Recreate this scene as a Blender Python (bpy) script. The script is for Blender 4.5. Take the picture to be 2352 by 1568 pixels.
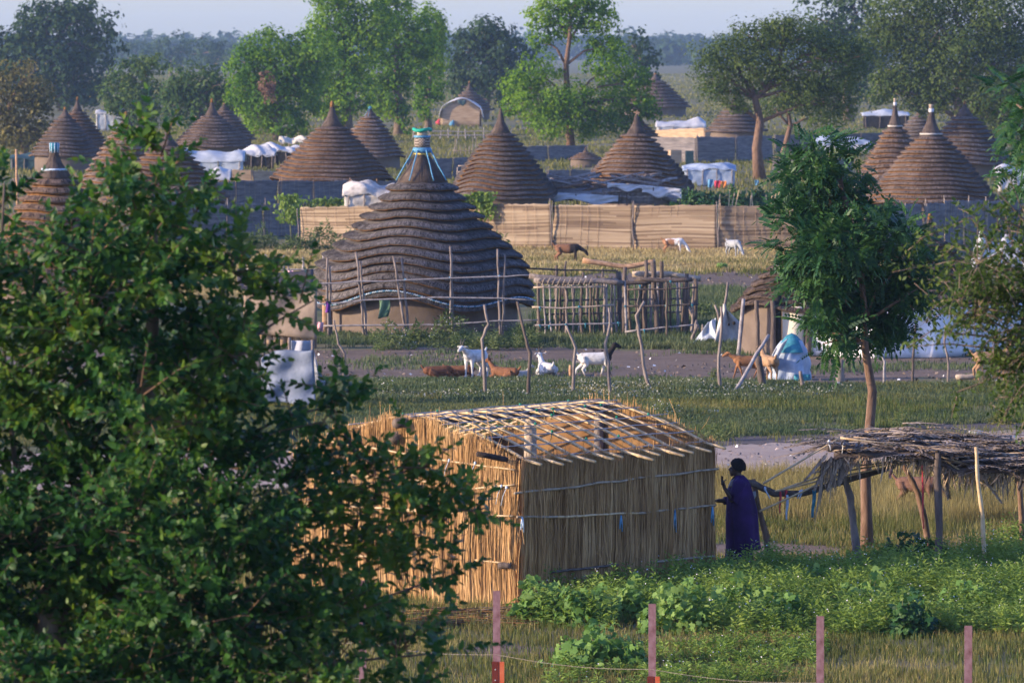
import bpy, math, random
import numpy as np
from mathutils import Vector, Matrix

for _o in list(bpy.data.objects):
    bpy.data.objects.remove(_o)
random.seed(7)
RNG = np.random.default_rng(7)
SC = bpy.context.scene
COL = SC.collection
R = math.radians
PI = math.pi

# ------------------------------------------------------------------ camera
CAM_H = 8.0            # metres above the village ground
FOCAL = 220.0
FPX = 2352 * FOCAL / 36.0
PITCH = math.atan(684 / FPX)
cam_d = bpy.data.cameras.new('camera')
cam = bpy.data.objects.new('camera', cam_d)
COL.objects.link(cam)
cam.location = (0, 0, CAM_H)
cam.rotation_euler = (PI / 2 - PITCH, 0, 0)
cam_d.lens = FOCAL
cam_d.sensor_width = 36
cam_d.clip_start = 0.5
cam_d.clip_end = 12000
cam_d.dof.use_dof = True
cam_d.dof.focus_distance = 96
cam_d.dof.aperture_fstop = 7.5
SC.camera = cam

# ------------------------------------------------------------------ sky and sun
SUN_AZ = R(256)        # clockwise from +Y: low sun off to one side, a little behind the camera
SUN_EL = R(14.5)
w = bpy.data.worlds.new('World')
SC.world = w
w.use_nodes = True
nt = w.node_tree
nt.nodes.clear()
sky = nt.nodes.new('ShaderNodeTexSky')
sky.sky_type = 'NISHITA'
sky.sun_disc = False
sky.sun_elevation = SUN_EL
sky.sun_rotation = SUN_AZ
sky.altitude = 400
sky.air_density = 1.0
sky.dust_density = 1.1
sky.ozone_density = 1.6
bg = nt.nodes.new('ShaderNodeBackground')
bg.inputs['Strength'].default_value = 0.15
wo = nt.nodes.new('ShaderNodeOutputWorld')
tint = nt.nodes.new('ShaderNodeMix'); tint.data_type = 'RGBA'; tint.blend_type = 'MULTIPLY'
tint.inputs[0].default_value = 1
tint.inputs[7].default_value = (.66, .74, 1.22, 1)   # the lilac blue of an evening sky
nt.links.new(sky.outputs[0], tint.inputs[6])
nt.links.new(tint.outputs[2], bg.inputs[0])
nt.links.new(bg.outputs[0], wo.inputs[0])
sun_d = bpy.data.lights.new('sun', 'SUN')
sun_d.energy = 3.7
sun_d.angle = R(0.6)
sun_d.color = (1.0, 0.79, 0.56)
sun = bpy.data.objects.new('sun', sun_d)
COL.objects.link(sun)
to_sun = Vector((math.sin(SUN_AZ) * math.cos(SUN_EL), math.cos(SUN_AZ) * math.cos(SUN_EL), math.sin(SUN_EL)))
sun.rotation_euler = to_sun.to_track_quat('Z', 'Y').to_euler()
SC.view_settings.view_transform = 'Standard'
SC.view_settings.look = 'None'
SC.view_settings.gamma = 1
SC.view_settings.use_curve_mapping = False
SC.view_settings.exposure = 1.22
cy = SC.cycles
cy.use_denoising = True
cy.max_bounces = 6
cy.diffuse_bounces = 4
cy.glossy_bounces = 2
cy.transmission_bounces = 4
cy.transparent_max_bounces = 6
cy.volume_bounces = 1
cy.use_adaptive_sampling = True
cy.adaptive_threshold = 0.015

# ------------------------------------------------------------------ plotting: a photo position -> a place on the ground
CP, SP = math.cos(PITCH), math.sin(PITCH)
def ray(x, y):
    a, b = (x - 1176) / FPX, (784 - y) / FPX
    return Vector((a, CP + b * SP, -SP + b * CP))
def P(x, y, h=0.0):
    d = ray(x, y)
    t = (h - CAM_H) / d.z
    return Vector((d.x * t, d.y * t, h))
def at(x, y, Y):
    d = ray(x, y)
    t = Y / d.y
    return Vector((d.x * t, Y, CAM_H + d.z * t))
def ppm(Y):            # photo units per metre at distance Y
    return FPX / Y

# ------------------------------------------------------------------ materials
def _mix(nt, a, b, fac, mode='MIX'):
    n = nt.nodes.new('ShaderNodeMix')
    n.data_type = 'RGBA'
    n.blend_type = mode
    for s, v in ((n.inputs[0], fac), (n.inputs[6], a), (n.inputs[7], b)):
        if hasattr(v, 'is_output'):
            nt.links.new(v, s)
        elif isinstance(v, (tuple, list)):
            s.default_value = (*v[:3], 1)
        else:
            s.default_value = v
    return n.outputs[2]
def _ramp(nt, fac, cols):
    n = nt.nodes.new('ShaderNodeValToRGB')
    el = n.color_ramp.elements
    k = len(cols)
    lo, hi = (0.3, 0.7)
    for i, c in enumerate(cols):
        pos = lo + (hi - lo) * i / max(1, k - 1)
        if i < 2:
            e = el[i]; e.position = pos
        else:
            e = el.new(pos)
        e.color = (*c, 1)
    nt.links.new(fac, n.inputs[0])
    return n.outputs[0]
def _noise(nt, scale, stretch=(1, 1, 1), detail=5, rough=0.6, coord='Object', rot=(0, 0, 0)):
    tc = nt.nodes.new('ShaderNodeTexCoord')
    mp = nt.nodes.new('ShaderNodeMapping')
    mp.inputs['Scale'].default_value = stretch
    mp.inputs['Rotation'].default_value = rot
    nt.links.new(tc.outputs[coord], mp.inputs[0])
    n = nt.nodes.new('ShaderNodeTexNoise')
    n.inputs['Scale'].default_value = scale
    n.inputs['Detail'].default_value = detail
    n.inputs['Roughness'].default_value = rough
    nt.links.new(mp.outputs[0], n.inputs[0])
    return n.outputs[0]
def _start(name, rough, spec):
    m = bpy.data.materials.new(name)
    m.use_nodes = True
    nt = m.node_tree
    b = nt.nodes['Principled BSDF']
    b.inputs['Roughness'].default_value = rough
    b.inputs['Specular IOR Level'].default_value = spec
    return m, nt, b
def mat(name, cols, scale=6, stretch=(1, 1, 1), rough=0.9, spec=0.15, bump=0.0, bscale=None, island=0.0, cols2=None, scale2=1.0, fac2=0.5, detail=5):
    m, nt, b = _start(name, rough, spec)
    c = _ramp(nt, _noise(nt, scale, stretch, detail), cols)
    if cols2:
        c = _mix(nt, c, _ramp(nt, _noise(nt, scale2, (1, 1, 1), 3), cols2), fac2)
    if island:
        g = nt.nodes.new('ShaderNodeNewGeometry')
        mr = nt.nodes.new('ShaderNodeMapRange')
        mr.inputs[3].default_value = 1 - island
        mr.inputs[4].default_value = 1 + island
        nt.links.new(g.outputs['Random Per Island'], mr.inputs[0])
        h = nt.nodes.new('ShaderNodeHueSaturation')
        nt.links.new(mr.outputs[0], h.inputs['Value'])
        nt.links.new(c, h.inputs['Color'])
        c = h.outputs[0]
    nt.links.new(c, b.inputs['Base Color'])
    if bump:
        bn = nt.nodes.new('ShaderNodeBump')
        bn.inputs['Strength'].default_value = bump
        bn.inputs['Distance'].default_value = 0.02
        nt.links.new(_noise(nt, bscale or scale * 3, stretch, 4), bn.inputs['Height'])
        nt.links.new(bn.outputs[0], b.inputs['Normal'])
    return m
def leaf_mat(name, cols, big=0.35, trans=0.35, rough=0.6, spec=0.10, warm=None):
    """leaves: each leaf its own tone, tones drift through the crown; light comes through the blade"""
    m, nt, b = _start(name, rough, spec)
    g = nt.nodes.new('ShaderNodeNewGeometry')
    oi = nt.nodes.new('ShaderNodeObjectInfo')
    ad = nt.nodes.new('ShaderNodeMath'); ad.operation = 'ADD'
    nt.links.new(g.outputs['Random Per Island'], ad.inputs[0]); nt.links.new(oi.outputs['Random'], ad.inputs[1])
    fr = nt.nodes.new('ShaderNodeMath'); fr.operation = 'FRACT'
    nt.links.new(ad.outputs[0], fr.inputs[0])
    tc = nt.nodes.new('ShaderNodeTexCoord')
    n = nt.nodes.new('ShaderNodeTexNoise'); n.inputs['Scale'].default_value = big; n.inputs['Detail'].default_value = 2
    nt.links.new(g.outputs['Position'], n.inputs[0])
    mx = nt.nodes.new('ShaderNodeMath'); mx.operation = 'MULTIPLY_ADD'
    nt.links.new(fr.outputs[0], mx.inputs[0]); mx.inputs[1].default_value = 0.38
    sb = nt.nodes.new('ShaderNodeMath'); sb.operation = 'MULTIPLY_ADD'
    nt.links.new(n.outputs[0], sb.inputs[0]); sb.inputs[1].default_value = 1.1; sb.inputs[2].default_value = -0.24
    nt.links.new(sb.outputs[0], mx.inputs[2])
    c = _ramp(nt, mx.outputs[0], cols)
    nt.links.new(c, b.inputs['Base Color'])
    t = nt.nodes.new('ShaderNodeBsdfTranslucent')
    h = nt.nodes.new('ShaderNodeHueSaturation'); h.inputs['Value'].default_value = 1.5; h.inputs['Saturation'].default_value = 1.1
    h.inputs['Hue'].default_value = 0.485
    nt.links.new(c, h.inputs['Color']); nt.links.new(h.outputs[0], t.inputs[0])
    ms = nt.nodes.new('ShaderNodeMixShader'); ms.inputs[0].default_value = trans
    nt.links.new(b.outputs[0], ms.inputs[1]); nt.links.new(t.outputs[0], ms.inputs[2])
    nt.links.new(ms.outputs[0], nt.nodes['Material Output'].inputs[0])
    return m

M = {}
M['bark'] = mat('bark', [(.09, .065, .05), (.19, .14, .10), (.27, .21, .16)], 14, (1, 1, .3), bump=.6)
M['bark_warm'] = mat('bark_warm', [(.09, .055, .038), (.17, .105, .07), (.23, .15, .10)], 12, (1, 1, .3), bump=.6)
M['wood'] = mat('wood', [(.10, .08, .07), (.21, .17, .145), (.30, .25, .21)], 10, (1, 1, .25), bump=.5)
M['wood_dark'] = mat('wood_dark', [(.05, .04, .034), (.11, .085, .07), (.16, .125, .10)], 10, (1, 1, .25), bump=.5)
M['wood_pale'] = mat('wood_pale', [(.26, .20, .15), (.42, .33, .24), (.52, .42, .32)], 10, (1, 1, 1), bump=.4)
M['wood_orange'] = mat('wood_orange', [(.27, .15, .08), (.42, .25, .14), (.55, .36, .22)], 9, (1, 1, 1), bump=.4)
M['stick_tan'] = mat('stick_tan', [(.20, .15, .10), (.32, .25, .17), (.42, .34, .24)], 9, bump=.3)
M['stick_sunlit'] = mat('stick_sunlit', [(.27, .245, .235), (.40, .37, .35), (.50, .46, .43)], 9, bump=.3)  # grey stick lightened, sunlight on the purlins put into the colour
M['sheet_striped'] = mat('sheet_striped', [(.05, .075, .15), (.30, .32, .36), (.34, .35, .38), (.42, .43, .44)], 1.0, (.12, .12, 2.2), rough=.7, bump=.5, bscale=5, detail=2)
M['bamboo'] = mat('bamboo', [(.38, .25, .12), (.52, .37, .19), (.60, .46, .27)], 7, (1, 1, 1), rough=.55, spec=.4, bump=.2)
M['stick_grey'] = mat('stick_grey', [(.17, .15, .14), (.29, .26, .25), (.38, .35, .33)], 9, bump=.3)
M['reed'] = mat('reed', [(.31, .172, .07), (.44, .262, .112), (.56, .36, .165)], 2.2, (1, 1, .5), rough=.85, spec=.05, island=.28)
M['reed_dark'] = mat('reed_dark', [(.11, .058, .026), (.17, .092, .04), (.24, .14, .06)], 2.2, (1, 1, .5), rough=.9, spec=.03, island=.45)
M['thatch'] = mat('thatch', [(.035, .030, .031), (.066, .057, .056), (.10, .087, .082)], 5, rough=.95, island=.6, bump=.5, bscale=40, cols2=[(.036, .032, .033), (.085, .072, .064)], scale2=.9, fac2=.4)
M['thatch_brown'] = mat('thatch_brown', [(.048, .036, .032), (.09, .068, .056), (.135, .104, .082)], 5, rough=.95, island=.4, bump=.5, bscale=40, cols2=[(.05, .038, .033), (.115, .085, .068)], scale2=.9, fac2=.4)
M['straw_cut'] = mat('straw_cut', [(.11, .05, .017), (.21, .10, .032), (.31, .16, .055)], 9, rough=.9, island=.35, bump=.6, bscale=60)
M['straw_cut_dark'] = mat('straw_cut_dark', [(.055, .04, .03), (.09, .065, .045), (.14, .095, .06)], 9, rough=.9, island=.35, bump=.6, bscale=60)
M['mud'] = mat('mud', [(.12, .09, .068), (.165, .125, .095), (.195, .15, .115)], 2.5, bump=.35, bscale=14, cols2=[(.09, .068, .055), (.18, .14, .108)], scale2=.8, fac2=.35)
M['tarp_white'] = mat('tarp_white', [(.34, .35, .36), (.48, .48, .48), (.58, .57, .55)], 1.6, rough=.55, spec=.3, bump=.5, bscale=5)
M['tarp_bright'] = mat('tarp_bright', [(.55, .56, .57), (.68, .68, .68), (.75, .75, .74)], 1.6, rough=.55, spec=.3, bump=.5, bscale=5)
M['tarp_cream'] = mat('tarp_cream', [(.45, .40, .30), (.60, .54, .42), (.68, .62, .50)], 1.6, rough=.7, bump=.5, bscale=5)
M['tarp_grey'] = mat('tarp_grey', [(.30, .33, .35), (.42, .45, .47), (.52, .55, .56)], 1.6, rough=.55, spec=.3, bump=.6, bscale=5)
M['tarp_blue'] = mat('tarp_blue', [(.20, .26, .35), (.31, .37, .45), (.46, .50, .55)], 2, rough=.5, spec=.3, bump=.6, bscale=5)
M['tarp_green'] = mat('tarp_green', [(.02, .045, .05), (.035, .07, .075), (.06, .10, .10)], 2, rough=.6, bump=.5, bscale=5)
M['cloth_dirty'] = mat('cloth_dirty', [(.30, .27, .23), (.50, .46, .40), (.64, .60, .54)], 2.6, rough=.9, bump=.6, bscale=7)
M['teal'] = mat('teal', [(.02, .12, .17), (.04, .20, .26), (.08, .28, .34)], 8, rough=.6)
M['rope_blue'] = mat('rope_blue', [(.04, .15, .26), (.09, .25, .38), (.2, .38, .5)], 20, rough=.6)
M['rope_pale'] = mat('rope_pale', [(.32, .42, .52), (.48, .58, .66), (.62, .70, .74)], 30, rough=.7)
M['twine_green'] = mat('twine_green', [(.01, .12, .07), (.02, .20, .11), (.04, .27, .16)], 20, rough=.6)
M['red_cloth'] = mat('red_cloth', [(.42, .03, .05), (.6, .06, .08), (.65, .12, .14)], 8)
M['orange_cloth'] = mat('orange_cloth', [(.60, .16, .04), (.75, .26, .07), (.8, .35, .12)], 8)
M['green_cloth'] = mat('green_cloth', [(.06, .12, .07), (.11, .19, .11), (.16, .25, .15)], 5)
M['pink_cloth'] = mat('pink_cloth', [(.55, .25, .30), (.66, .36, .40), (.7, .45, .48)], 5)
M['post_paint'] = mat('post_paint', [(.15, .05, .045), (.34, .18, .18), (.44, .27, .26)], 11, rough=.6, spec=.3, bump=.15, cols2=[(.11, .035, .02), (.40, .23, .23)], scale2=4, fac2=.5)
M['post_dark'] = mat('post_dark', [(.10, .02, .015), (.16, .03, .02), (.2, .045, .03)], 9, rough=.6)
M['post_orange'] = mat('post_orange', [(.50, .09, .03), (.62, .13, .05), (.68, .18, .08)], 9, rough=.5)
M['wire'] = mat('wire', [(.25, .2, .16), (.35, .29, .24)], 9, rough=.5)
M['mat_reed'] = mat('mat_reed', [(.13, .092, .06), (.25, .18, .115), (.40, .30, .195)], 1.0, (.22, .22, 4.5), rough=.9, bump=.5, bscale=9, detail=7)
M['mat_reed_grey'] = mat('mat_reed_grey', [(.09, .08, .078), (.165, .145, .135), (.24, .21, .19)], 1.0, (1, 1, 9), rough=.9, bump=.5, bscale=9, detail=7)  # greyed reed mat: the shade on unlit fences is put into its colour
M['mat_reed_pale'] = mat('mat_reed_pale', [(.20, .148, .095), (.31, .235, .155), (.42, .33, .225)], 1.0, (.22, .22, 4.5), rough=.9, spec=.05, bump=.5, bscale=9)
M['mat_reed_brown'] = mat('mat_reed_brown', [(.10, .07, .048), (.17, .12, .08), (.26, .19, .13)], 1.0, (.22, .22, 4.5), rough=.9, spec=.05, bump=.5, bscale=9)
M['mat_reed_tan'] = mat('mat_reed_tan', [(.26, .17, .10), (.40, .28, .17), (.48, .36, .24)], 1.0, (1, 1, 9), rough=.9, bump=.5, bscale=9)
M['stone'] = mat('stone', [(.42, .40, .37), (.55, .53, .50), (.62, .60, .57)], 9, bump=.4)
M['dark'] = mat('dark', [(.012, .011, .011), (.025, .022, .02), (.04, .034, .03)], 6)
M['litter'] = mat('litter', [(.45, .44, .42), (.6, .6, .58), (.7, .7, .68)], 3, island=.3)

# ground sheets
def ground_mat(name, cols, s1, cols2, s2, fac, bump=.5):
    m, nt, b = _start(name, .95, .08)
    c = _ramp(nt, _noise(nt, s1, (1, 1, 1), 8, .65), cols)
    c = _mix(nt, c, _ramp(nt, _noise(nt, s2, (1, 1, 1), 5, .6), cols2), fac)
    nt.links.new(c, b.inputs['Base Color'])
    bn = nt.nodes.new('ShaderNodeBump')
    bn.inputs['Strength'].default_value = bump
    bn.inputs['Distance'].default_value = .06
    nt.links.new(_noise(nt, 3.0, (1, 1, 1), 8, .7), bn.inputs['Height'])
    nt.links.new(bn.outputs[0], b.inputs['Normal'])
    return m
M['ground'] = ground_mat('ground', [(.085, .095, .04), (.15, .14, .07), (.25, .20, .12)], .35, [(.07, .095, .03), (.22, .175, .10)], .045, .5)
M['soil'] = ground_mat('soil', [(.125, .088, .060), (.18, .13, .09), (.235, .175, .125)], 1.1, [(.11, .085, .064), (.21, .16, .122)], .2, .4)
M['road'] = ground_mat('road', [(.29, .22, .17), (.38, .295, .225), (.45, .355, .275)], .9, [(.28, .21, .165), (.45, .35, .27)], .12, .4, .35)
M['mudline'] = ground_mat('mudline', [(.07, .06, .055), (.12, .10, .09), (.17, .14, .125)], 1.3, [(.08, .068, .06), (.14, .115, .10)], .3, .4)

# foliage
M['leaf_near'] = leaf_mat('leaf_near', [(.014, .052, .014), (.027, .088, .020), (.050, .128, .024), (.10, .165, .028)], .8, .36, .45, .22)
M['leaf_neem'] = leaf_mat('leaf_neem', [(.015, .055, .021), (.030, .088, .027), (.062, .135, .034)], .7, .30, .45, .2)
M['leaf_thorn'] = leaf_mat('leaf_thorn', [(.035, .068, .016), (.062, .105, .022), (.105, .15, .032)], .8, .4, .5, .15)
M['leaf_bright'] = leaf_mat('leaf_bright', [(.055, .135, .013), (.11, .22, .019), (.18, .29, .03)], .25, .45, .6, .08)
M['leaf_mid'] = leaf_mat('leaf_mid', [(.04, .085, .02), (.07, .125, .025), (.11, .16, .034)], .2, .35, .6)
M['leaf_dark'] = leaf_mat('leaf_dark', [(.022, .05, .02), (.036, .072, .024), (.056, .095, .03)], .15, .3, .7)
M['leaf_olive'] = leaf_mat('leaf_olive', [(.09, .09, .032), (.145, .135, .046), (.20, .175, .065)], .3, .3, .7)
M['leaf_acacia'] = leaf_mat('leaf_acacia', [(.045, .08, .02), (.075, .115, .026), (.11, .15, .036)], .2, .35, .7)
M['leaf_weed'] = leaf_mat('leaf_weed', [(.11, .18, .038), (.17, .26, .055), (.24, .32, .08)], .6, .45, .55)
M['leaf_greyweed'] = leaf_mat('leaf_greyweed', [(.06, .095, .034), (.10, .14, .052), (.15, .185, .075)], .6, .4, .6)
M['leaf_mallow'] = leaf_mat('leaf_mallow', [(.075, .16, .038), (.13, .235, .055), (.19, .29, .075)], .7, .3, .5)
M['leaf_dead'] = leaf_mat('leaf_dead', [(.13, .08, .05), (.18, .11, .07), (.22, .14, .09)], .3, .3, .8)
M['grass_green'] = leaf_mat('grass_green', [(.045, .075, .02), (.08, .11, .03), (.13, .14, .045)], .35, .35, .6)
M['grass_dry'] = leaf_mat('grass_dry', [(.15, .125, .045), (.25, .205, .075), (.35, .295, .115)], .35, .35, .7)
M['grass_olive'] = leaf_mat('grass_olive', [(.085, .10, .028), (.14, .145, .042), (.21, .19, .065)], .3, .35, .7)
M['grass_blue'] = leaf_mat('grass_blue', [(.05, .08, .035), (.08, .11, .05), (.12, .14, .065)], .4, .3, .6)
M['grass_straw'] = leaf_mat('grass_straw', [(.22, .175, .075), (.34, .275, .12), (.45, .37, .18)], .3, .35, .7)
M['flower'] = mat('flower', [(.55, .50, .55), (.70, .66, .68), (.76, .74, .74)], 3, rough=.8)

# ------------------------------------------------------------------ objects, parts, meshes
def tag(o, label=None, cat=None, group=None, kind=None):
    if label: o['label'] = label
    if cat: o['category'] = cat
    if group: o['group'] = group
    if kind: o['kind'] = kind
    return o
def empty(name, loc, label=None, cat=None, group=None):
    o = bpy.data.objects.new(name, None)
    o.empty_display_size = .2
    COL.objects.link(o)
    o.location = loc
    return tag(o, label, cat, group)
def wloc(o):
    v = Vector((0, 0, 0))
    while o is not None:
        v += o.location
        o = o.parent
    return v
def link(name, me, parent=None, label=None, cat=None, group=None, kind=None):
    o = bpy.data.objects.new(name, me)
    COL.objects.link(o)
    if parent is not None:
        o.parent = parent
    return tag(o, label, cat, group, kind)
def _frame(t):
    t = t.normalized()
    u = Vector((0, 0, 1)) if abs(t.z) < .9 else Vector((0, 1, 0))
    a = t.cross(u).normalized()
    return a, a.cross(t).normalized()
class MB:
    """collects geometry in world coordinates; part() links it as one mesh object"""
    def __init__(s):
        s.v, s.f, s.m = [], [], []
    def add(s, vs, fs, m=0):
        k = len(s.v)
        s.v.extend(tuple(v) for v in vs)
        for f in fs:
            s.f.append(tuple(i + k for i in f)); s.m.append(m)
    def tube(s, pts, rads, n=6, m=0, flat=1.0):
        pts = [Vector(p) for p in pts]
        if not hasattr(rads, '__len__'): rads = [rads] * len(pts)
        vs, fs = [], []
        a, b = _frame(pts[min(1, len(pts) - 1)] - pts[0])
        for i, p in enumerate(pts):
            t = (pts[min(i + 1, len(pts) - 1)] - pts[max(i - 1, 0)])
            if t.length < 1e-6: t = Vector((0, 0, 1))
            t.normalize()
            a = (a - t * a.dot(t))
            if a.length < 1e-5: a = _frame(t)[0]
            a.normalize(); b = t.cross(a)
            for k in range(n):
                q = 2 * PI * k / n
                vs.append(p + (a * math.cos(q) + b * math.sin(q) * flat) * rads[i])
        for i in range(len(pts) - 1):
            for k in range(n):
                k2 = (k + 1) % n
                fs.append((i * n + k, i * n + k2, (i + 1) * n + k2, (i + 1) * n + k))
        fs.append(tuple(range(n - 1, -1, -1)))
        fs.append(tuple((len(pts) - 1) * n + k for k in range(n)))
        s.add(vs, fs, m)
    def stick(s, p0, p1, r0, r1=None, wob=.02, k=5, n=6, m=0, rnd=random, via=None):
        p0, p1 = Vector(p0), Vector(p1)
        if r1 is None: r1 = r0 * .75
        L = (p1 - p0).length
        if via:
            ctl = [p0] + [Vector(q) for q in via] + [p1]
            pts = []
            for i in range(len(ctl) - 1):
                for j in range(3):
                    pts.append(ctl[i].lerp(ctl[i + 1], j / 3))
            pts.append(p1)
        else:
            pts = [p0.lerp(p1, i / k) for i in range(k + 1)]
        for i in range(1, len(pts) - 1):
            pts[i] += Vector((rnd.uniform(-1, 1), rnd.uniform(-1, 1), rnd.uniform(-1, 1))) * wob * L * .25
        q = len(pts) - 1
        s.tube(pts, [(r0 + (r1 - r0) * i / q) * rnd.uniform(.88, 1.12) for i in range(q + 1)], n, m)
        return pts
    def box(s, c, size, rz=0, m=0, rx=0):
        c = Vector(c); h = Vector(size) * .5
        rot = Matrix.Rotation(rz, 3, 'Z') @ Matrix.Rotation(rx, 3, 'X')
        vs = [c + rot @ Vector((x * h.x, y * h.y, z * h.z)) for x in (-1, 1) for y in (-1, 1) for z in (-1, 1)]
        s.add(vs, [(0, 1, 3, 2), (4, 6, 7, 5), (0, 4, 5, 1), (2, 3, 7, 6), (0, 2, 6, 4), (1, 5, 7, 3)], m)
    def ball(s, c, r, n=10, k=7, m=0, jit=0):
        c = Vector(c)
        if not hasattr(r, '__len__'): r = (r, r, r)
        vs, fs = [], []
        for i in range(k + 1):
            th = PI * i / k
            for j in range(n):
                ph = 2 * PI * j / n
                q = 1 + random.uniform(-jit, jit)
                vs.append(c + Vector((math.sin(th) * math.cos(ph) * r[0] * q, math.sin(th) * math.sin(ph) * r[1] * q, math.cos(th) * r[2] * q)))
        for i in range(k):
            for j in range(n):
                j2 = (j + 1) % n
                fs.append((i * n + j, (i + 1) * n + j, (i + 1) * n + j2, i * n + j2))
        s.add(vs, fs, m)
    def grid(s, fn, nu, nv, m=0, thick=0.0):
        """fn(u, v) -> point; a sheet with optional real thickness"""
        vs = [[Vector(fn(i / nu, j / nv)) for j in range(nv + 1)] for i in range(nu + 1)]
        flat = [p for row in vs for p in row]
        W = nv + 1
        fs = [(i * W + j, (i + 1) * W + j, (i + 1) * W + j + 1, i * W + j + 1) for i in range(nu) for j in range(nv)]
        if not thick:
            s.add(flat, fs, m); return
        nrm = []
        for i in range(nu + 1):
            for j in range(nv + 1):
                a = vs[min(i + 1, nu)][j] - vs[max(i - 1, 0)][j]
                b = vs[i][min(j + 1, nv)] - vs[i][max(j - 1, 0)]
                c = a.cross(b)
                nrm.append(c.normalized() if c.length > 1e-9 else Vector((0, 0, 1)))
        N = len(flat)
        back = [p - q * thick for p, q in zip(flat, nrm)]
        fb = [tuple(N + i for i in reversed(f)) for f in fs]
        edge = [(i * W) for i in range(nu + 1)] + [nu * W + j for j in range(1, nv + 1)] + [i * W + nv for i in range(nu - 1, -1, -1)] + [j for j in range(nv - 1, 0, -1)]
        rim = []
        for q in range(len(edge)):
            a, b = edge[q], edge[(q + 1) % len(edge)]
            rim.append((a, N + a, N + b, b))
        s.add(flat + back, fs + fb + rim, m)
def mesh_of(mb, name, mats, off=(0, 0, 0), smooth=True):
    me = bpy.data.meshes.new(name)
    off = Vector(off)
    me.from_pydata([(v[0] - off.x, v[1] - off.y, v[2] - off.z) for v in mb.v], [], mb.f)
    if not isinstance(mats, (list, tuple)): mats = [mats]
    for x in mats: me.materials.append(x)
    me.polygons.foreach_set('material_index', mb.m)
    me.polygons.foreach_set('use_smooth', [smooth] * len(mb.f))
    me.update()
    return me
def part(name, mb, mats, parent, label=None, kind=None, smooth=True):
    return link(name, mesh_of(mb, name, mats, wloc(parent), smooth), parent, label, None, None, kind)
def whole(name, mb, mats, loc, label, cat, group=None, kind=None, smooth=True):
    o = link(name, mesh_of(mb, name, mats, loc, smooth), None, label, cat, group, kind)
    o.location = loc
    return o
# --- numpy scatter: many small pieces in one mesh
def unit(a):
    return a / np.maximum(np.linalg.norm(a, axis=-1, keepdims=True), 1e-9)
def frames(d, n):
    """rotation matrices whose x axis is d and whose z axis leans to n"""
    x = unit(d); y = unit(np.cross(n, x)); z = np.cross(x, y)
    return np.stack([x, y, z], axis=-1)
def mesh_np(name, V, F, mats, off=(0, 0, 0), midx=None, smooth=False):
    """V (n,3), F (k,3) triangles"""
    V = V - np.array(off)[None, :]
    me = bpy.data.meshes.new(name)
    me.vertices.add(len(V)); me.loops.add(len(F) * 3); me.polygons.add(len(F))
    me.vertices.foreach_set('co', V.astype(np.float32).ravel())
    me.loops.foreach_set('vertex_index', F.astype(np.int32).ravel())
    me.polygons.foreach_set('loop_start', np.arange(0, len(F) * 3, 3, dtype=np.int32))
    me.polygons.foreach_set('loop_total', np.full(len(F), 3, dtype=np.int32))
    if not isinstance(mats, (list, tuple)): mats = [mats]
    for x in mats: me.materials.append(x)
    if midx is not None: me.polygons.foreach_set('material_index', midx.astype(np.int32))
    if smooth: me.polygons.foreach_set('use_smooth', np.ones(len(F), dtype=bool))
    me.update(calc_edges=True)
    return me
def scat(tv, tf, Rm, T, S):
    """template verts/tris placed N times"""
    tv = np.asarray(tv, float); tf = np.asarray(tf, int)
    S = np.asarray(S, float)
    if S.ndim == 1: S = S[:, None].repeat(3, 1)
    V = np.einsum('nij,nkj->nki', Rm, tv[None] * S[:, None, :]) + T[:, None, :]
    F = tf[None] + (np.arange(len(T)) * len(tv))[:, None, None]
    return V.reshape(-1, 3), F.reshape(-1, 3)
def join_np(lst):
    Vs, Fs, k = [], [], 0
    for V, F in lst:
        Vs.append(V); Fs.append(F + k); k += len(V)
    return np.concatenate(Vs), np.concatenate(Fs)
# leaf shapes (x along the leaf, z its face)
DIAMOND_V = [(0, 0, 0), (.5, .3, .06), (1, 0, -.05), (.5, -.3, .06)]
DIAMOND_F = [(0, 2, 1), (0, 3, 2)]
def lobed_leaf():
    out = [(0.0, 0.0), (.02, .20), (.16, .34), (.30, .30), (.42, .40), (.56, .26), (.72, .27), (1.0, 0.0)]
    v = [(x, 0, -.10 * x * x) for x, _ in out]
    n = len(out)
    v += [(x, y, .20 * y - .10 * x * x) for x, y in out[1:-1]]
    v += [(x, -y, .20 * y - .10 * x * x) for x, y in out[1:-1]]
    f = []
    for side in (0, 1):
        o = n + side * (n - 2) - 1
        for i in range(n - 1):
            a, b = i, i + 1
            p = o + i if i > 0 else None
            q = o + i + 1 if i + 1 < n - 1 else None
            if p is None: t = [(a, b, q)]
            elif q is None: t = [(a, b, p)]
            else: t = [(a, b, q), (a, q, p)]
            f += t if side == 0 else [(x, z, y) for x, y, z in t]
    return v, f
LOBE_V, LOBE_F = lobed_leaf()
LOBE_V = [(x, y * .84, z) for x, y, z in LOBE_V]
def palmate_leaf():
    v = [(0, 0, 0.04)]
    m = 11
    for i in range(m):
        a = -2.5 + 5.0 * i / (m - 1)
        r = (.62 if i % 2 == 0 else .42)
        if i == m // 2: r = .62
        v.append((.1 + r * math.cos(a), r * math.sin(a), -.10 * (i % 2 == 0) + .02))
    return v, [(0, i, i + 1) for i in range(1, m)]
PALM_V, PALM_F = palmate_leaf()
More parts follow.
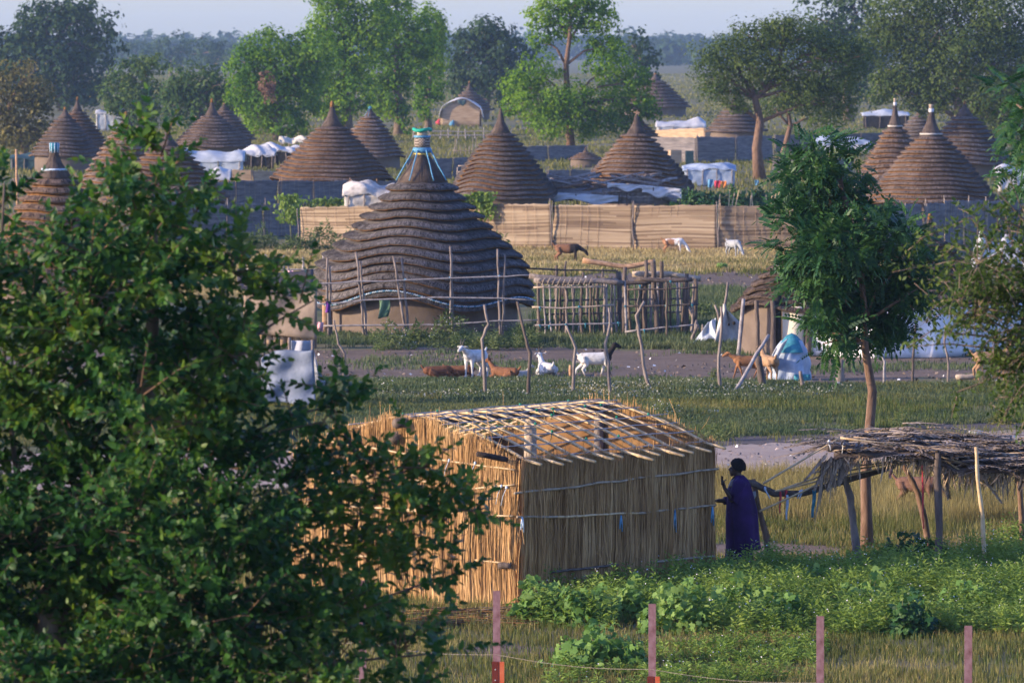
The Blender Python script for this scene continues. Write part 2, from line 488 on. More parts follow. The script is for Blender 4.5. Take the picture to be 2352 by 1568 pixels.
def pinnate_leaf(pairs=6):
    v, f = [], []
    def leaflet(x, z, side, L, w):
        k = len(v)
        c, s_ = (.55, .83)
        b = np.array([x, 0, z]); d = np.array([c, s_ * side, -.25]); d /= np.linalg.norm(d)
        p = np.array([s_, -c * side, 0])
        for q in (b, b + d * L * .45 + p * w * 1.35, b + d * L, b + d * L * .45 - p * w * 1.35): v.append(tuple(q))
        f.append((k, k + 2, k + 1)); f.append((k, k + 3, k + 2))
    for i in range(pairs):
        x = .18 + .78 * i / pairs
        z = -.35 * x * x
        for sd in (1, -1): leaflet(x, z, sd, .30 * (1 - .25 * i / pairs), .052)
    k = len(v)
    v += [(.96, 0, -.33), (1.12, .05, -.43), (1.3, 0, -.55), (1.12, -.05, -.43)]
    f += [(k, k + 2, k + 1), (k, k + 3, k + 2)]
    k = len(v)
    v += [(0, .008, 0), (0, -.008, 0), (.5, -.007, -.09), (.5, .007, -.09), (1, 0, -.35)]
    f += [(k, k + 1, k + 2), (k, k + 2, k + 3), (k + 3, k + 2, k + 4)]
    return v, f
PINN_V, PINN_F = pinnate_leaf()
# ------------------------------------------------------------------ the setting: ground, road, soil
def sheet(name, pts, m, z, label=None, jag=0.0, sub=10, kind='structure'):
    """a flat sheet with an uneven outline; pts are world xy"""
    out = []
    for i in range(len(pts)):
        a, b = Vector(pts[i]), Vector(pts[(i + 1) % len(pts)])
        for k in range(sub):
            q = a.lerp(b, k / sub)
            if jag and k: q.y += random.uniform(-1, 1) * jag
            out.append((q.x, q.y, z))
    me = bpy.data.meshes.new(name)
    from mathutils.geometry import tessellate_polygon
    me.from_pydata(out, [], [t for t in tessellate_polygon([[Vector(v) for v in out]])])
    me.materials.append(m)
    me.update()
    for p_ in me.polygons:
        if p_.normal.z < 0: p_.flip()
    me.update()
    return link(name, me, None, label, None, None, kind)
def pxpoly(p):
    return [tuple(P(x, y).xy) for x, y in p]
sheet('ground', [(-1200, -60), (1200, -60), (1200, 3300), (-1200, 3300)], M['ground'], 0.0, 'flat dry grassland running back to the tree line', sub=1)
sheet('yard_soil', pxpoly([(-260, 806), (1000, 797), (1500, 802), (1830, 812), (2500, 826), (2500, 852), (2100, 868), (1750, 884), (1400, 878), (1000, 876), (-260, 890)]), M['soil'], .004, 'bare trodden soil where the goats rest', jag=1.6, sub=14)
sheet('far_soil', pxpoly([(1225, 640), (1400, 622), (1800, 618), (2000, 622), (2000, 668), (1700, 664), (1500, 668), (1225, 676)]), M['soil'], .004, 'strip of bare brown soil beyond the livestock pen', jag=3.5, sub=10)
sheet('dirt_road', pxpoly([(-100, 1045), (800, 1035), (1640, 1024), (1900, 1006), (2352, 984), (2700, 972), (2700, 1062), (2352, 1078), (1900, 1094), (1640, 1108), (800, 1128), (-100, 1140)]), M['road'], .008, 'pale sandy dirt road behind the reed house', jag=.35, sub=18)
sheet('muddy_verge', pxpoly([(1500, 1006), (1700, 1000), (1900, 992), (2120, 975), (2500, 960), (2500, 980), (2352, 987), (1900, 1009), (1640, 1027), (1500, 1030)]), M['mudline'], .012, 'dark damp mud along the far edge of the dirt road', jag=.5, sub=10)
sheet('bare_patch', pxpoly([(1560, 1255), (1720, 1242), (1900, 1252), (2000, 1268), (1900, 1282), (1700, 1284), (1560, 1275)]), M['soil'], .004, 'bare worn soil under the purple robed person', jag=.3, sub=8)
sheet('bare_hollow', pxpoly([(1040, 1490), (1160, 1478), (1290, 1488), (1270, 1510), (1120, 1518), (1030, 1508)]), M['soil'], .004, 'small bare patch of soil in the foreground grass', jag=.25, sub=8)

# haze: one closed box of pale air round the whole place
mb = MB()
mb.box((0, 1630, 11.5), (2600, 3500, 25))
hm = bpy.data.materials.new('haze')
hm.use_nodes = True
_nt = hm.node_tree
_nt.nodes.clear()
_vo = _nt.nodes.new('ShaderNodeVolumePrincipled')
_vo.inputs['Color'].default_value = (.50, .71, 1.0, 1)
_vo.inputs['Density'].default_value = HAZE = 0.00010
_vo.inputs['Anisotropy'].default_value = 0.15
_out = _nt.nodes.new('ShaderNodeOutputMaterial')
_nt.links.new(_vo.outputs[0], _out.inputs['Volume'])
link('haze', mesh_of(mb, 'haze', hm, smooth=False), None, 'thin evening haze over the whole plain', None, None, 'stuff')

# ------------------------------------------------------------------ grass and weeds
def inside(poly, pts):
    x, y = pts[:, 0], pts[:, 1]
    r = np.zeros(len(pts), bool)
    n = len(poly)
    for i in range(n):
        x1, y1 = poly[i]; x2, y2 = poly[(i + 1) % n]
        c = ((y1 > y) != (y2 > y)) & (x < (x2 - x1) * (y - y1) / (y2 - y1 + 1e-12) + x1)
        r ^= c
    return r
def vnoise(p, s, seed=0):
    """smooth value noise on the ground plane, 0..1"""
    q = p / s + seed * 17.3
    i = np.floor(q).astype(int); f = q - i; f = f * f * (3 - 2 * f)
    def h(a, b):
        k = (a * 374761393 + b * 668265263 + seed * 982451653) & 0x7fffffff
        k = ((k ^ (k >> 13)) * 1274126177) & 0x7fffffff
        return ((k ^ (k >> 16)) & 0xffff) / 65535.0
    a, b = i[:, 0], i[:, 1]
    return (h(a, b) * (1 - f[:, 0]) + h(a + 1, b) * f[:, 0]) * (1 - f[:, 1]) + (h(a, b + 1) * (1 - f[:, 0]) + h(a + 1, b + 1) * f[:, 0]) * f[:, 1]
HOUSE_C0 = P(1188, 1392)
HOUSE_DL, HOUSE_DR = Vector((-3.2, 2.3, 0)), Vector((2.9, 4.0, 0))
def house_mask(p):
    c = [HOUSE_C0, HOUSE_C0 + HOUSE_DR, HOUSE_C0 + HOUSE_DR + HOUSE_DL, HOUSE_C0 + HOUSE_DL]
    return inside([tuple(v.xy) for v in c], p)
def spots(poly_px, n, clump=None, thr=.5, seed=1, avoid=()):
    poly = pxpoly(poly_px)
    a = np.array(poly)
    lo, hi = a.min(0), a.max(0)
    p = RNG.uniform(lo, hi, (n, 2))
    k = inside(poly, p) & ~house_mask(p)
    for av in avoid: k &= ~inside(pxpoly(av), p)
    p = p[k]
    if clump:
        v = .6 * vnoise(p, clump, seed) + .4 * vnoise(p, clump * .37, seed + 5)
        p = p[v > thr + RNG.normal(0, .05, len(p))]
    return p
def blades(name, pts, h, wd, m, label, lean=.35, per=4, spread=.09):
    """tufts of bent blades"""
    N = len(pts) * per
    if N == 0: return
    base = np.repeat(pts, per, 0) + RNG.normal(0, spread, (N, 2))
    hh = np.repeat(h * RNG.uniform(.55, 1.25, len(pts)), per) * RNG.uniform(.6, 1.1, N)
    az = RNG.uniform(0, 2 * PI, N)
    ln = RNG.uniform(.1, 1.0, N) * lean
    dx, dy = np.cos(az), np.sin(az)
    ww = wd * RNG.uniform(.7, 1.3, N)
    fa = az + PI / 2 + RNG.normal(0, .5, N)
    wx, wy = np.cos(fa) * ww, np.sin(fa) * ww
    V = np.zeros((N, 5, 3))
    V[:, 0] = np.stack([base[:, 0] - wx, base[:, 1] - wy, np.full(N, -.01)], 1)
    V[:, 1] = np.stack([base[:, 0] + wx, base[:, 1] + wy, np.full(N, -.01)], 1)
    mx, my, mz = base[:, 0] + dx * ln * hh * .35, base[:, 1] + dy * ln * hh * .35, hh * .58
    V[:, 2] = np.stack([mx - wx * .8, my - wy * .8, mz], 1)
    V[:, 3] = np.stack([mx + wx * .8, my + wy * .8, mz], 1)
    V[:, 4] = np.stack([base[:, 0] + dx * ln * hh, base[:, 1] + dy * ln * hh, hh * (1 - .25 * ln)], 1)
    T = np.array([(0, 1, 3), (0, 3, 2), (2, 3, 4)])
    F = T[None] + (np.arange(N) * 5)[:, None, None]
    link(name, mesh_np(name, V.reshape(-1, 3), F.reshape(-1, 3), m), None, label, None, None, 'stuff')
ROAD_PX = [(-100, 1048), (800, 1038), (1640, 1026), (1900, 1008), (2352, 986), (2700, 974), (2700, 1060), (2352, 1076), (1900, 1092), (1640, 1105), (800, 1125), (-100, 1138)]
BARE_PX = [(1580, 1255), (1720, 1245), (1900, 1255), (1960, 1268), (1900, 1280), (1700, 1282), (1580, 1275)]
HOLLOW_PX = [(1050, 1492), (1160, 1480), (1280, 1490), (1260, 1508), (1120, 1516), (1040, 1506)]
FRONT = [(-60, 1130), (2420, 1090), (2420, 1640), (-60, 1640)]
# foreground lawn: short olive and dry blades
blades('short_grass', spots(FRONT, 60000, .9, .40, 3, (BARE_PX, HOLLOW_PX, ROAD_PX)), .16, .006, M['grass_olive'], 'short olive grass around the reed house and red posts', per=4)
blades('dry_grass', spots(FRONT, 34000, 1.3, .47, 4, (BARE_PX, HOLLOW_PX, ROAD_PX)), .17, .005, M['grass_dry'], 'dry straw coloured grass in the foreground', per=4, lean=.7)
blades('green_grass', spots(FRONT, 26000, 1.0, .52, 8, (BARE_PX, ROAD_PX)), .15, .007, M['grass_green'], 'fresh green grass patches in the foreground', per=4)
# tall dry seeding grass beside the road, behind the palm shelter
blades('tall_dry_grass', spots([(1560, 1108), (1900, 1096), (2500, 1078), (2500, 1190), (2100, 1215), (1850, 1205), (1640, 1200), (1560, 1190)], 20000, 1.2, .36, 5), .42, .004, M['grass_dry'], 'tall dry seeding grass between dirt road and palm shelter', per=4, lean=.4)
blades('tall_green_grass', spots([(1560, 1108), (1900, 1096), (2500, 1078), (2500, 1250), (2100, 1235), (1850, 1225), (1640, 1220), (1560, 1190)], 13000, 1.5, .50, 6), .32, .005, M['grass_olive'], 'tall greenish grass between dirt road and palm shelter', per=4, lean=.5)
# verge and paddock beyond the road
blades('verge_grass', spots([(-260, 890), (1400, 884), (1900, 886), (2500, 880), (2500, 966), (2100, 978), (1900, 998), (1500, 1012), (-260, 1030)], 76000, 2.0, .36, 9), .13, .010, M['grass_blue'], 'dull green verge beyond the dirt road', per=5, lean=.9, spread=.14)
blades('verge_dry_grass', spots([(-260, 890), (1400, 884), (1900, 886), (2500, 880), (2500, 966), (2100, 978), (1900, 998), (1500, 1012), (-260, 1030)], 38000, 2.6, .48, 10), .15, .009, M['grass_olive'], 'yellowing grass in the verge beyond the dirt road', per=4, lean=.9)
blades('reed_tufts', spots([(1560, 940), (1900, 930), (2500, 920), (2500, 968), (2100, 980), (1900, 1000), (1500, 1012)], 3600, 1.8, .60, 12), .30, .008, M['grass_green'], 'taller green tufts beside the damp mud', per=5)
# low flowering cover
fp = spots([(640, 880), (1200, 876), (1560, 878), (1830, 884), (1990, 896), (1900, 925), (1560, 925), (1300, 925), (640, 925)], 30000, 2.0, .36, 13)
blades('flowering_cover', fp, .16, .016, M['grass_blue'], 'low grey green cover plants full of tiny pale flowers', per=4)
def dots(name, pts, z, r, m, label, zj=.1):
    N = len(pts)
    T = np.concatenate([pts, (z + RNG.uniform(-zj, zj, N))[:, None]], 1)
    d = unit(RNG.normal(0, 1, (N, 3))); n = unit(np.stack([RNG.normal(0, .3, N), RNG.normal(-.2, .3, N), np.ones(N)], 1))
    V, F = scat([(-.5, -.5, 0), (.5, -.5, 0), (.5, .5, 0), (-.5, .5, 0)], [(0, 1, 2), (0, 2, 3)], frames(d, n), T, r * RNG.uniform(.6, 1.4, N))
    link(name, mesh_np(name, V, F, m), None, label, None, None, 'stuff')
fq = spots([(640, 884), (1200, 880), (1560, 882), (1830, 888), (1960, 898), (1880, 922), (1560, 922), (1300, 922), (640, 922)], 5500, 1.4, .50, 14)
dots('pale_flowers', fq, .14, .026, mat('flower_dull', [(.20, .20, .15), (.29, .29, .23), (.38, .38, .31)], 3), 'tiny pale flowers scattered over the low cover plants', .05)
# between the goats' soil and the hut fence
blades('hut_grass', spots([(-260, 738), (760, 760), (1230, 752), (1700, 770), (2500, 790), (2500, 826), (1830, 812), (1500, 802), (1000, 797), (-260, 806)], 42000, 3, .28, 15), .17, .012, M['grass_blue'], 'green grass in front of the large round hut', per=5, lean=.8)
blades('yard_grass', spots([(-260, 806), (2500, 812), (2500, 892), (-260, 892)], 19000, 3.5, .60, 16), .14, .010, M['grass_blue'], 'sparse grass creeping over the trodden soil', per=4)
blades('meadow_grass', spots([(-260, 574), (1200, 572), (1800, 574), (2060, 574), (2060, 622), (1400, 626), (1225, 640), (-260, 738)], 90000, 5, .30, 17), .20, .016, M['grass_straw'], 'sunlit dry meadow in front of the long reed fence', per=3)
blades('meadow_green', spots([(540, 600), (1200, 598), (1800, 600), (2060, 602), (2060, 632), (1400, 640), (1225, 660), (540, 690)], 15000, 4, .46, 18), .22, .016, M['grass_olive'], 'greener grass along the near edge of the dry meadow', per=3)
blades('pen_grass', spots([(1225, 664), (1700, 664), (1750, 700), (1750, 800), (1500, 802), (1225, 790)], 18000, 3, .34, 19), .24, .013, M['grass_blue'], 'grass growing in and around the livestock pen', per=4)
blades('compound_grass', spots([(-200, 300), (2400, 300), (2400, 470), (-200, 574)], 80000, 9, .40, 20), .30, .04, M['grass_olive'], 'grass between the far huts', per=2, spread=.3)
blades('far_grass', spots([(200, 170), (2400, 170), (2400, 300), (200, 300)], 60000, 25, .42, 21), .35, .12, M['grass_olive'], 'pale far grassland before the tree line', per=2, spread=.9)
dots('litter', np.concatenate([spots([(720, 800), (1800, 800), (2350, 830), (2350, 880), (720, 880)], 90), spots([(1240, 622), (1800, 620), (1800, 664), (1240, 670)], 50), spots([(1650, 1020), (2352, 990), (2352, 1070), (1650, 1100)], 40)]), .02, .055, M['litter'], 'scraps of pale litter lying on the bare soil', .012)

# clods, droppings and dry scraps on the trodden soil
_cl = np.concatenate([spots([(700, 800), (1850, 806), (2400, 830), (2400, 872), (1500, 884), (700, 884)], 1500, 3.0, .42, 41), spots([(1230, 640), (1800, 620), (1990, 624), (1990, 668), (1240, 676)], 1200, 4.0, .4, 42)])
dots('soil_clods', _cl, .015, .06, mat('clod', [(.075, .056, .044), (.14, .105, .08), (.22, .175, .135)], 1.4, island=.5), 'dark clods and droppings on the trodden soil', .02)
dots('road_pebbles', spots([(1640, 1030), (1900, 1012), (2400, 988), (2400, 1066), (1900, 1090), (1640, 1104)], 900, 1.2, .4, 43), .02, .04, mat('pebble', [(.12, .09, .075), (.24, .185, .155), (.42, .34, .29)], 1.4, island=.5), 'small pebbles on the dirt road', .01)
blades('road_edge_grass', np.concatenate([spots([(1560, 1096), (1900, 1084), (2500, 1064), (2500, 1082), (1900, 1100), (1560, 1114)], 1400, .6, .40, 44), spots([(1560, 1014), (1900, 1000), (2500, 974), (2500, 990), (1900, 1016), (1560, 1032)], 1400, .8, .46, 45)]), .2, .006, M['grass_olive'], 'ragged grass along both edges of the dirt road', per=5, lean=.8)
# ------------------------------------------------------------------ builders: round huts
def tukul(cx, gy, r_px, eave, top, tip, n, label, amp=.12, seed=1, prof=.90, brown=False, cut='straw_cut', det=1.0, wall='mud', finial='plain', ph=None, topk=.17, Y=None, curve=None, group='round thatched huts', yoff=0, wts=(.62, .38, .25)):
    """cx centre, gy ground line, r_px eave half-width, eave / top / tip heights on the photo -> a hut of real size where it stands"""
    rnd = random.Random(seed)
    g = P(cx, gy)
    Yf = g.y if Y is None else Y
    s = ppm(Yf)
    Rr = r_px / s
    Yc = Yf + Rr * .8 + yoff
    s = ppm(Yc); Rr = r_px / s
    c = at(cx, gy, Yc)
    zE, zT, zP = at(cx, eave, Yc).z, at(cx, top, Yc).z, at(cx, tip, Yc).z
    zE = max(zE, .55)
    root = empty('round_hut', (c.x, Yc, 0), label, 'hut', group)
    C = Vector((c.x, Yc, 0))
    # wall
    mb = MB()
    rw = Rr * .86
    nw = 40
    mb.grid(lambda u, v: C + Vector((math.cos(u * 2 * PI) * rw * (1 + .012 * math.sin(7 * u * 2 * PI)), math.sin(u * 2 * PI) * rw * (1 + .012 * math.sin(5 * u * 2 * PI)), v * (zE + (zT - zE) * .07))), nw, 4)
    part('wall', mb, M[wall], root)
    a1, a2, a3 = (rnd.uniform(0, 6.28) for _ in range(3)) if ph is None else ph
    def wave(f, t):
        return amp * (t ** 1.2) * (wts[0] * math.sin(3 * f + a1) + wts[1] * math.sin(5 * f + a2) + wts[2] * math.sin(2 * f + a3))
    rt = Rr * topk
    seg = int(84 * det) if det >= 1 else max(36, int(72 * det))
    def rz(t):
        if curve:
            for (t0, q0), (t1, q1) in zip(curve, curve[1:]):
                if t <= t1:
                    q = q0 + (q1 - q0) * (t - t0) / (t1 - t0); break
            return Rr * q, zT + (zE - zT) * t
        return rt + (Rr - rt) * (max(t, 0) ** prof), zT + (zE - zT) * t
    age = rnd.uniform(1.1, 1.6) if seed not in (31, 52, 53) else {31: 1.25, 52: .95, 53: .9}[seed]
    tm = bpy.data.materials.get('thatch_aged_%d' % seed)
    if tm is None:                       # every roof has weathered differently
        base = [(.048, .036, .032), (.09, .068, .056), (.135, .104, .082)] if brown else [(.040, .032, .029), (.074, .060, .052), (.112, .092, .080)]
        wr_ = rnd.uniform(.92, 1.12)
        base = [(a * age * wr_, b * age, c * age / wr_) for a, b, c in base]
        tm = mat('thatch_aged_%d' % seed, base, 5, rough=.95, spec=.05, island=.75, bump=.8, bscale=40, cols2=[tuple(v * .75 for v in base[0]), tuple(v * 1.25 for v in base[2])], scale2=rnd.uniform(.6, 1.2), fac2=.5)
    mats = [tm, M[cut]]
    dz = (zT - zE) / n
    for i in range(n):
        t0, t1 = i / n, (i + 1) / n
        r0, z0 = rz(t0); r1, z1 = rz(t1)
        jr, jz = rnd.uniform(-.012, .012) * Rr, rnd.uniform(-.06, .06) * dz
        b1, b2 = rnd.uniform(0, 6.28), rnd.uniform(0, 6.28)
        lip = dz * .27
        r1 += jr
        oh = dz * .34                       # every tier's lip overhangs the one below and leaves a shadow gap
        prof_pts = [(max(.02, r0 - dz * .35), z0 - dz * .22, 1), (r0 - dz * .02, z0 - dz * .50, 1), (r0 + (r1 - r0) * .48 + oh * .45, z0 - dz * .74, 0), (r1 + oh * .86, z0 - dz * .94 + jz, 0), (r1 + oh, z1 + jz - dz * .02, 0),
                    (r1 + oh * .92, z1 - lip * .60 + jz, 0), (r1 + oh * .60, z1 - lip + jz, 1), (r1 - dz * .30, z1 - lip * .75 + jz, 1)]
        mb = MB()
        vs, fs, ms = [], [], []
        K = len(prof_pts)
        for k in range(seg):
            f = 2 * PI * k / seg
            rag = rnd.uniform(-1, 1) * .016 * min(1, dz / .2) * (1 if det >= 1 else 1.3)
            jt = .007 * Rr * (t1 ** .5) * (.5 * math.sin(4 * f + b1) + .5 * math.sin(7 * f + b2)) * .5
            for q, (r, z, _) in enumerate(prof_pts):
                tt = t0 + (t1 - t0) * min(1, q / 4)
                e = rag if q in (3, 4, 5, 6) else 0
                rr = max(.02, r + (jt if q > 1 else 0) + e)
                vs.append(C + Vector((math.cos(f) * rr, math.sin(f) * rr, z + wave(f, tt) + e * .8)))
        for k in range(seg):
            k2 = (k + 1) % seg
            for q in range(K - 1):
                fs.append((k * K + q, k * K + q + 1, k2 * K + q + 1, k2 * K + q)); ms.append(1 if q >= 5 or (q == 0 and brown) else 0)
        kk = len(mb.v)
        mb.v += [tuple(v) for v in vs]; mb.f += fs; mb.m += ms
        # loose stalks lying on the tier and hanging over its lip
        ns = int((60 + 330 * (r1 / 2.6)) * det * det)
        for _ in range(ns):
            f = rnd.uniform(PI, 2 * PI) if rnd.random() < .75 else rnd.uniform(0, 2 * PI)
            df = rnd.uniform(-.02, .02)
            u0 = rnd.uniform(.2, .75)
            w_ = rnd.uniform(.010, .024) * (1 if det >= 1 else 1.5)
            def on(fr, u, up):
                rr = r0 + (r1 + oh - r0) * u
                zz = z0 - dz * (.50 + .48 * u) + dz * .03
                return C + Vector((math.cos(fr) * (rr + up), math.sin(fr) * (rr + up), zz + wave(fr, t0 + (t1 - t0) * u) + up + jz * u))
            p0, p1 = on(f, u0, dz * .06), on(f + df, 1.0, dz * .03)
            p2 = p1 + Vector((math.cos(f) * dz * .10, math.sin(f) * dz * .10, -lip * rnd.uniform(.3, 1.25)))
            tq = Vector((-math.sin(f), math.cos(f), 0)) * w_
            mb.add([p0 - tq, p0 + tq, p1 + tq, p1 - tq, p2], [(0, 1, 2, 3), (3, 2, 4)], 0)
        part('thatch_tier', mb, mats, root)
    # crest
    r0, z0 = rz(0)
    mb = MB()
    hp = zP - zT
    if finial == 'central':
        prof_f = [(r0 * .98, z0 - .10), (r0 * .66, z0 + hp * .18), (r0 * .44, z0 + hp * .40), (r0 * .33, z0 + hp * .52), (r0 * .30, z0 + hp * .60)]
    else:
        prof_f = [(r0 * 1.05, z0 - .12), (r0 * .72, z0 + hp * .14), (r0 * .44, z0 + hp * .36), (r0 * .27, z0 + hp * .60), (r0 * .22, z0 + hp * .74)]
    ng = 28
    def lathe(mb, prof, m=0, jag=.0):
        vs, fs = [], []
        for r, z in prof:
            for k in range(ng):
                f = 2 * PI * k / ng
                q = 1 + rnd.uniform(-jag, jag)
                vs.append(C + Vector((math.cos(f) * r * q, math.sin(f) * r * q, z)))
        for i in range(len(prof) - 1):
            for k in range(ng):
                fs.append((i * ng + k, i * ng + (k + 1) % ng, (i + 1) * ng + (k + 1) % ng, (i + 1) * ng + k))
        fs.append(tuple((len(prof) - 1) * ng + k for k in range(ng)))
        fs.append(tuple(range(ng - 1, -1, -1)))
        mb.add(vs, fs, m)
    lathe(mb, prof_f, 0, .04)
    for _ in range(int(140 * det)):
        f = rnd.uniform(0, 6.28)
        k0 = rnd.randrange(0, len(prof_f) - 1)
        (ra, za), (rb, zb) = prof_f[k0 + 1], prof_f[k0]
        w_ = .012
        tq = Vector((-math.sin(f), math.cos(f), 0)) * w_
        p0 = C + Vector((math.cos(f) * (ra + .01), math.sin(f) * (ra + .01), za)); p1 = C + Vector((math.cos(f) * (rb + .03), math.sin(f) * (rb + .03), zb - .03))
        mb.add([p0 - tq, p0 + tq, p1], [(0, 1, 2)], 0)
    part('crest', mb, M['thatch_brown'], root)
    rp, zp = prof_f[-1]
    if finial == 'plain':
        mb = MB(); lathe(mb, [(rp * .95, zp - .03), (rp * .8, zP - hp * .1), (rp * .35, zP)], 0, .05); part('crest_knot', mb, M['straw_cut'], root)
    elif finial == 'teal':
        mb = MB(); lathe(mb, [(rp * 1.05, zp - .08), (rp * 1.25, zP - hp * .08), (rp * 1.2, zP), (rp * .9, zP)], 0); part('finial_wrapping', mb, M['teal'], root)
        mb = MB()
        for k in range(9):
            f = 2 * PI * k / 9
            mb.tube([C + Vector((math.cos(f) * rp * 1.15, math.sin(f) * rp * 1.15, zp - .06)), C + Vector((math.cos(f) * rp * 1.3, math.sin(f) * rp * 1.3, zP - .01))], .012, 4)
        part('finial_band', mb, M['rope_pale'], root)
        mb = MB(); lathe(mb, [(prof_f[1][0] * 1.04, prof_f[1][1] - .03), (prof_f[1][0] * 1.06, prof_f[1][1] + .04)], 0); part('crest_rope', mb, M['rope_pale'], root)
    elif finial == 'tealcap':
        mb = MB(); lathe(mb, [(rp * 1.3, zp - .12), (rp * 1.2, zP - hp * .1), (rp * .5, zP)], 0); part('finial_wrapping', mb, M['teal'], root)
        mb = MB()
        for f in (3.6, 4.4):
            mb.tube([C + Vector((math.cos(f) * rp * 1.2, math.sin(f) * rp * 1.2, zp - .05)), C + Vector((math.cos(f) * (r0 + .15), math.sin(f) * (r0 + .15), z0 - .35))], .02, 5)
        part('tie_rope', mb, M['rope_blue'], root)
    elif finial == 'white':
        mb = MB(); lathe(mb, [(rp * 1.0, zp - .1), (rp * 1.05, zp + hp * .12)], 0); part('finial_wrapping', mb, M['tarp_white'], root)
        mb = MB(); lathe(mb, [(rp * .85, zp + hp * .10), (rp * .8, zP - hp * .05), (rp * 1.0, zP - hp * .03), (rp * .9, zP)], 0); part('finial_post', mb, M['wood_pale'], root)
        mb = MB(); lathe(mb, [(r0 * .99, z0 - .03), (r0 * 1.01, z0 + .04)], 0); part('crest_rope', mb, M['cloth_dirty'], root)
    elif finial == 'spire':
        mb = MB(); k = 7
        pr = []
        for i in range(k):
            z = zp + (zP - zp) * i / k * .85
            pr += [(rp * (1.15 - .11 * i), z), (rp * (.85 - .1 * i), z + (zP - zp) * .06)]
        pr.append((rp * .12, zP)); lathe(mb, pr, 0); part('finial_spire', mb, M['thatch_brown'], root)
    elif finial == 'cross':
        mb = MB(); lathe(mb, [(rp, zp - .02), (rp * .5, zp + (zP - zp) * .4), (rp * .25, zp + (zP - zp) * .5)], 0); part('crest_knot', mb, M['thatch_brown'], root)
        mb = MB(); mb.box(C + Vector((0, 0, zP - (zP - zp) * .25)), (.06, .06, (zP - zp) * .6)); mb.box(C + Vector((0, -.004, zP - (zP - zp) * .2)), (.30, .065, .05)); part('finial_cross', mb, M['wood_orange'], root, smooth=False)
    elif finial == 'central':
        # woven band, blue wrappings, green ring and stays
        zb = zp
        mb = MB(); lathe(mb, [(rp * 1.04, zb - .06), (rp * 1.04, zb + .04)], 0); part('finial_band', mb, M['yellow_cloth'], root, 'narrow yellow band')
        mb = MB(); lathe(mb, [(rp * 1.1, zb + .045), (rp * 1.25, zb + .12), (rp * 1.1, zb + .19)], 0); part('finial_wrapping', mb, M['rope_blue'], root, 'blue rope wrapping')
        mb = MB(); lathe(mb, [(rp * .98, zb + .195), (rp * 1.02, zb + .32), (rp * .96, zb + .46)], 0); part('finial_sleeve', mb, M['checked'], root, 'checked brown and cream woven sleeve')
        mb = MB(); lathe(mb, [(rp * 1.06, zb + .465), (rp * 1.06, zb + .52)], 0); part('finial_wrapping', mb, M['rope_blue'], root)
        mb = MB(); lathe(mb, [(rp * .66, zb + .525), (rp * .6, zb + .66)], 0); part('finial_post', mb, M['wood_pale'], root)
        mb = MB()
        ring = [C + Vector((math.cos(2 * PI * k / 16) * rp * 1.05, math.sin(2 * PI * k / 16) * rp * 1.05, zb + .68 + .02 * math.sin(k))) for k in range(17)]
        mb.tube(ring, .05, 6); part('finial_ring', mb, M['ring_green'], root, 'green ring on the very top')
        mb = MB(); mb.stick(C + Vector((-.02, 0, zb + .6)), C + Vector((-.05, 0, zP + .04)), .02, .012, 0, 2); part('finial_stick', mb, M['wood_pale'], root)
        for f in (3.55, 4.25, 5.15, 5.75, 1.6):
            mb = MB()
            mb.stick(C + Vector((math.cos(f) * rp * 1.2, math.sin(f) * rp * 1.2, zb + .12)), C + Vector((math.cos(f) * r0 * 1.05, math.sin(f) * r0 * 1.05, z0 - .04)), .022, .02, .03, 4)
            part('tie_rope', mb, M['rope_blue'], root)
    return root, C, Rr, zE, wave
def checked():
    m, nt, b = _start('checked', .9, .1)
    tc = nt.nodes.new('ShaderNodeTexCoord'); ch = nt.nodes.new('ShaderNodeTexChecker')
    ch.inputs['Scale'].default_value = 26
    ch.inputs['Color1'].default_value = (.36, .30, .24, 1); ch.inputs['Color2'].default_value = (.07, .05, .04, 1)
    nt.links.new(tc.outputs['Object'], ch.inputs[0]); nt.links.new(ch.outputs[0], b.inputs['Base Color'])
    return m
M['checked'] = checked()
M['yellow_cloth'] = mat('yellow_cloth', [(.45, .3, .06), (.6, .42, .1), (.65, .5, .16)], 8)
M['ring_green'] = mat('ring_green', [(.01, .22, .14), (.02, .33, .22), (.05, .4, .28)], 8, rough=.5)

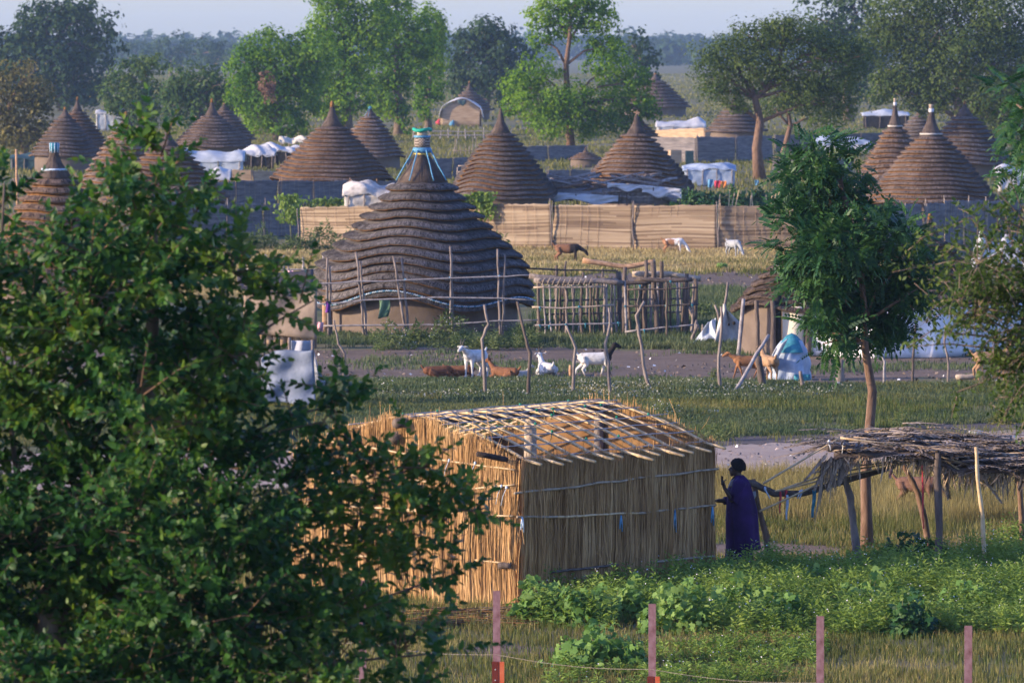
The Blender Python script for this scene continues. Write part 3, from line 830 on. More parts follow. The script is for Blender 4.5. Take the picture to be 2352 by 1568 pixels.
# ------------------------------------------------------------------ builders: trees
def leaf_cloud(lobes, Y, per, size, seed, clump=.2, dyf=.8, tilt=.5, droop=0.0, fill=.55):
    """clumps of leaves spread through the lobes' volume. lobes: (x, y, rx, ry[, dy]) -> places, normals"""
    rng = np.random.default_rng(seed)
    out_p, out_n = [], []
    for lb in lobes:
        x, y, rx, ry = lb[:4]
        dy = lb[4] if len(lb) > 4 else rng.uniform(-.35, .35) * rx / ppm(Y)
        s = ppm(Y + dy)
        c = np.array(at(x, y, Y + dy)); rad = np.array([rx / s, max(rx, ry) / s * dyf, ry / s])
        area = rad[0] * rad[2] + rad[0] * rad[1] + rad[1] * rad[2]
        csz = clump * (rad.prod() ** (1 / 3))
        nc = max(10, int(per * area * 7.5 / (size * size) / 13))
        d = unit(rng.normal(0, 1, (nc, 3)))
        rr = fill + (1.04 - fill) * rng.random(nc) ** .6
        wob = 1 + .22 * np.sin(3 * d[:, 0] * 2 + x) * np.sin(4 * d[:, 2] + y)
        cc = c + d * rad * (rr * wob)[:, None]
        k = 13
        dv = rng.normal(0, 1, (nc * k, 3)) * np.array([1, 1, .8])
        pts = np.repeat(cc, k, 0) + dv * csz * np.repeat(rng.uniform(.5, 1.2, nc), k)[:, None]
        if droop:
            pts[:, 2] -= np.abs(rng.normal(0, droop, len(pts))) * rad[2]
        nn = np.repeat(d, k, 0) * .65 + unit(dv) * .8 + rng.normal(0, tilt, (nc * k, 3)) * .5 + np.array([0, 0, .3])
        out_p.append(pts); out_n.append(nn)
    return np.concatenate(out_p), unit(np.concatenate(out_n))
def crown_mesh(name, pts, nrm, size, m, off, seed, tv=DIAMOND_V, tf=DIAMOND_F, hang=.0):
    rng = np.random.default_rng(seed + 99)
    d = rng.normal(0, 1, pts.shape); d[:, 2] -= hang
    d = unit(d - nrm * (d * nrm).sum(1, keepdims=True))
    V, F = scat(tv, tf, frames(d, nrm), pts, size * rng.uniform(.55, 1.35, len(pts)))
    return mesh_np(name, V, F, m, off)
def tree(name, label, bx, by, lobes, leaf, size, per=1.0, bark='bark', tr=.22, trunk=None, seed=1, group=None, droop=0.0, clump=.2, fill=.55, hang=0.0, limbs=True, Y=None, twigs=3, cat='tree', extra=None, dyf=.8):
    rnd = random.Random(seed)
    if Y is None:
        g = P(bx, by)
    else:
        g = at(bx, by, Y); g.z = 0
    Yt = g.y
    root = empty(name, g, label, cat, group)
    cen = Vector((0, 0, 0)); tot = 0
    for lb in lobes:
        cen += at(lb[0], lb[1], Yt) * lb[2] * lb[3]; tot += lb[2] * lb[3]
    cen /= tot
    mb = MB()
    if trunk:
        tp = [g] + [at(x, y, Yt + dy) for x, y, dy in trunk]
    else:
        tp = [g, g.lerp(cen, .35) + Vector((rnd.uniform(-.3, .3), 0, 0)), g.lerp(cen, .7), cen]
        tp[3].x += rnd.uniform(-.4, .4)
    n = len(tp)
    mb.tube(tp, [tr * (1.25 if i == 0 else 1 - .62 * i / (n - 1)) for i in range(n)], 10)
    if limbs:
        for lb in lobes:
            s = ppm(Yt)
            e = at(lb[0], lb[1] + lb[3] * .1, Yt + (lb[4] if len(lb) > 4 else 0))
            st = min((p for p in tp[1:]), key=lambda p: (p - e).length + (2 if p.z > e.z else 0))
            mid = st.lerp(e, .5) + Vector((rnd.uniform(-.3, .3), rnd.uniform(-.3, .3), .12 * (e - st).length))
            mb.tube([st, mid, e], [tr * .42, tr * .3, tr * .12], 6)
            for _ in range(twigs):
                f = Vector((rnd.uniform(-1, 1) * lb[2] / s, rnd.uniform(-1, 1) * lb[2] / s, rnd.uniform(-.7, 1) * lb[3] / s)) * .8
                mb.stick(mid.lerp(e, rnd.random()), e + f, tr * .12, tr * .03, .08, 3, 4, rnd=rnd)
    part('trunk', mb, M[bark], root)
    pts, nrm = leaf_cloud(lobes, Yt, per, size, seed, clump, dyf, droop=droop, fill=fill)
    link('crown', crown_mesh('crown', pts, nrm, size, M[leaf], g, seed, hang=hang), root)
    if extra:
        for nm, lbs, lf, lab in extra:
            p2, n2 = leaf_cloud(lbs, Yt, per, size, seed + 5, clump)
            link(nm, crown_mesh(nm, p2, n2, size, M[lf], g, seed + 5), root, lab)
    return root
def bush(name, label, x, y, h_px, w_px, leaf, size, n, seed=1, tmpl='palm', group=None, cat='plant', up=.5, Y=None, flowers=0):
    """a rooted bush: stems and a dome of leaves"""
    rng = np.random.default_rng(seed); rnd = random.Random(seed)
    g = P(x, y); s = ppm(g.y); h, wd = h_px / s, w_px / s * .5
    root = empty(name, g, label, cat, group)
    mb = MB(); ends = []
    for i in range(9):
        a = rnd.uniform(0, 6.28); q = rnd.uniform(.2, .95)
        e = g + Vector((math.cos(a) * wd * q, math.sin(a) * wd * q, h * math.sqrt(1 - q * q * .75) * rnd.uniform(.7, 1.0)))
        mb.stick(g + Vector((rnd.uniform(-.05, .05), rnd.uniform(-.05, .05), -.02)), e, .012, .005, .12, 4, 4, rnd=rnd)
        ends.append(e)
    part('stems', mb, M['stem_green'], root)
    d = unit(rng.normal(0, 1, (n, 3)) + np.array([0, -.2, .25])); d[:, 2] = np.abs(d[:, 2])
    rr = .45 + .6 * rng.random(n) ** .5
    lump = 1 + .25 * np.sin(d[:, 0] * 6 + seed) * np.cos(d[:, 2] * 7 + seed * 2)
    T = np.array(g) + d * np.array([wd, wd, h]) * (rr * lump)[:, None]
    nn = unit(d * .7 + np.array([-.2, -.25, up]) + rng.normal(0, .55, (n, 3)))
    dd = rng.normal(0, 1, (n, 3)) + d * .8; dd[:, 2] -= .5
    tv, tf = {'palm': (PALM_V, PALM_F), 'diamond': ([(0, 0, 0), (.5, .16, .05), (1, 0, -.1), (.5, -.16, .05)], DIAMOND_F), 'oval': (DIAMOND_V, DIAMOND_F), 'lobed': (LOBE_V, LOBE_F)}[tmpl]
    sz = size * rng.uniform(.6, 1.25, n)
    V, F = scat(tv, tf, frames(dd, nn), T, sz)
    link('foliage', mesh_np('foliage', V, F, M[leaf], g), root)
    if flowers:
        k = rng.choice(n, min(n, flowers), replace=False)
        T2 = T[k] + np.array([0, 0, size * .4])
        V, F = scat([(-.5, -.5, 0), (.5, -.5, 0), (.5, .5, 0), (-.5, .5, 0)], [(0, 1, 2), (0, 2, 3)], frames(rng.normal(0, 1, (len(k), 3)), unit(rng.normal(0, .4, (len(k), 3)) + np.array([0, -.5, 1]))), T2, .020 * rng.uniform(.6, 1.3, len(k)))
        link('flowers', mesh_np('flowers', V, F, M['flower'], g), root)
    return root
M['stem_green'] = mat('stem_green', [(.09, .10, .04), (.15, .16, .06), (.2, .2, .09)], 8)

# ------------------------------------------------------------------ builders: animals (one continuous skin each)
def skin_mesh(mb, name, mats, voxel, smooth=3):
    """fuse overlapping shapes into one continuous surface"""
    me = mesh_of(mb, name, mats)
    o = bpy.data.objects.new(name + '_raw', me)
    COL.objects.link(o)
    r = o.modifiers.new('r', 'REMESH'); r.mode = 'VOXEL'; r.voxel_size = voxel; r.use_smooth_shade = True
    sm = o.modifiers.new('s', 'SMOOTH'); sm.factor = .5; sm.iterations = smooth
    dg = bpy.context.evaluated_depsgraph_get()
    dg.update()
    out = bpy.data.meshes.new_from_object(o.evaluated_get(dg))
    out.name = name
    bpy.data.objects.remove(o)
    bpy.data.meshes.remove(me)
    out.materials.clear()
    for x in (mats if isinstance(mats, (list, tuple)) else [mats]): out.materials.append(x)
    return out
def coat(name, base, patch=None, where=None, thr=0.0, soft=.03, noise=.0, patch2=None, legs=None):
    """coat colour: base, a second colour past a plane of the body (where = (x, y, z) weights), or in noisy patches; dark lower legs"""
    m, nt, b = _start(name, .85, .15)
    v = .62
    c = _ramp(nt, _noise(nt, 9), [tuple(q * v for q in base), base, tuple(min(1, q * 1.18) for q in base)])
    tc = nt.nodes.new('ShaderNodeTexCoord')
    def mask(wt, th, sf, nz):
        dt = nt.nodes.new('ShaderNodeVectorMath'); dt.operation = 'DOT_PRODUCT'
        nt.links.new(tc.outputs['Object'], dt.inputs[0]); dt.inputs[1].default_value = wt
        a = nt.nodes.new('ShaderNodeMath'); a.operation = 'MULTIPLY_ADD'
        nt.links.new(_noise(nt, 5.5, (1, 1, 1), 2), a.inputs[0]); a.inputs[1].default_value = nz
        nt.links.new(dt.outputs['Value'], a.inputs[2])
        mr = nt.nodes.new('ShaderNodeMapRange')
        nt.links.new(a.outputs[0], mr.inputs[0])
        mr.inputs[1].default_value = th - sf; mr.inputs[2].default_value = th + sf
        return mr.outputs[0]
    if patch: c = _mix(nt, c, patch, mask(where, thr, soft, noise))
    if legs: c = _mix(nt, c, legs, mask((0, 0, -1), -.10, .04, .06))
    nt.links.new(c, b.inputs['Base Color'])
    bn = nt.nodes.new('ShaderNodeBump'); bn.inputs['Strength'].default_value = .35; bn.inputs['Distance'].default_value = .01
    nt.links.new(_noise(nt, 60, (1, 1, .5), 3), bn.inputs['Height']); nt.links.new(bn.outputs[0], b.inputs['Normal'])
    return m
M['horn'] = mat('horn', [(.05, .04, .035), (.10, .085, .07), (.15, .12, .1)], 20, rough=.5)
M['eye'] = mat('eye', [(.01, .008, .006), (.015, .012, .01), (.02, .016, .012)], 20, rough=.2)
def goat(label, x, y, face, size, mt, pose='stand', head='up', legs=(0, 0, 0, 0), horns=True, seed=1, Y=None, look=0.0, fat=1.0):
    """face: heading angle in the ground plane (0 = +X). size: height at the shoulder in metres (stock figure stands .64)"""
    rnd = random.Random(seed)
    g = P(x, y)
    k = size / .64
    root = empty('goat', g, label, 'goat', 'goats around the huts')
    rot = Matrix.Rotation(face, 3, 'Z')
    L = lambda px, py, pz: Vector((px, py, pz))
    mb = MB()
    low = pose == 'lie'
    zb = .21 if low else .50
    f = fat
    # trunk: deep chest narrowing to the belly, back nearly level
    mb.tube([L(-.40, 0, zb + .02), L(-.34, 0, zb + .01), L(-.20, 0, zb - .012), L(-.02, 0, zb - .025), L(.14, 0, zb - .02), L(.26, 0, zb + .005), L(.35, 0, zb + .035), L(.39, 0, zb + .05)],
            [.05, .105 * f, .135 * f, .150 * f, .150 * f, .138, .10, .05], 14, 0)
    # neck and head
    n0 = L(.30, 0, zb + .05)
    if head == 'up': nk, hd, mz = L(.43, 0, zb + .22), L(.47, 0, zb + .31), L(.63, 0, zb + .235)
    elif head == 'level': nk, hd, mz = L(.47, 0, zb + .13), L(.55, 0, zb + .19), L(.71, 0, zb + .11)
    elif head == 'low': nk, hd, mz = L(.50, 0, zb - .06), L(.57, 0, zb - .10), L(.66, 0, zb - .24)
    elif head == 'graze': nk, hd, mz = L(.50, 0, zb - .16), L(.56, 0, zb - .27), L(.66, 0, zb - .42)
    elif head == 'rest': nk, hd, mz = L(.42, .10, zb + .02), L(.40, .20, zb - .02), L(.30, .30, zb - .10)
    if look:
        q = Matrix.Rotation(look, 3, 'Z')
        hd = nk + q @ (hd - nk); mz = nk + q @ (mz - nk)
    mb.tube([n0 + L(-.08, 0, -.03), n0, n0.lerp(nk, .6), nk, hd], [.10, .095, .07, .058, .052], 12)
    mb.tube([hd + (hd - mz) * .22, hd, hd.lerp(mz, .45), hd.lerp(mz, .8), mz], [.035, .062, .050, .036, .026], 12)
    hz = (mz - hd).normalized(); sd = Vector((0, 0, 1)).cross(hz).normalized(); up = hz.cross(sd)
    for s_ in (-1, 1):
        e0 = hd + sd * s_ * .045 + up * .025
        mb.tube([e0, e0 + sd * s_ * .07 - up * .01 - hz * .03, e0 + sd * s_ * .12 - up * .06 - hz * .04], [.020, .026, .010], 8, flat=.55)
    # beard / brisket hint and tail
    mb.tube([L(-.39, 0, zb + .06), L(-.45, 0, zb + .13), L(-.47, 0, zb + .17)], [.03, .028, .012], 8)
    if not low:
        for s_, a in ((-1, legs[0]), (1, legs[1])):
            mb.tube([L(.25, .075 * s_, zb - .02), L(.255, .08 * s_, zb - .13), L(.26 + a * .10, .075 * s_, .27), L(.26 + a * .17 - max(0, a) * .02, .075 * s_, .15), L(.26 + a * .22, .075 * s_, .055), L(.275 + a * .22, .075 * s_, 0)], [.07, .052, .034, .024, .022, .027], 10)
        for s_, a in ((-1, legs[2]), (1, legs[3])):
            mb.tube([L(-.27, .07 * s_, zb + .02), L(-.25, .085 * s_, zb - .09), L(-.23 + a * .07, .085 * s_, .34), L(-.35 + a * .13, .08 * s_, .225), L(-.335 + a * .19, .08 * s_, .13), L(-.325 + a * .24, .08 * s_, .05), L(-.30 + a * .24, .08 * s_, 0)], [.09, .088, .060, .033, .024, .022, .027], 10)
    else:
        for s_ in (-1, 1):
            mb.tube([L(.24, .10 * s_, .16), L(.34, .12 * s_, .09), L(.44, .11 * s_, .045), L(.34, .10 * s_, .03), L(.25, .10 * s_, .03)], [.06, .045, .03, .026, .024], 10)
            mb.tube([L(-.24, .11 * s_, .17), L(-.10, .16 * s_, .13), L(-.02, .17 * s_, .07), L(-.18, .17 * s_, .035), L(-.06, .19 * s_, .028)], [.10, .08, .05, .03, .025], 10)
    me_b = MB()
    me_b.v = [tuple((rot @ Vector(v)) * k) for v in mb.v]; me_b.f = mb.f; me_b.m = mb.m
    me = skin_mesh(mb, 'body', mt, .0125, 2)
    for v in me.vertices: v.co = v.co * k
    body = link('body', me, root)
    body.rotation_euler = (0, 0, face)
    def piece(nm, b, m):
        for i, v in enumerate(b.v): b.v[i] = tuple(Vector(v) * k)
        o = link(nm, mesh_of(b, nm, m), root); o.rotation_euler = (0, 0, face)
    if horns:
        for s_ in (-1, 1):
            b = MB(); h0 = hd + sd * s_ * .025 + up * .045 - hz * .01
            b.tube([h0, h0 + up * .06 - hz * .03, h0 + up * .10 - hz * .09 + sd * s_ * .02, h0 + up * .10 - hz * .15 + sd * s_ * .03], [.016, .014, .010, .004], 7)
            piece('horn', b, M['horn'])
    for s_ in (-1, 1):
        b = MB(); b.ball(hd.lerp(mz, .22) + sd * s_ * .053 + up * .018, .011, 8, 5); piece('eye', b, M['eye'])
    return root
# ------------------------------------------------------------------ far woodland
def woodland(name, label, spans, Y, size, leaf, seed):
    rng = np.random.default_rng(seed); ps, ns = [], []
    for x0, x1, ytop, yj in spans:
        x = x0
        while x < x1:
            rx = rng.uniform(14, 34); top = ytop + rng.uniform(-yj, yj)
            yb = 100 + 8 * ppm(Y)
            p, n = leaf_cloud([(x, (top + yb) / 2, rx, (yb - top) / 2 + 2)], Y + rng.uniform(-90, 90), .55, size, int(rng.integers(1e6)), .3, fill=.3)
            ps.append(p); ns.append(n)
            x += rx * rng.uniform(.5, .9)
    p, n = np.concatenate(ps), np.concatenate(ns)
    link(name, crown_mesh(name, p, n, size, M[leaf], (0, 0, 0), seed), None, label, None, None, 'stuff')
woodland('woodland', 'far off belt of trees along the horizon', [(-120, 2480, 86, 9)], 3050, 4.0, 'leaf_dark', 3)
woodland('woodland', 'hazy tree belt seen between the big trees', [(-60, 560, 104, 12), (1380, 1760, 94, 12)], 2300, 3.0, 'leaf_dark', 4)

G_TREES = 'big trees standing among the huts'
tree('shade_tree', 'hazy rounded tree standing alone on the horizon', 392, 175, [(392, 108, 42, 30), (360, 122, 34, 22), (428, 120, 36, 24), (395, 140, 60, 22)], 'leaf_dark', 1.0, .9, tr=.5, seed=11, group=G_TREES)
tree('shade_tree', 'hazy broad tree at the horizon beside the bright green trees', 490, 178, [(470, 118, 42, 30), (515, 122, 36, 26), (545, 130, 40, 30), (490, 145, 60, 22)], 'leaf_dark', 1.0, .9, tr=.5, seed=12, group=G_TREES)
tree('shade_tree', 'small hazy grey tree at the horizon', 312, 165, [(308, 115, 34, 24), (335, 128, 30, 18), (290, 132, 26, 18)], 'leaf_dark', 1.0, .8, tr=.4, seed=13, group=G_TREES)
tree('shade_tree', 'large dark rounded tree towering over the leftmost huts', 150, 255, [(150, 60, 105, 66), (55, 95, 62, 50), (20, 140, 55, 62), (225, 100, 55, 55), (120, 140, 90, 70), (200, 165, 60, 62), (105, 35, 60, 36), (185, 32, 48, 32), (170, 210, 80, 40), (60, 195, 60, 45), (-40, 110, 60, 70)], 'leaf_dark', .60, 1.8, tr=.6, seed=14, group=G_TREES, fill=.35)
tree('shade_tree', 'olive brown bushy tree beside the teal topped hut', 55, 372, [(40, 190, 62, 58), (85, 225, 48, 52), (30, 255, 60, 60), (95, 285, 46, 50), (50, 315, 60, 40), (-30, 240, 60, 90)], 'leaf_olive', .30, 1.25, tr=.3, seed=15, group=G_TREES, fill=.35)
tree('shade_tree', 'light olive tree behind the steep hut with the pointed crest', 325, 300, [(300, 165, 52, 36), (345, 150, 36, 28), (290, 215, 60, 36), (345, 225, 55, 42), (265, 240, 36, 22), (330, 265, 50, 30)], 'leaf_mid', .36, 1.8, tr=.35, seed=16, group=G_TREES, fill=.35)
tree('shade_tree', 'dark leafy tree behind the twin crested hut', 450, 305, [(430, 190, 52, 48), (485, 195, 48, 46), (410, 235, 50, 45), (470, 250, 60, 45), (510, 235, 36, 52)], 'leaf_mid', .36, 1.8, tr=.35, seed=17, group=G_TREES, fill=.35)
tree('fig_tree', 'bright green leafy tree with a withered brown patch', 640, 325, [(620, 110, 62, 48), (575, 150, 52, 52), (655, 160, 68, 60), (560, 205, 40, 52), (620, 225, 62, 52), (690, 215, 60, 60), (590, 265, 36, 45), (650, 280, 60, 36), (720, 130, 52, 62)], 'leaf_bright', .32, 2.1, tr=.4, seed=18, group=G_TREES, clump=.18,
     extra=[('dead_foliage', [(613, 190, 18, 26, -3.0), (618, 222, 13, 18, -3.0)], 'leaf_dead', 'withered brown leaves')])
tree('fig_tree', 'tall bright green tree rising above the steep brown hut', 800, 318, [(780, 40, 62, 62), (750, 95, 55, 60), (815, 110, 60, 60), (770, 165, 70, 60), (740, 215, 60, 52), (810, 215, 50, 55), (775, 262, 36, 36), (855, 60, 55, 60), (770, -20, 60, 50)], 'leaf_bright', .32, 2.1, tr=.4, seed=19, group=G_TREES, clump=.18)
tree('fig_tree', 'dense green tree with drooping curtains of leaves', 915, 312, [(900, 30, 55, 55), (905, 100, 66, 60), (880, 165, 58, 60), (940, 165, 52, 50), (890, 220, 26, 52), (925, 265, 17, 46), (860, 225, 24, 40), (965, 90, 40, 52), (900, -30, 55, 50)], 'leaf_bright', .32, 2.1, tr=.4, seed=20, group=G_TREES, clump=.18)
tree('fig_tree', 'slender green tree at the edge of the tall green clump', 985, 305, [(985, 70, 40, 60), (1000, 120, 34, 52), (985, 180, 36, 52), (972, 240, 20, 40), (1000, 60, 22, 36)], 'leaf_bright', .32, 2.1, tr=.3, seed=21, group=G_TREES, clump=.18)
tree('shade_tree', 'big dark hazy tree behind the tarpaulin roofed house', 1110, 262, [(1115, 75, 62, 38), (1070, 115, 52, 52), (1150, 110, 55, 52), (1100, 165, 72, 58), (1060, 195, 45, 45), (1150, 195, 62, 52), (1190, 150, 45, 60)], 'leaf_dark', .55, 1.8, tr=.5, seed=22, group=G_TREES, fill=.35)
tree('shade_tree', 'dark hazy tree behind the tall airy tree', 1450, 262, [(1450, 100, 40, 40), (1485, 130, 36, 45), (1455, 180, 60, 50), (1500, 195, 30, 40)], 'leaf_dark', .55, 1.1, tr=.4, seed=23, group=G_TREES, fill=.4)
tree('airy_tree', 'tall airy light green tree with a bare upper trunk', 1312, 352, [(1250, 30, 45, 42), (1300, 55, 55, 40), (1365, 40, 50, 46), (1250, 90, 36, 26), (1390, 105, 46, 26), (1310, 5, 60, 30), (1370, 5, 40, 30), (1195, 195, 50, 32, -1), (1240, 165, 50, 40), (1400, 150, 60, 40), (1460, 185, 42, 36), (1230, 235, 62, 45, -2), (1300, 230, 60, 45, -2), (1390, 235, 70, 45), (1470, 240, 40, 42), (1270, 280, 60, 38, -2), (1350, 285, 50, 36), (1180, 245, 34, 22), (1420, 280, 45, 30), (1500, 250, 22, 30)], 'leaf_bright', .26, 1.7, 'bark_warm', tr=.28, seed=24, group=G_TREES, clump=.2, fill=.4,
     trunk=[(1305, 250, 0), (1300, 150, 0), (1308, 90, -.5), (1312, 20, -.5)])
tree('acacia_tree', 'flat topped acacia with a pale bent trunk', 1745, 412, [(1660, 120, 70, 38), (1735, 85, 75, 38), (1820, 80, 80, 40), (1900, 110, 70, 45), (1640, 165, 55, 36), (1720, 150, 70, 46), (1810, 150, 85, 50), (1900, 180, 80, 50), (1650, 210, 52, 26), (1730, 195, 50, 30), (1860, 220, 70, 38), (1930, 240, 50, 36), (1690, 240, 36, 24), (1800, 60, 60, 26), (1960, 140, 45, 60)], 'leaf_acacia', .17, 1.25, 'bark_warm', tr=.32, seed=25, group=G_TREES, clump=.22, fill=.3,
     trunk=[(1738, 340, 0), (1746, 280, 0), (1734, 225, 0), (1760, 205, 0), (1790, 170, .3)])
tree('acacia_tree', 'slimmer acacia with a slanting trunk beside the bent one', 1795, 400, [(1800, 205, 60, 36), (1860, 235, 60, 36), (1900, 275, 55, 26), (1780, 245, 50, 26)], 'leaf_acacia', .17, 1.0, 'bark_warm', tr=.22, seed=26, group=G_TREES, clump=.22, fill=.3,
     trunk=[(1800, 350, 0), (1815, 290, 0), (1808, 240, 0), (1840, 215, 0)])
tree('shade_tree', 'huge spreading tree shading the brown banded huts', 2190, 352, [(2080, 30, 90, 70), (2190, 10, 100, 80), (2300, 30, 90, 80), (2120, 110, 90, 62), (2230, 110, 100, 62), (2330, 130, 80, 80), (2090, 180, 70, 48), (2180, 190, 90, 55), (2290, 220, 80, 62), (2380, 200, 70, 90), (2130, 235, 60, 30), (2250, 270, 60, 36), (2340, 290, 60, 45), (2030, 90, 60, 60), (2040, 200, 50, 50)], 'leaf_acacia', .24, 1.8, tr=.5, seed=27, group=G_TREES, clump=.2, fill=.3)
tree('shade_tree', 'hazy tall tree rising behind the flat topped acacia', 1950, 280, [(1900, 40, 70, 60), (1970, 20, 80, 70), (1940, 110, 80, 62), (2000, 110, 60, 70), (1960, 180, 80, 55), (1880, 90, 40, 40)], 'leaf_dark', .50, 1.2, tr=.5, seed=28, group=G_TREES, fill=.35)

# ------------------------------------------------------------------ the round huts
CUT = 'straw_cut'
tukul(970, 772, 255, 690, 410, 318, 13, 'largest round hut with mud wall, blue roped crest and green ring', amp=.24, seed=31, finial='central', ph=(.82, 4.5, -1.03), wts=(.35, .6, .2), topk=.24, cut='straw_cut', det=1.8,
      curve=[(0, .24), (.14, .35), (.21, .42), (.32, .54), (.46, .68), (.6, .85), (.68, .92), (.82, .985), (1.001, .97)])
tukul(1150, 492, 128, 450, 300, 246, 14, 'steep round hut with spindle crest behind the long reed fence', amp=.22, seed=32, finial='spire', brown=True, ph=(1.2, .3, 2.0))
tukul(763, 452, 142, 410, 286, 232, 13, 'steep brown round hut with plain pale crest beside the white roofs', amp=.14, seed=33, finial='plain', brown=True, cut='straw_cut')
tukul(1462, 472, 131, 432, 302, 256, 13, 'round hut with a small cross on its crest', amp=.20, seed=34, finial='cross', brown=True, ph=(.5, 1.0, .2))
tukul(850, 392, 80, 358, 262, 244, 11, 'round hut with teal cap and blue tie ropes', amp=.08, seed=35, finial='tealcap', brown=True, det=.7)
tukul(487, 372, 95, 334, 262, 226, 10, 'grey round hut behind the white tarpaulin roofs', amp=.08, seed=36, finial='plain', det=.7)
tukul(515, 350, 72, 318, 250, 236, 9, 'grey round hut half hidden behind the twin crested one', amp=.06, seed=37, finial='plain', det=.6)
tukul(178, 366, 70, 330, 252, 222, 10, 'slim tall brown hut with pointed crest under the dark tree', amp=.06, seed=38, finial='plain', brown=True, det=.7)
tukul(150, 398, 82, 356, 268, 246, 10, 'weathered grey hut in front of the slim tall one', amp=.08, seed=39, finial='plain', det=.7, topk=.2)
tukul(126, 720, 178, 652, 400, 328, 13, 'shaggy old hut with teal wrapped crest behind the leafy tree', amp=.16, seed=40, finial='teal', brown=True, topk=.22)
tukul(290, 470, 118, 440, 290, 256, 12, 'brown banded hut behind the top of the leafy tree', amp=.08, seed=41, finial='plain', brown=True, det=.7)
tukul(385, 510, 150, 462, 330, 292, 12, 'wide grey brown hut peeping out past the leafy tree', amp=.10, seed=42, finial='plain', brown=True, det=.8)
tukul(2055, 455, 100, 430, 290, 226, 12, 'steep hut with whitewashed finial under the huge tree', amp=.10, seed=43, finial='white', brown=True, det=.8)
tukul(2138, 508, 155, 462, 308, 240, 15, 'broad brown banded hut with white collared finial', amp=.14, seed=44, finial='white', brown=True, ph=(.3, 1.2, .6))
tukul(2215, 412, 115, 372, 262, 232, 11, 'orange banded hut half hidden behind the broad one', amp=.10, seed=45, finial='plain', brown=True, det=.7)
tukul(2112, 345, 60, 318, 262, 248, 7, 'dark hut in the shade under the huge tree', amp=.05, seed=46, finial='plain', det=.6)
tukul(1692, 330, 70, 300, 232, 215, 8, 'dark low hut in the shade of the flat topped acacia', amp=.05, seed=47, finial='plain', det=.6)
tukul(1505, 268, 82, 244, 182, 168, 8, 'far grey hut beside the tall airy tree', amp=.05, seed=48, finial='plain', det=.6)
tukul(1078, 276, 54, 252, 206, 186, 7, 'far grey hut behind the tarpaulin roofed house', amp=.04, seed=49, finial='plain', det=.6)
tukul(1470, 352, 60, 330, 280, 262, 7, 'small hut half hidden behind the tall airy tree', amp=.04, seed=50, finial='plain', brown=True, det=.6)
tukul(1345, 385, 40, 372, 348, 338, 5, 'very low thatched hut beyond the pile of branches', amp=.03, seed=51, finial='plain', brown=True, det=.6)
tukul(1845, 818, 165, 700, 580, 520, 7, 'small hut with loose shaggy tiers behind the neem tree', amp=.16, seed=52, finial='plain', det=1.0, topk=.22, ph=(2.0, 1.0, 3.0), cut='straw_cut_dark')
tukul(2135, 800, 165, 708, 545, 490, 10, 'shaded grey hut behind the neem and the thorn tree', amp=.1, seed=53, finial='plain', det=.8)
tukul(1972, 560, 125, 515, 478, 415, 4, 'low hut with white banded crest just behind the grey fence', amp=.06, seed=54, finial='white', brown=True, det=.8, topk=.34)

# eave rope, mud wall details and doorway cloth of the largest hut
big = [o for o in COL.objects if o.get('label', '').startswith('largest round hut')][0]
def on_wall(x, y, Y):
    return at(x, y, Y)
Cb = Vector(big.location)
Rb = 255 / ppm(Cb.y)
a1, a2, a3 = .82, 4.5, -1.03
zEb = at(970, 690, Cb.y).z
def big_eave(f, q=1.0, dz=.0):
    wv = .24 * (.35 * math.sin(3 * f + a1) + .6 * math.sin(5 * f + a2) + .2 * math.sin(2 * f + a3))
    return Cb + Vector((math.cos(f) * Rb * q, math.sin(f) * Rb * q, zEb + wv + dz))
mb = MB()
for k in range(150):
    f0 = PI + PI * k / 150 - .02
    mb.tube([big_eave(f0, 1.012, .10), big_eave(f0 + .013, 1.018, .125), big_eave(f0 + .021, 1.012, .10)], [.016, .02, .012], 5, k % 3 == 0)
part('eave_rope', mb, [M['rope_pale'], M['rope_blue']], big, 'pale blue rope sewn along the eave')
mb = MB()
q0, q1 = at(742, 715, Cb.y - Rb * .84), at(757, 765, Cb.y - Rb * .84)
mb.box(((q0.x + q1.x) / 2, Cb.y - Rb * .50, .55), (.28, .08, 1.05), .5); part('door', mb, M['wood_orange'], big, 'orange brown plank door')
mb = MB()
zz = at(882, 688, Cb.y - Rb).z
def towel(u, v):
    return at(870 + 24 * u + 3 * math.sin(v * 4), 686 + 46 * v * (1 - .12 * u), Cb.y - Rb * 1.07 + .02 * math.sin(u * 9 + v * 5))
mb.grid(towel, 8, 8, 0, .012)
whole('towel', mb, M['green_cloth'], tuple(at(882, 686, Cb.y - Rb * 1.07)), 'green towel hung on the middle rail before the largest hut', 'towel')

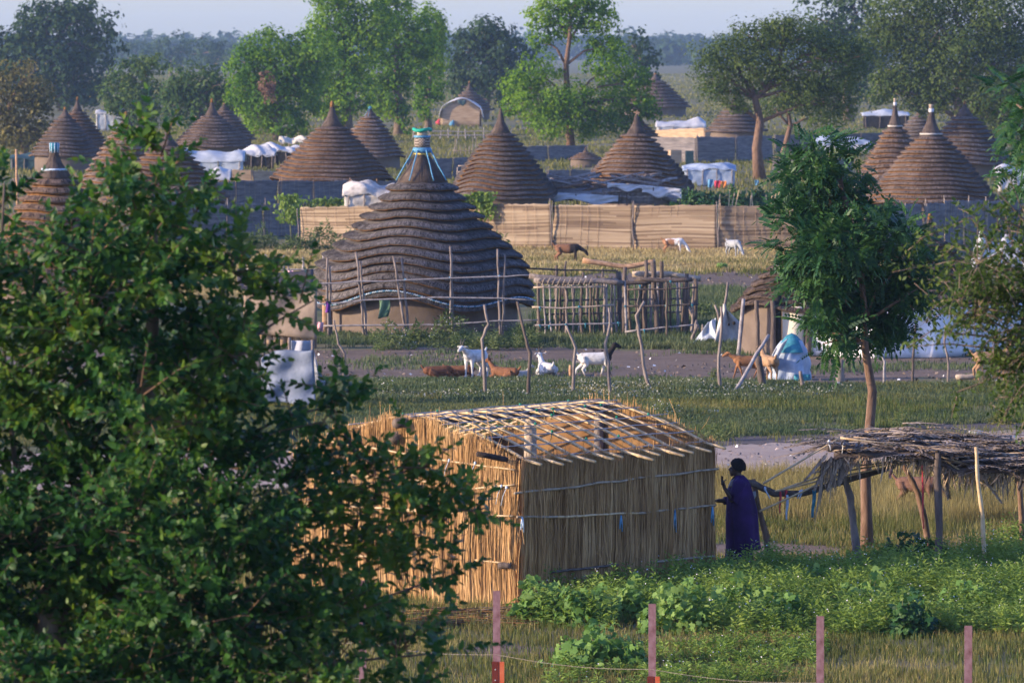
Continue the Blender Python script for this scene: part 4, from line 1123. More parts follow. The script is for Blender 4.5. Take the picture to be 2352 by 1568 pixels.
# ------------------------------------------------------------------ reed mat fences
def fence(name, label, pts, top, bot, m, tall_jit=2.0, posts=True, group='woven reed fences', bulge=.05, postm='wood', ties=True, panel=3.0, seed=1, Y=None):
    """pts: ground line on the photo [(x, y)...]; top: photo height of the mat's upper edge at each point"""
    rnd = random.Random(seed)
    G = [P(x, y) for x, y in pts]
    H = [at(pts[i][0], top[i], G[i].y).z for i in range(len(pts))]
    root = empty('reed_fence', G[0], label, 'fence', group)
    for i in range(len(G) - 1):
        a, b = G[i], G[i + 1]
        L = (b - a).length
        n = max(1, round(L / panel))
        nrm = Vector(((b - a).y, -(b - a).x, 0)).normalized()
        if nrm.y > 0: nrm = -nrm
        for k in range(n):
            p, q = a.lerp(b, k / n), a.lerp(b, (k + 1) / n)
            h0, h1 = H[i] + (H[i + 1] - H[i]) * k / n, H[i] + (H[i + 1] - H[i]) * (k + 1) / n
            off = nrm * rnd.uniform(-.03, .03)
            h0 += rnd.uniform(-.05, .05); h1 += rnd.uniform(-.05, .05)
            bz, ph = rnd.uniform(-bulge, bulge), rnd.uniform(0, 6)
            mb = MB()
            tops = [rnd.uniform(-.03, .03) for _ in range(25)]
            # rows of reeds laid lengthwise, each row a slightly proud roll
            rows = 9
            def pan(u, v):
                w_ = p.lerp(q, u * .985)
                z = (h0 + (h1 - h0) * u) * v + (tops[int(u * 24)] if v > .99 else 0)
                z += .035 * math.sin(u * 4 + ph) * math.sin(v * PI)
                r_ = .018 * abs(math.sin(v * PI * rows))
                return w_ + off + nrm * (bz * math.sin(u * PI) + .03 * math.sin(v * 5 + ph) + r_) + Vector((0, 0, z))
            mb.grid(pan, 24, rows * 3, 0, .02)
            mm = [M[m]]
            if m == 'mat_reed':                      # bundles of paler and browner reeds woven in, row by row
                mm = [M['mat_reed'], M['mat_reed_pale'], M['mat_reed_brown']]
                rowc = [rnd.choice((0, 0, 1, 1, 2)) for _ in range(rows * 3)]
                cut = [rnd.randint(4, 20) for _ in range(rows * 3)]
                nf = 24 * rows * 3
                for q_ in range(nf):
                    u_, v_ = divmod(q_, rows * 3)
                    mb.m[q_] = rowc[v_] if u_ < cut[v_] else rowc[(v_ + 2) % (rows * 3)]
            part('reed_panel', mb, mm, root)
            if ties:
                mb = MB()
                for j in range(rnd.randint(5, 8)):
                    u = (j + rnd.uniform(.2, .8)) / 8
                    x0 = pan(u, .02) + nrm * .03; x1 = pan(u, .98) + nrm * .03
                    mb.stick(x0, x1, .006, .005, .03, 5, 4, rnd=rnd)
                part('tie_sticks', mb, M['mat_reed_tan'], root)
        if posts:
            for k in range(n + 1):
                p = a.lerp(b, k / n); h = H[i] + (H[i + 1] - H[i]) * k / n
                mb = MB(); mb.stick(p + nrm * .08 - Vector((0, 0, .05)), p + nrm * .09 + Vector((rnd.uniform(-.1, .1), 0, h + rnd.uniform(-.02, .30))), .026, .016, .06, 5, 6, rnd=rnd)
                part('post', mb, M[postm], root)
    return root
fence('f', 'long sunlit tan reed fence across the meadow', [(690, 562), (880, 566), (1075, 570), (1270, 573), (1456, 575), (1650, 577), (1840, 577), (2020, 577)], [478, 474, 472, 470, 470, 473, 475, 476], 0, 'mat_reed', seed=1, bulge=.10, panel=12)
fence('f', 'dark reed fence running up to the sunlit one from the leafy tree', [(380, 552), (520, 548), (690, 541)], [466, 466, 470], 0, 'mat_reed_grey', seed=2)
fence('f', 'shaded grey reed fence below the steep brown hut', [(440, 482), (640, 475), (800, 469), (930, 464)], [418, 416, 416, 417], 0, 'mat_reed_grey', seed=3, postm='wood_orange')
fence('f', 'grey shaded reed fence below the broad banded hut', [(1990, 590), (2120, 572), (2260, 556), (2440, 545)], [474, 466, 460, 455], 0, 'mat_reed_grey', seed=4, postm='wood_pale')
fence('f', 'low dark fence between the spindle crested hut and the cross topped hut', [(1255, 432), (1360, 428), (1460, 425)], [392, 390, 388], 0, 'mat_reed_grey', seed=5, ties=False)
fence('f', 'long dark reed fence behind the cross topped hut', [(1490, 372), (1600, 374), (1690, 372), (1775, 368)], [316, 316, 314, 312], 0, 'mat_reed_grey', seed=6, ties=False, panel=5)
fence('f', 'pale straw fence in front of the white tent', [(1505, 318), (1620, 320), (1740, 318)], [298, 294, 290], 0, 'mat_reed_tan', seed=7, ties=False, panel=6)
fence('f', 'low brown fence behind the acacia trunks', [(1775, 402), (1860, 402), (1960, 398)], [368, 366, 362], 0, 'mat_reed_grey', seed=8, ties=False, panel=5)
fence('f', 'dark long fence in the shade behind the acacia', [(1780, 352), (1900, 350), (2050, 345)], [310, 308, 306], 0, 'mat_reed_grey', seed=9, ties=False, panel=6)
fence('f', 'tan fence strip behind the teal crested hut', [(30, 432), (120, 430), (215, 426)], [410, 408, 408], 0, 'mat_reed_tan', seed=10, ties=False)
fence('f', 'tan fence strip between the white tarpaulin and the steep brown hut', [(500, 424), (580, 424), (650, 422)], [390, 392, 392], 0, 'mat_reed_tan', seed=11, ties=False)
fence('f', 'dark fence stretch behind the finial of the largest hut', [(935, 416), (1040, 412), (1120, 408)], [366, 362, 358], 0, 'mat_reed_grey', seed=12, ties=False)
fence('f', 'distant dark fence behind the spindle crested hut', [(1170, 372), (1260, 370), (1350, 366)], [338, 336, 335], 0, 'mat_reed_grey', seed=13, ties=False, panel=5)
# straw screen house corner by the dark fence
mb = MB()
a = P(1562, 380); s = ppm(a.y)
mb.box(a + Vector((-.35, 0, .5)), (.75, .7, 1.0), .25)
whole('straw_screen', mb, M['mat_reed_tan'], tuple(a), 'small tan straw screen standing by the long dark fence', 'screen', smooth=False)
mb = MB(); b_ = P(1580, 380)
mb.box(b_ + Vector((.1, -.1, .48)), (.5, .45, .96), .1)
whole('water_tank', mb, M['tarp_green'], tuple(b_), 'dark box shaped tank next to the small straw screen', 'tank', smooth=False)

# ------------------------------------------------------------------ tents and tarpaulin roofs
def tarp(name, label, cat, pts_fn, m, Y, nu=22, nv=12, thick=.02, group=None):
    mb = MB(); mb.grid(pts_fn, nu, nv, 0, thick)
    c = Vector(mb.v[0])
    return whole(name, mb, M[m], (c.x, c.y, 0), label, cat, group)
def bumpy(u, v, k, seed):
    return .5 * math.sin(u * 7 * k + seed) * math.sin(v * 5 * k + seed * 2) + .3 * math.sin(u * 17 * k + v * 11 + seed * 3) + .2 * math.sin(u * 31 + v * 23 * k)
def tent(label, x0, x1, ytop, ybot, gy, m, depth=2.5, arch=.5, seed=1, sag=.06, cat='tent', name='tarpaulin_shelter', walls=None, group='tarpaulin shelters'):
    """roof sheet arching from front to back over a frame of poles, with a hanging front wall"""
    rnd = random.Random(seed)
    g0 = P(x0, gy); Y = g0.y
    root = empty(name, P((x0 + x1) / 2, gy), label, cat, group)
    zt, zb = at(x0, ytop, Y + depth / 2).z, at(x0, ybot, Y).z
    zb = max(zb, .25)
    X0, X1 = at(x0, gy, Y).x, at(x1, gy, Y).x
    def roof(u, v):
        e = math.sin(v * PI) ** .7 * (.78 + .22 * math.sin(u * 5.3 + seed * 1.7) + .10 * math.sin(u * 13 + seed))
        ends = min(1, 4.5 * min(u, 1 - u) + .35)
        return Vector((X0 + (X1 - X0) * u, Y + depth * v, zb + (zt - zb) * e * (arch + (1 - arch) * ends) + 1.6 * sag * bumpy(u, v, 1, seed)))
    mb = MB(); mb.grid(roof, 26, 14, 0, .02); part('roof_sheet', mb, M[m], root)
    if walls:
        def wl(u, v):
            return Vector((X0 + .1 + (X1 - X0 - .2) * u, Y + .08 + .04 * bumpy(u, v, 1.5, seed), (zb + .02) * (1 - v)))
        mb = MB(); mb.grid(wl, 20, 6, 0, .02); part('front_wall', mb, M[walls], root)
    for k in range(4):
        x = X0 + (X1 - X0) * (k + .3) / 3.6
        for yy in (Y + .02, Y + depth - .1):
            mb = MB(); mb.stick((x, yy, -.05), (x + rnd.uniform(-.08, .08), yy, zb + .05), .03, .025, .05, 4, 5, rnd=rnd); part('pole', mb, M['wood'], root)
    return root
tent('grey green domed tent beside the white roofs', 398, 562, 334, 372, 398, 'tarp_grey', 3.2, .45, 1, .04, walls='tarp_grey', name='domed_tent')
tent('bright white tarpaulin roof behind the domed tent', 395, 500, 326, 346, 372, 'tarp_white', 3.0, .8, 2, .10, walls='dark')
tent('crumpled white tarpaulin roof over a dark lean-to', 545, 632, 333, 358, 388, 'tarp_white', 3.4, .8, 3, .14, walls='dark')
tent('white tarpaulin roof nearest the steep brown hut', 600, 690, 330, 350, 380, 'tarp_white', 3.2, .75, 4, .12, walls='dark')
tent('cream white sheet bundled over a roof ridge', 640, 702, 312, 328, 356, 'tarp_cream', 2.4, .8, 5, .12)
tent('square white tarpaulin sheet below the domed tent', 448, 530, 384, 414, 428, 'tarp_white', 2.0, .9, 6, .03)
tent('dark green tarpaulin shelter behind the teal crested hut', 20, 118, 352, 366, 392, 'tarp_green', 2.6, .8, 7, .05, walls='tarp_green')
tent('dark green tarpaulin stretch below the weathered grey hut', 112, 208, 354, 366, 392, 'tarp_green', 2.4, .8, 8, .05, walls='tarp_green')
tent('low white tent near the far grey hut', 1506, 1622, 270, 292, 302, 'tarp_white', 3.5, .4, 9, .05, walls='tarp_white')
tent('pale blue and white tarpaulin tent with washing on its line', 1568, 1692, 374, 390, 428, 'tarp_blue', 3.0, .7, 10, .08, walls='tarp_blue')
tent('white and blue patched tarpaulin tent behind the neem top', 1870, 2000, 312, 332, 352, 'tarp_blue', 3.4, .5, 11, .10, walls='tarp_white')
tent('white tarpaulin with blue edge beside the broad banded hut', 2288, 2420, 378, 404, 440, 'tarp_white', 3.0, .6, 12, .06, walls='tarp_white')
tent('dusty white tarpaulin house under the olive tree', 218, 285, 248, 262, 300, 'tarp_white', 4.0, .7, 13, .04, walls='tarp_grey')
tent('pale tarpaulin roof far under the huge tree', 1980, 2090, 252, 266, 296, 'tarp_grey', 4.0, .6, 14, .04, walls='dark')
# the canvas with tan patches behind the largest hut's crest
tent('dirty white canvas with tan patches beside the largest hut crest', 786, 925, 412, 450, 484, 'cloth_dirty', 2.6, .30, 15, .10, walls='cloth_dirty')
# straw walled house under an arched white sheet
a = P(1060, 291); s = ppm(a.y)
root = empty('straw_house', a, 'far straw walled house under an arched white sheet', 'house')
X0, X1 = at(1012, 291, a.y).x, at(1106, 291, a.y).x; W_ = X1 - X0
zt, zs = at(0, 229, a.y).z, at(0, 256, a.y).z
mb = MB()
def arch(u): return zs + (zt - zs) * (1 - abs(2 * u - 1) ** 1.8)
mb.grid(lambda u, v: Vector((X0 + W_ * u, a.y, arch(u) * v)), 16, 4, 0, .1); part('front_wall', mb, M['mat_reed_tan'], root)
mb = MB(); mb.grid(lambda u, v: Vector((X0 + .05, a.y + 5 * u, zs * v)), 6, 3, 0, .1); part('side_wall', mb, M['mat_reed_tan'], root)
mb = MB(); mb.grid(lambda u, v: Vector((X1 - .05, a.y + 5 * u, zs * v)), 6, 3, 0, .1); part('side_wall', mb, M['mat_reed_tan'], root)
mb = MB(); mb.grid(lambda u, v: Vector((X0 - .2 + (W_ + .4) * u, a.y - .25 + 5.4 * v, arch(u) + .12 + .05 * math.sin(u * 13 + v * 9) - (.9 * (abs(2 * u - 1) - .9) * 8 if abs(2 * u - 1) > .9 else 0))), 28, 8, 0, .05); part('roof_sheet', mb, M['tarp_white'], root)
mb = MB(); mb.grid(lambda u, v: Vector((X0 + W_ * (.42 + .2 * u), a.y - .28 - .03 * math.sin(9 * u), zt - .05 - .6 * v * (1 - abs(u - .6)))), 6, 4, 0, .03); part('hanging_cloth', mb, M['tarp_green'], root)
def blob_cloth(label, x, y, w_, h_, gy, m, name='hung_cloth', cat='cloth', seed=1, group='washing hung out by the tents'):
    Y = P(x, gy).y
    mb = MB(); mb.grid(lambda u, v: at(x + w_ * (u - .5) * (1 - .15 * v), y + h_ * v, Y - .1 + .05 * math.sin(u * 8 + seed + v * 3)), 8, 6, 0, .02)
    whole(name, mb, M[m], tuple(at(x, y, Y)), label, cat, group)
blob_cloth('light blue cloth hung in front of the blue tent', 1632, 412, 12, 20, 432, 'rope_blue', seed=1)
blob_cloth('red cloth hung beside the orange one', 1648, 415, 14, 18, 432, 'red_cloth', seed=2)
blob_cloth('orange cloth hung beside the red one', 1662, 416, 14, 17, 432, 'orange_cloth', seed=3)
blob_cloth('small blue cloth hung near the bent acacia trunk', 1738, 414, 9, 12, 430, 'rope_blue', seed=4)
for (x, y, sz, m_, lab) in ((1007, 288, .6, 'red_cloth', 'red bundle under the drooping tree'), (1038, 291, .6, 'rope_blue', 'blue bundle beside the far straw house'), (1018, 286, .5, 'twine_green', 'small green bundle beside the blue one')):
    g = P(x, y); mb = MB(); mb.ball(g + Vector((0, 0, .4 * sz)), (.45 * sz, .4 * sz, .45 * sz), 10, 6, 0, .12); mb.ball(g + Vector((.1, 0, .85 * sz)), (.22 * sz, .22 * sz, .22 * sz), 8, 5, 0, .1)
    whole('bundle', mb, M[m_], tuple(g), lab, 'bundle', 'bundles near the far straw house')

# roof of branches and torn sheets behind the long fence
g = P(1375, 488); Y = g.y; s = ppm(Y)
root = empty('branch_shelter', g, 'low shelter roofed with dead branches and torn white sheets', 'shelter')
rnd = random.Random(61)
mb = MB()
mb.grid(lambda u, v: Vector((at(1185, 0, Y).x + (at(1560, 0, Y).x - at(1185, 0, Y).x) * u, Y + 2.6 * v, (at(0, 452, Y).z + .42 * math.sin(v * PI) * (.5 + math.sin(u * PI) * .5) + .10 * bumpy(u, v, 1, 4)))), 40, 8, 0, .03)
part('roof_mat', mb, M['stick_grey'], root)
for i in range(95):
    x = rnd.uniform(1210, 1520); y = rnd.uniform(406, 455)
    c = at(x, y, Y + rnd.uniform(0, 2.2)); c.z = max(c.z, .8)
    L = rnd.uniform(1.0, 3.0); a_ = rnd.choice((rnd.uniform(-.5, .4), rnd.uniform(2.6, 3.6)))
    d = Vector((math.cos(a_), rnd.uniform(-.3, .3), .22 * math.sin(a_ * 2 + 1))) * L * .5
    mb = MB(); mb.stick(c - d, c + d, rnd.uniform(.04, .09), None, .12, 5, 6, rnd=rnd); part('branch', mb, M[rnd.choice(['wood', 'stick_grey', 'wood', 'bark_warm'])], root)
for (xa, xb, ya, yb, sd) in ((1190, 1275, 440, 458, 1), (1270, 1420, 442, 468, 2), (1395, 1480, 420, 438, 3), (1475, 1565, 425, 455, 4), (1180, 1250, 428, 438, 6)):
    mb = MB(); mb.grid(lambda u, v: at(xa + (xb - xa) * u, ya + (yb - ya) * (v * .7 + .3 * u) + 5 * math.sin(u * 9 + sd) * v, Y - .15 - .1 * v + .1 * bumpy(u, v, 1, sd)), 20, 6, 0, .015)
    part('torn_sheet', mb, M['tarp_white'], root)
mb = MB(); mb.grid(lambda u, v: at(1382 + 120 * u, 434 + 34 * v + 6 * math.sin(u * 3) * (1 - v), Y + .1 + .05 * math.sin(40 * u)), 30, 4, 0, .04); part('straw_wall', mb, M['mat_reed_grey'], root)
for x in (1195, 1245, 1270, 1330, 1420, 1440, 1505, 1560):
    mb = MB(); q = P(x, 488); mb.stick(q, at(x + rnd.uniform(-8, 8), rnd.uniform(430, 455), Y - .2), .04, .03, .06, 5, 6, rnd=rnd); part('post', mb, M['wood_dark'], root)
# stick racks and fences far behind
def sticks_row(label, x0, x1, gy, ytop, n, seed, m='wood', rails=2, group='stick fences', name='stick_fence', jit=8, r=.035):
    rnd = random.Random(seed); root = empty(name, P((x0 + x1) / 2, gy), label, 'fence', group)
    Y = P(x0, gy).y
    for i in range(n):
        x = x0 + (x1 - x0) * i / max(1, n - 1) + rnd.uniform(-3, 3)
        mb = MB(); mb.stick(P(x, gy), at(x + rnd.uniform(-4, 4), ytop + rnd.uniform(-jit, jit), Y), r, r * .7, .08, 4, 5, rnd=rnd); part('stick', mb, M[m], root)
    for k in range(rails):
        y = gy - (gy - ytop) * (.4 + .35 * k)
        mb = MB(); mb.stick(at(x0, y, Y - .03), at(x1, y + rnd.uniform(-2, 2), Y - .03), r * .8, None, .02, 6, 5, rnd=rnd); part('rail', mb, M[m], root)
    return root
sticks_row('far grey rail fence before the drooping tree', 950, 1170, 322, 296, 12, 1, 'stick_grey', r=.06)
sticks_row('thicket of crooked grey sticks behind the large hut crest', 1040, 1150, 360, 325, 13, 2, 'wood', rails=1, jit=12)
sticks_row('drying rack of pale poles beside the large hut crest', 1052, 1118, 424, 385, 4, 3, 'wood_pale', rails=3, name='drying_rack', jit=3)
sticks_row('bare stick fence running towards the straw screen', 1395, 1470, 402, 360, 8, 4, 'stick_grey', rails=2, jit=12)
sticks_row('thin sticks standing on the grey fence under the banded hut', 2060, 2330, 500, 448, 9, 5, 'wood_pale', rails=1, jit=14)
# dry leaning poles stacked near the airy tree
root = empty('pole_stack', P(1420, 412), 'heap of long dry poles leaning beside the cross topped hut', 'poles')
rnd = random.Random(9)
for i in range(12):
    q = P(1345 + i * 9, 408 + rnd.uniform(0, 8))
    mb = MB(); mb.stick(q, at(1400 + i * 10 + rnd.uniform(-18, 18), rnd.uniform(350, 372), q.y + 1.2), .05, .03, .05, 4, 5, rnd=rnd); part('pole', mb, M['stick_grey'], root)
# crooked signpost tree stump, lone poles
def lone(label, x0, y0, x1, y1, r, m='wood', name='wooden_post', via=None, group=None, cat='post', dy=0.0, wob=.03, r1=None):
    if name == 'crooked_post' and via: via = via[::-1]
    g = P(x0, y0); mb = MB()
    e = at(x1, y1, g.y + dy)
    mb.stick(g - Vector((0, 0, .05)), e, r, r1, wob, 6, 8, via=[at(x, y, g.y + dy * .5) for x, y in via] if via else None)
    return whole(name, mb, M[m], tuple(g), label, cat, group)
lone('pale orange post standing before the teal crested hut', 41, 475, 37, 343, .07, 'wood_orange')
lone('thin leaning pole beside the spindle crested hut', 1408, 470, 1435, 380, .03, 'stick_grey')

# crops and vines beyond the long fence
for i, (x, y, h, w_) in enumerate(((1590, 462, 26, 60), (1635, 464, 22, 60), (1690, 464, 30, 70), (1740, 464, 28, 60), (1790, 464, 30, 60), (1840, 462, 28, 50), (1560, 456, 20, 40))):
    bush('crop_plant', ['broad leafed crop plants beside the branch shelter', 'low dark crop plants below the red cloth', 'dark crop plants below the small blue cloth', 'crop plants in front of the bent acacia trunk', 'crop plants nearest the neem top', 'crop plants half behind the neem crown', 'pale crop plants at the branch shelter corner'][i], x, y + 16, h + 14, w_, 'leaf_neem', .22, 420, seed=70 + i, group='crop plants behind the long fence', tmpl='lobed')
rnd = random.Random(5)
for i, x in enumerate((1740 / 1, 1755, 1765, 1800, 1815, 1868, 1875, 1884, 1560)):
    pass
root = empty('crop_stalks', P(1700, 486), 'thin yellow crop stalks standing behind the long fence', 'stalks')
for x in (1648, 1655, 1672, 1680, 1688, 1722, 1729, 1763, 1770, 1776, 1783):
    q = P(x, 486 + rnd.uniform(-4, 4)); mb = MB(); mb.stick(q, at(x + rnd.uniform(-6, 10), rnd.uniform(432, 450), q.y), .035, .02, .04, 4, 5, rnd=rnd); part('stalk', mb, M['bamboo'], root)
def vine(label, x, y0, y1, w_, gy, seed, leaf='leaf_weed'):
    g = P(x, gy); rng = np.random.default_rng(seed); n = 300
    root = empty('climbing_vine', g - Vector((0, .25, 0)), label, 'vine', 'vines climbing over the reed fences')
    mb = MB(); mb.stick(g - Vector((0, .2, 0)), at(x, y0, g.y - .2), .02, .012, .1, 6, 5); part('stem', mb, M['stem_green'], root)
    T = np.array([at(x + rng.normal(0, w_ * .4), y0 + (y1 - y0) * rng.random() ** 1.3, g.y - .15 - .15 * rng.random()) for _ in range(n)])
    nn = unit(rng.normal(0, .45, (n, 3)) + np.array([0, -1, .5])); dd = rng.normal(0, .6, (n, 3)) + np.array([0, 0, -.8])
    V, F = scat(LOBE_V, LOBE_F, frames(dd, nn), T, .18 * rng.uniform(.6, 1.2, n))
    link('leaves', mesh_np('leaves', V, F, M[leaf], wloc(root)), root)
vine('leafy vine at the corner where dark and sunlit fences meet', 668, 446, 510, 38, 556, 1)
vine('leafy vine hanging over the sunlit fence behind the large hut', 1112, 440, 500, 30, 571, 2)
vine('low vine creeping along the grey fence below the steep brown hut', 770, 456, 474, 90, 478, 3)
vine('small vine on top of the sunlit fence near the spindle crested hut', 1062, 448, 468, 60, 571, 4)
# bushes in the meadow
for i, (x, y, h, w_, n) in enumerate(((600, 578, 52, 80, 420), (680, 580, 40, 80, 360), (740, 578, 62, 90, 420), (820, 576, 48, 70, 320), (1140, 582, 44, 60, 260), (560, 580, 50, 60, 300))):
    bush('meadow_bush', ['pale bush before the dark reed fence', 'low bush where the sunlit fence begins', 'tall wispy bush before the sunlit fence', 'green bush close behind the large hut roof', 'small bush by the fence on the far side of the large hut', 'dark bush at the edge of the leafy tree'][i], x, y, h, w_, 'leaf_greyweed', .22, n, seed=80 + i, group='bushes in the meadow', tmpl='diamond')
bush('meadow_bush', 'lone round green bush on the sunlit meadow', 1660, 652 - 30, 14, 28, 'leaf_mallow', .16, 160, seed=89, group='bushes in the meadow')
# ------------------------------------------------------------------ rail fence in front of the largest hut
rnd = random.Random(100)
YF = P(960, 778).y
root = empty('rail_fence', P(960, 778), 'rickety three rail stick fence in front of the largest hut', 'fence')
for x0, yb, tops in ((838, 778, ((817, 578), (828, 600))), (934, 775, ((903, 588), (922, 590))), (1036, 772, ((1034, 566), (1037, 582))), (1150, 768, ((1143, 572), (1160, 585))), (755, 772, ((752, 592), (757, 610))), (665, 770, ((662, 600),)), (1240, 765, ((1236, 632),))):
    for i, (tx, ty) in enumerate(tops):
        mb = MB(); b_ = at(x0 + i * 5, yb, YF); b_.z = -.05; b_.y += .06 * i
        mb.stick(b_, at(tx, ty, YF + .06 * i), .038, .026, .05, 6, 6, rnd=rnd); part('post', mb, M['wood'], root)
for ys in (((640, 655), (760, 650), (940, 642), (1130, 635), (1228, 632)), ((690, 702), (840, 690), (1000, 684), (1150, 686), (1228, 690)), ((735, 748), (880, 748), (1030, 745), (1130, 738), (1250, 734))):
    mb = MB(); pts = [at(x, y, YF - .07) for x, y in ys]
    mb.stick(pts[0], pts[-1], .026, .020, .01, rnd=rnd, via=pts[1:-1]); part('rail', mb, M['stick_grey'], root)
    for x in (838, 934, 1036, 1150):
        y = np.interp(x, [q[0] for q in ys], [q[1] for q in ys])
        mb = MB(); mb.ball(at(x - 3, y, YF - .03), (.035, .05, .035), 8, 5); part('lashing', mb, M['rope_blue'], root)
lone('short rail fence post at the bush before the meadow', 628, 640, 628, 588, .06, 'stick_grey', group='posts of the old fence in the meadow')
sticks_row('old rail fence between the meadow and the largest hut', 560, 745, 640, 588, 5, 6, 'stick_grey', rails=1, r=.05)

# ------------------------------------------------------------------ livestock pen
YP = P(1400, 780).y
root = empty('livestock_pen', P(1410, 780), 'livestock pen of rough upright sticks and heavy logs', 'pen')
rnd = random.Random(101)
def penpost(x, yb, xt, yt, r, dy=0.0, m='wood'):
    Y = P(x, yb).y
    if r > .065: r *= .66
    mb = MB(); b_ = P(x, yb); b_.z = -.06
    mb.stick(b_, at(xt, yt, Y + dy), r, r * .75, .05, 6, 7, rnd=rnd); part('post', mb, M[m], root)
    return Y
for i in range(19):                                    # near side
    x = 1232 + i * 10.4 + rnd.uniform(-3, 3)
    if 1345 < x < 1352: continue
    penpost(x, 776 + rnd.uniform(-4, 4), x + rnd.uniform(-8, 8), rnd.uniform(640, 652), rnd.uniform(.026, .046), m=rnd.choice(['wood', 'wood', 'stick_grey', 'wood_dark']))
for i in range(14):
    x = 1440 + i * 11.6 + rnd.uniform(-3, 3)
    penpost(x, 778 + rnd.uniform(-5, 3), x + rnd.uniform(-8, 8), rnd.uniform(640, 660), rnd.uniform(.028, .05), m=rnd.choice(['wood', 'wood_dark', 'stick_grey', 'wood_dark']))
for i in range(15):                                    # far side
    x = 1250 + i * 24 + rnd.uniform(-5, 5)
    penpost(x, 738 + rnd.uniform(-4, 4), x + rnd.uniform(-7, 7), rnd.uniform(632, 650), rnd.uniform(.026, .046), m=rnd.choice(['wood_dark', 'wood']))
for x, yb, xt, yt, r in ((1432, 776, 1436, 613, .13), (1427, 752, 1420, 624, .15), (1575, 775, 1573, 628, .11), (1596, 776, 1598, 640, .11), (1574, 777, 1578, 628, .1), (1481, 776, 1484, 597, .11), (1512, 778, 1500, 600, .14), (1520, 776, 1520, 600, .11), (1276, 690, 1278, 610, .09), (1335, 690, 1340, 625, .08), (1290, 690, 1300, 600, .07), (1380, 690, 1385, 618, .07)):
    penpost(x, yb, xt, yt, r, m='wood_dark')
def penlog(pts, r, m, dy=0.0, name='log', r1=None):
    r *= .58
    mb = MB(); q = [at(x, y, YP + dy) for x, y in pts]
    mb.stick(q[0], q[-1], r, r1 or r * .85, .012, n=8, rnd=rnd, via=q[1:-1]); part(name, mb, M[m], root)
penlog([(1226, 644), (1300, 648), (1370, 645), (1432, 650)], .13, 'wood', -.1)
penlog([(1215, 634), (1290, 640), (1420, 645)], .12, 'wood', .35)
penlog([(1405, 594), (1470, 612), (1500, 610), (1550, 610), (1590, 596 + 10)], .01, 'wood_dark', .0)
penlog([(1338, 598), (1400, 607), (1440, 613), (1478, 606), (1505, 599)], .13, 'wood_orange', 1.6)
penlog([(1452, 630), (1500, 629), (1540, 630), (1610, 641)], .15, 'wood_pale', 1.2)
penlog([(1462, 640), (1530, 645), (1590, 642)], .11, 'wood_dark', .1)
penlog([(1380, 641), (1440, 650), (1500, 648)], .10, 'wood_dark', .9)
for ys, m_, dy in ((((1222, 705), (1290, 708), (1410, 700)), 'wood_pale', -.12), (((1225, 747), (1300, 745), (1425, 742)), 'stick_grey', -.12), (((1225, 660), (1300, 660), (1390, 658)), 'wood_pale', -.12), (((1440, 665), (1520, 664), (1600, 660)), 'wood_dark', -.12), (((1432, 703), (1520, 702), (1605, 699)), 'wood_dark', -.12), (((1436, 762), (1520, 752), (1600, 746)), 'stick_grey', -.12),
                   (((1250, 690), (1400, 688), (1590, 685)), 'wood_dark', 4.0), (((1250, 722), (1400, 720), (1590, 716)), 'wood_dark', 4.0), (((1200, 616), (1300, 620), (1420, 622)), 'wood_dark', 5.0)):
    penlog(ys, .045, m_, dy, 'rail')
for x, y in ((1240, 747), (1262, 748), (1300, 745), (1345, 744), (1240, 706), (1330, 704), (1436, 703), (1530, 702), (1590, 700), (1470, 656), (1540, 646), (1480, 758), (1420, 741), (1400, 741)):
    mb = MB(); mb.ball(at(x, y, YP - .14), (.035, .045, .026), 8, 5, 0, .15); mb.stick(at(x, y, YP - .16), at(x + rnd.uniform(-2, 2), y + rnd.uniform(4, 11), YP - .17), .012, .006, .1, 3, 4); part('lashing', mb, M['teal'], root)
for k in range(11):                                    # cord wound round the near log
    x = 1236 + k * 12
    mb = MB(); mb.tube([at(x - 4, 655, YP - .20), at(x, 645, YP - .19), at(x + 4, 637, YP - .17)], .009, 5); part('cord', mb, M['wood_pale'], root)

# crooked posts in a row between goats' soil and verge
G_POST = 'crooked posts standing in a row before the goats'
for lab, b_, t_, via, r in (
    ('crooked post nearest the leafy tree, bent at mid height', (790, 872), (767, 735), [(778, 790), (792, 812)], .06),
    ('tall crooked post beside the standing white goat', (1116, 912), (1113, 700), [(1122, 745), (1106, 780), (1112, 850)], .085),
    ('dark post with a tied knot between brown goat and white resting goat', (1213, 915), (1188, 692), [(1205, 770), (1217, 810)], .085),
    ('slanting post leaning up to the livestock pen', (1316, 908), (1300, 748), [(1322, 800), (1318, 850)], .075),
    ('tall post standing in front of the black headed goat', (1400, 908), (1398, 706), [(1402, 745), (1391, 790), (1399, 850)], .075),
    ('strongly kinked post to one side of the black headed goat', (1498, 896), (1480, 692), [(1462, 725), (1472, 790), (1482, 860)], .085),
    ('tall straight post close to the small cloth tent', (1655, 897), (1656, 704), [(1658, 760), (1650, 820)], .08),
    ('pale wavy post in front of the white tarpaulin wall', (2030, 884), (2016, 768), [(2022, 810), (2032, 830)], .06),
    ('dark upright post in front of the white tarpaulin wall', (2096, 880), (2104, 742), [(2098, 820)], .065),
    ('brown post partly behind the thorn tree twigs', (2178, 877), (2171, 748), [(2170, 790), (2178, 830)], .06)):
    lone(lab, b_[0], b_[1], t_[0], t_[1], r * .54, 'wood_dark' if 'dark' in lab else ('stick_grey' if 'pale' in lab else 'wood'), 'crooked_post', via, G_POST, r1=r * .36, wob=.03)
lone('thin grey pole leaning over in front of the brown walking goat', 1681, 903, 1766, 769, .05, 'stick_grey', 'leaning_pole', None, dy=.9, cat='pole')
lone('dark charred stump post between the two brown goats', 1753, 890, 1741, 818, .10, 'wood_dark', 'post_stump', None, cat='stump')
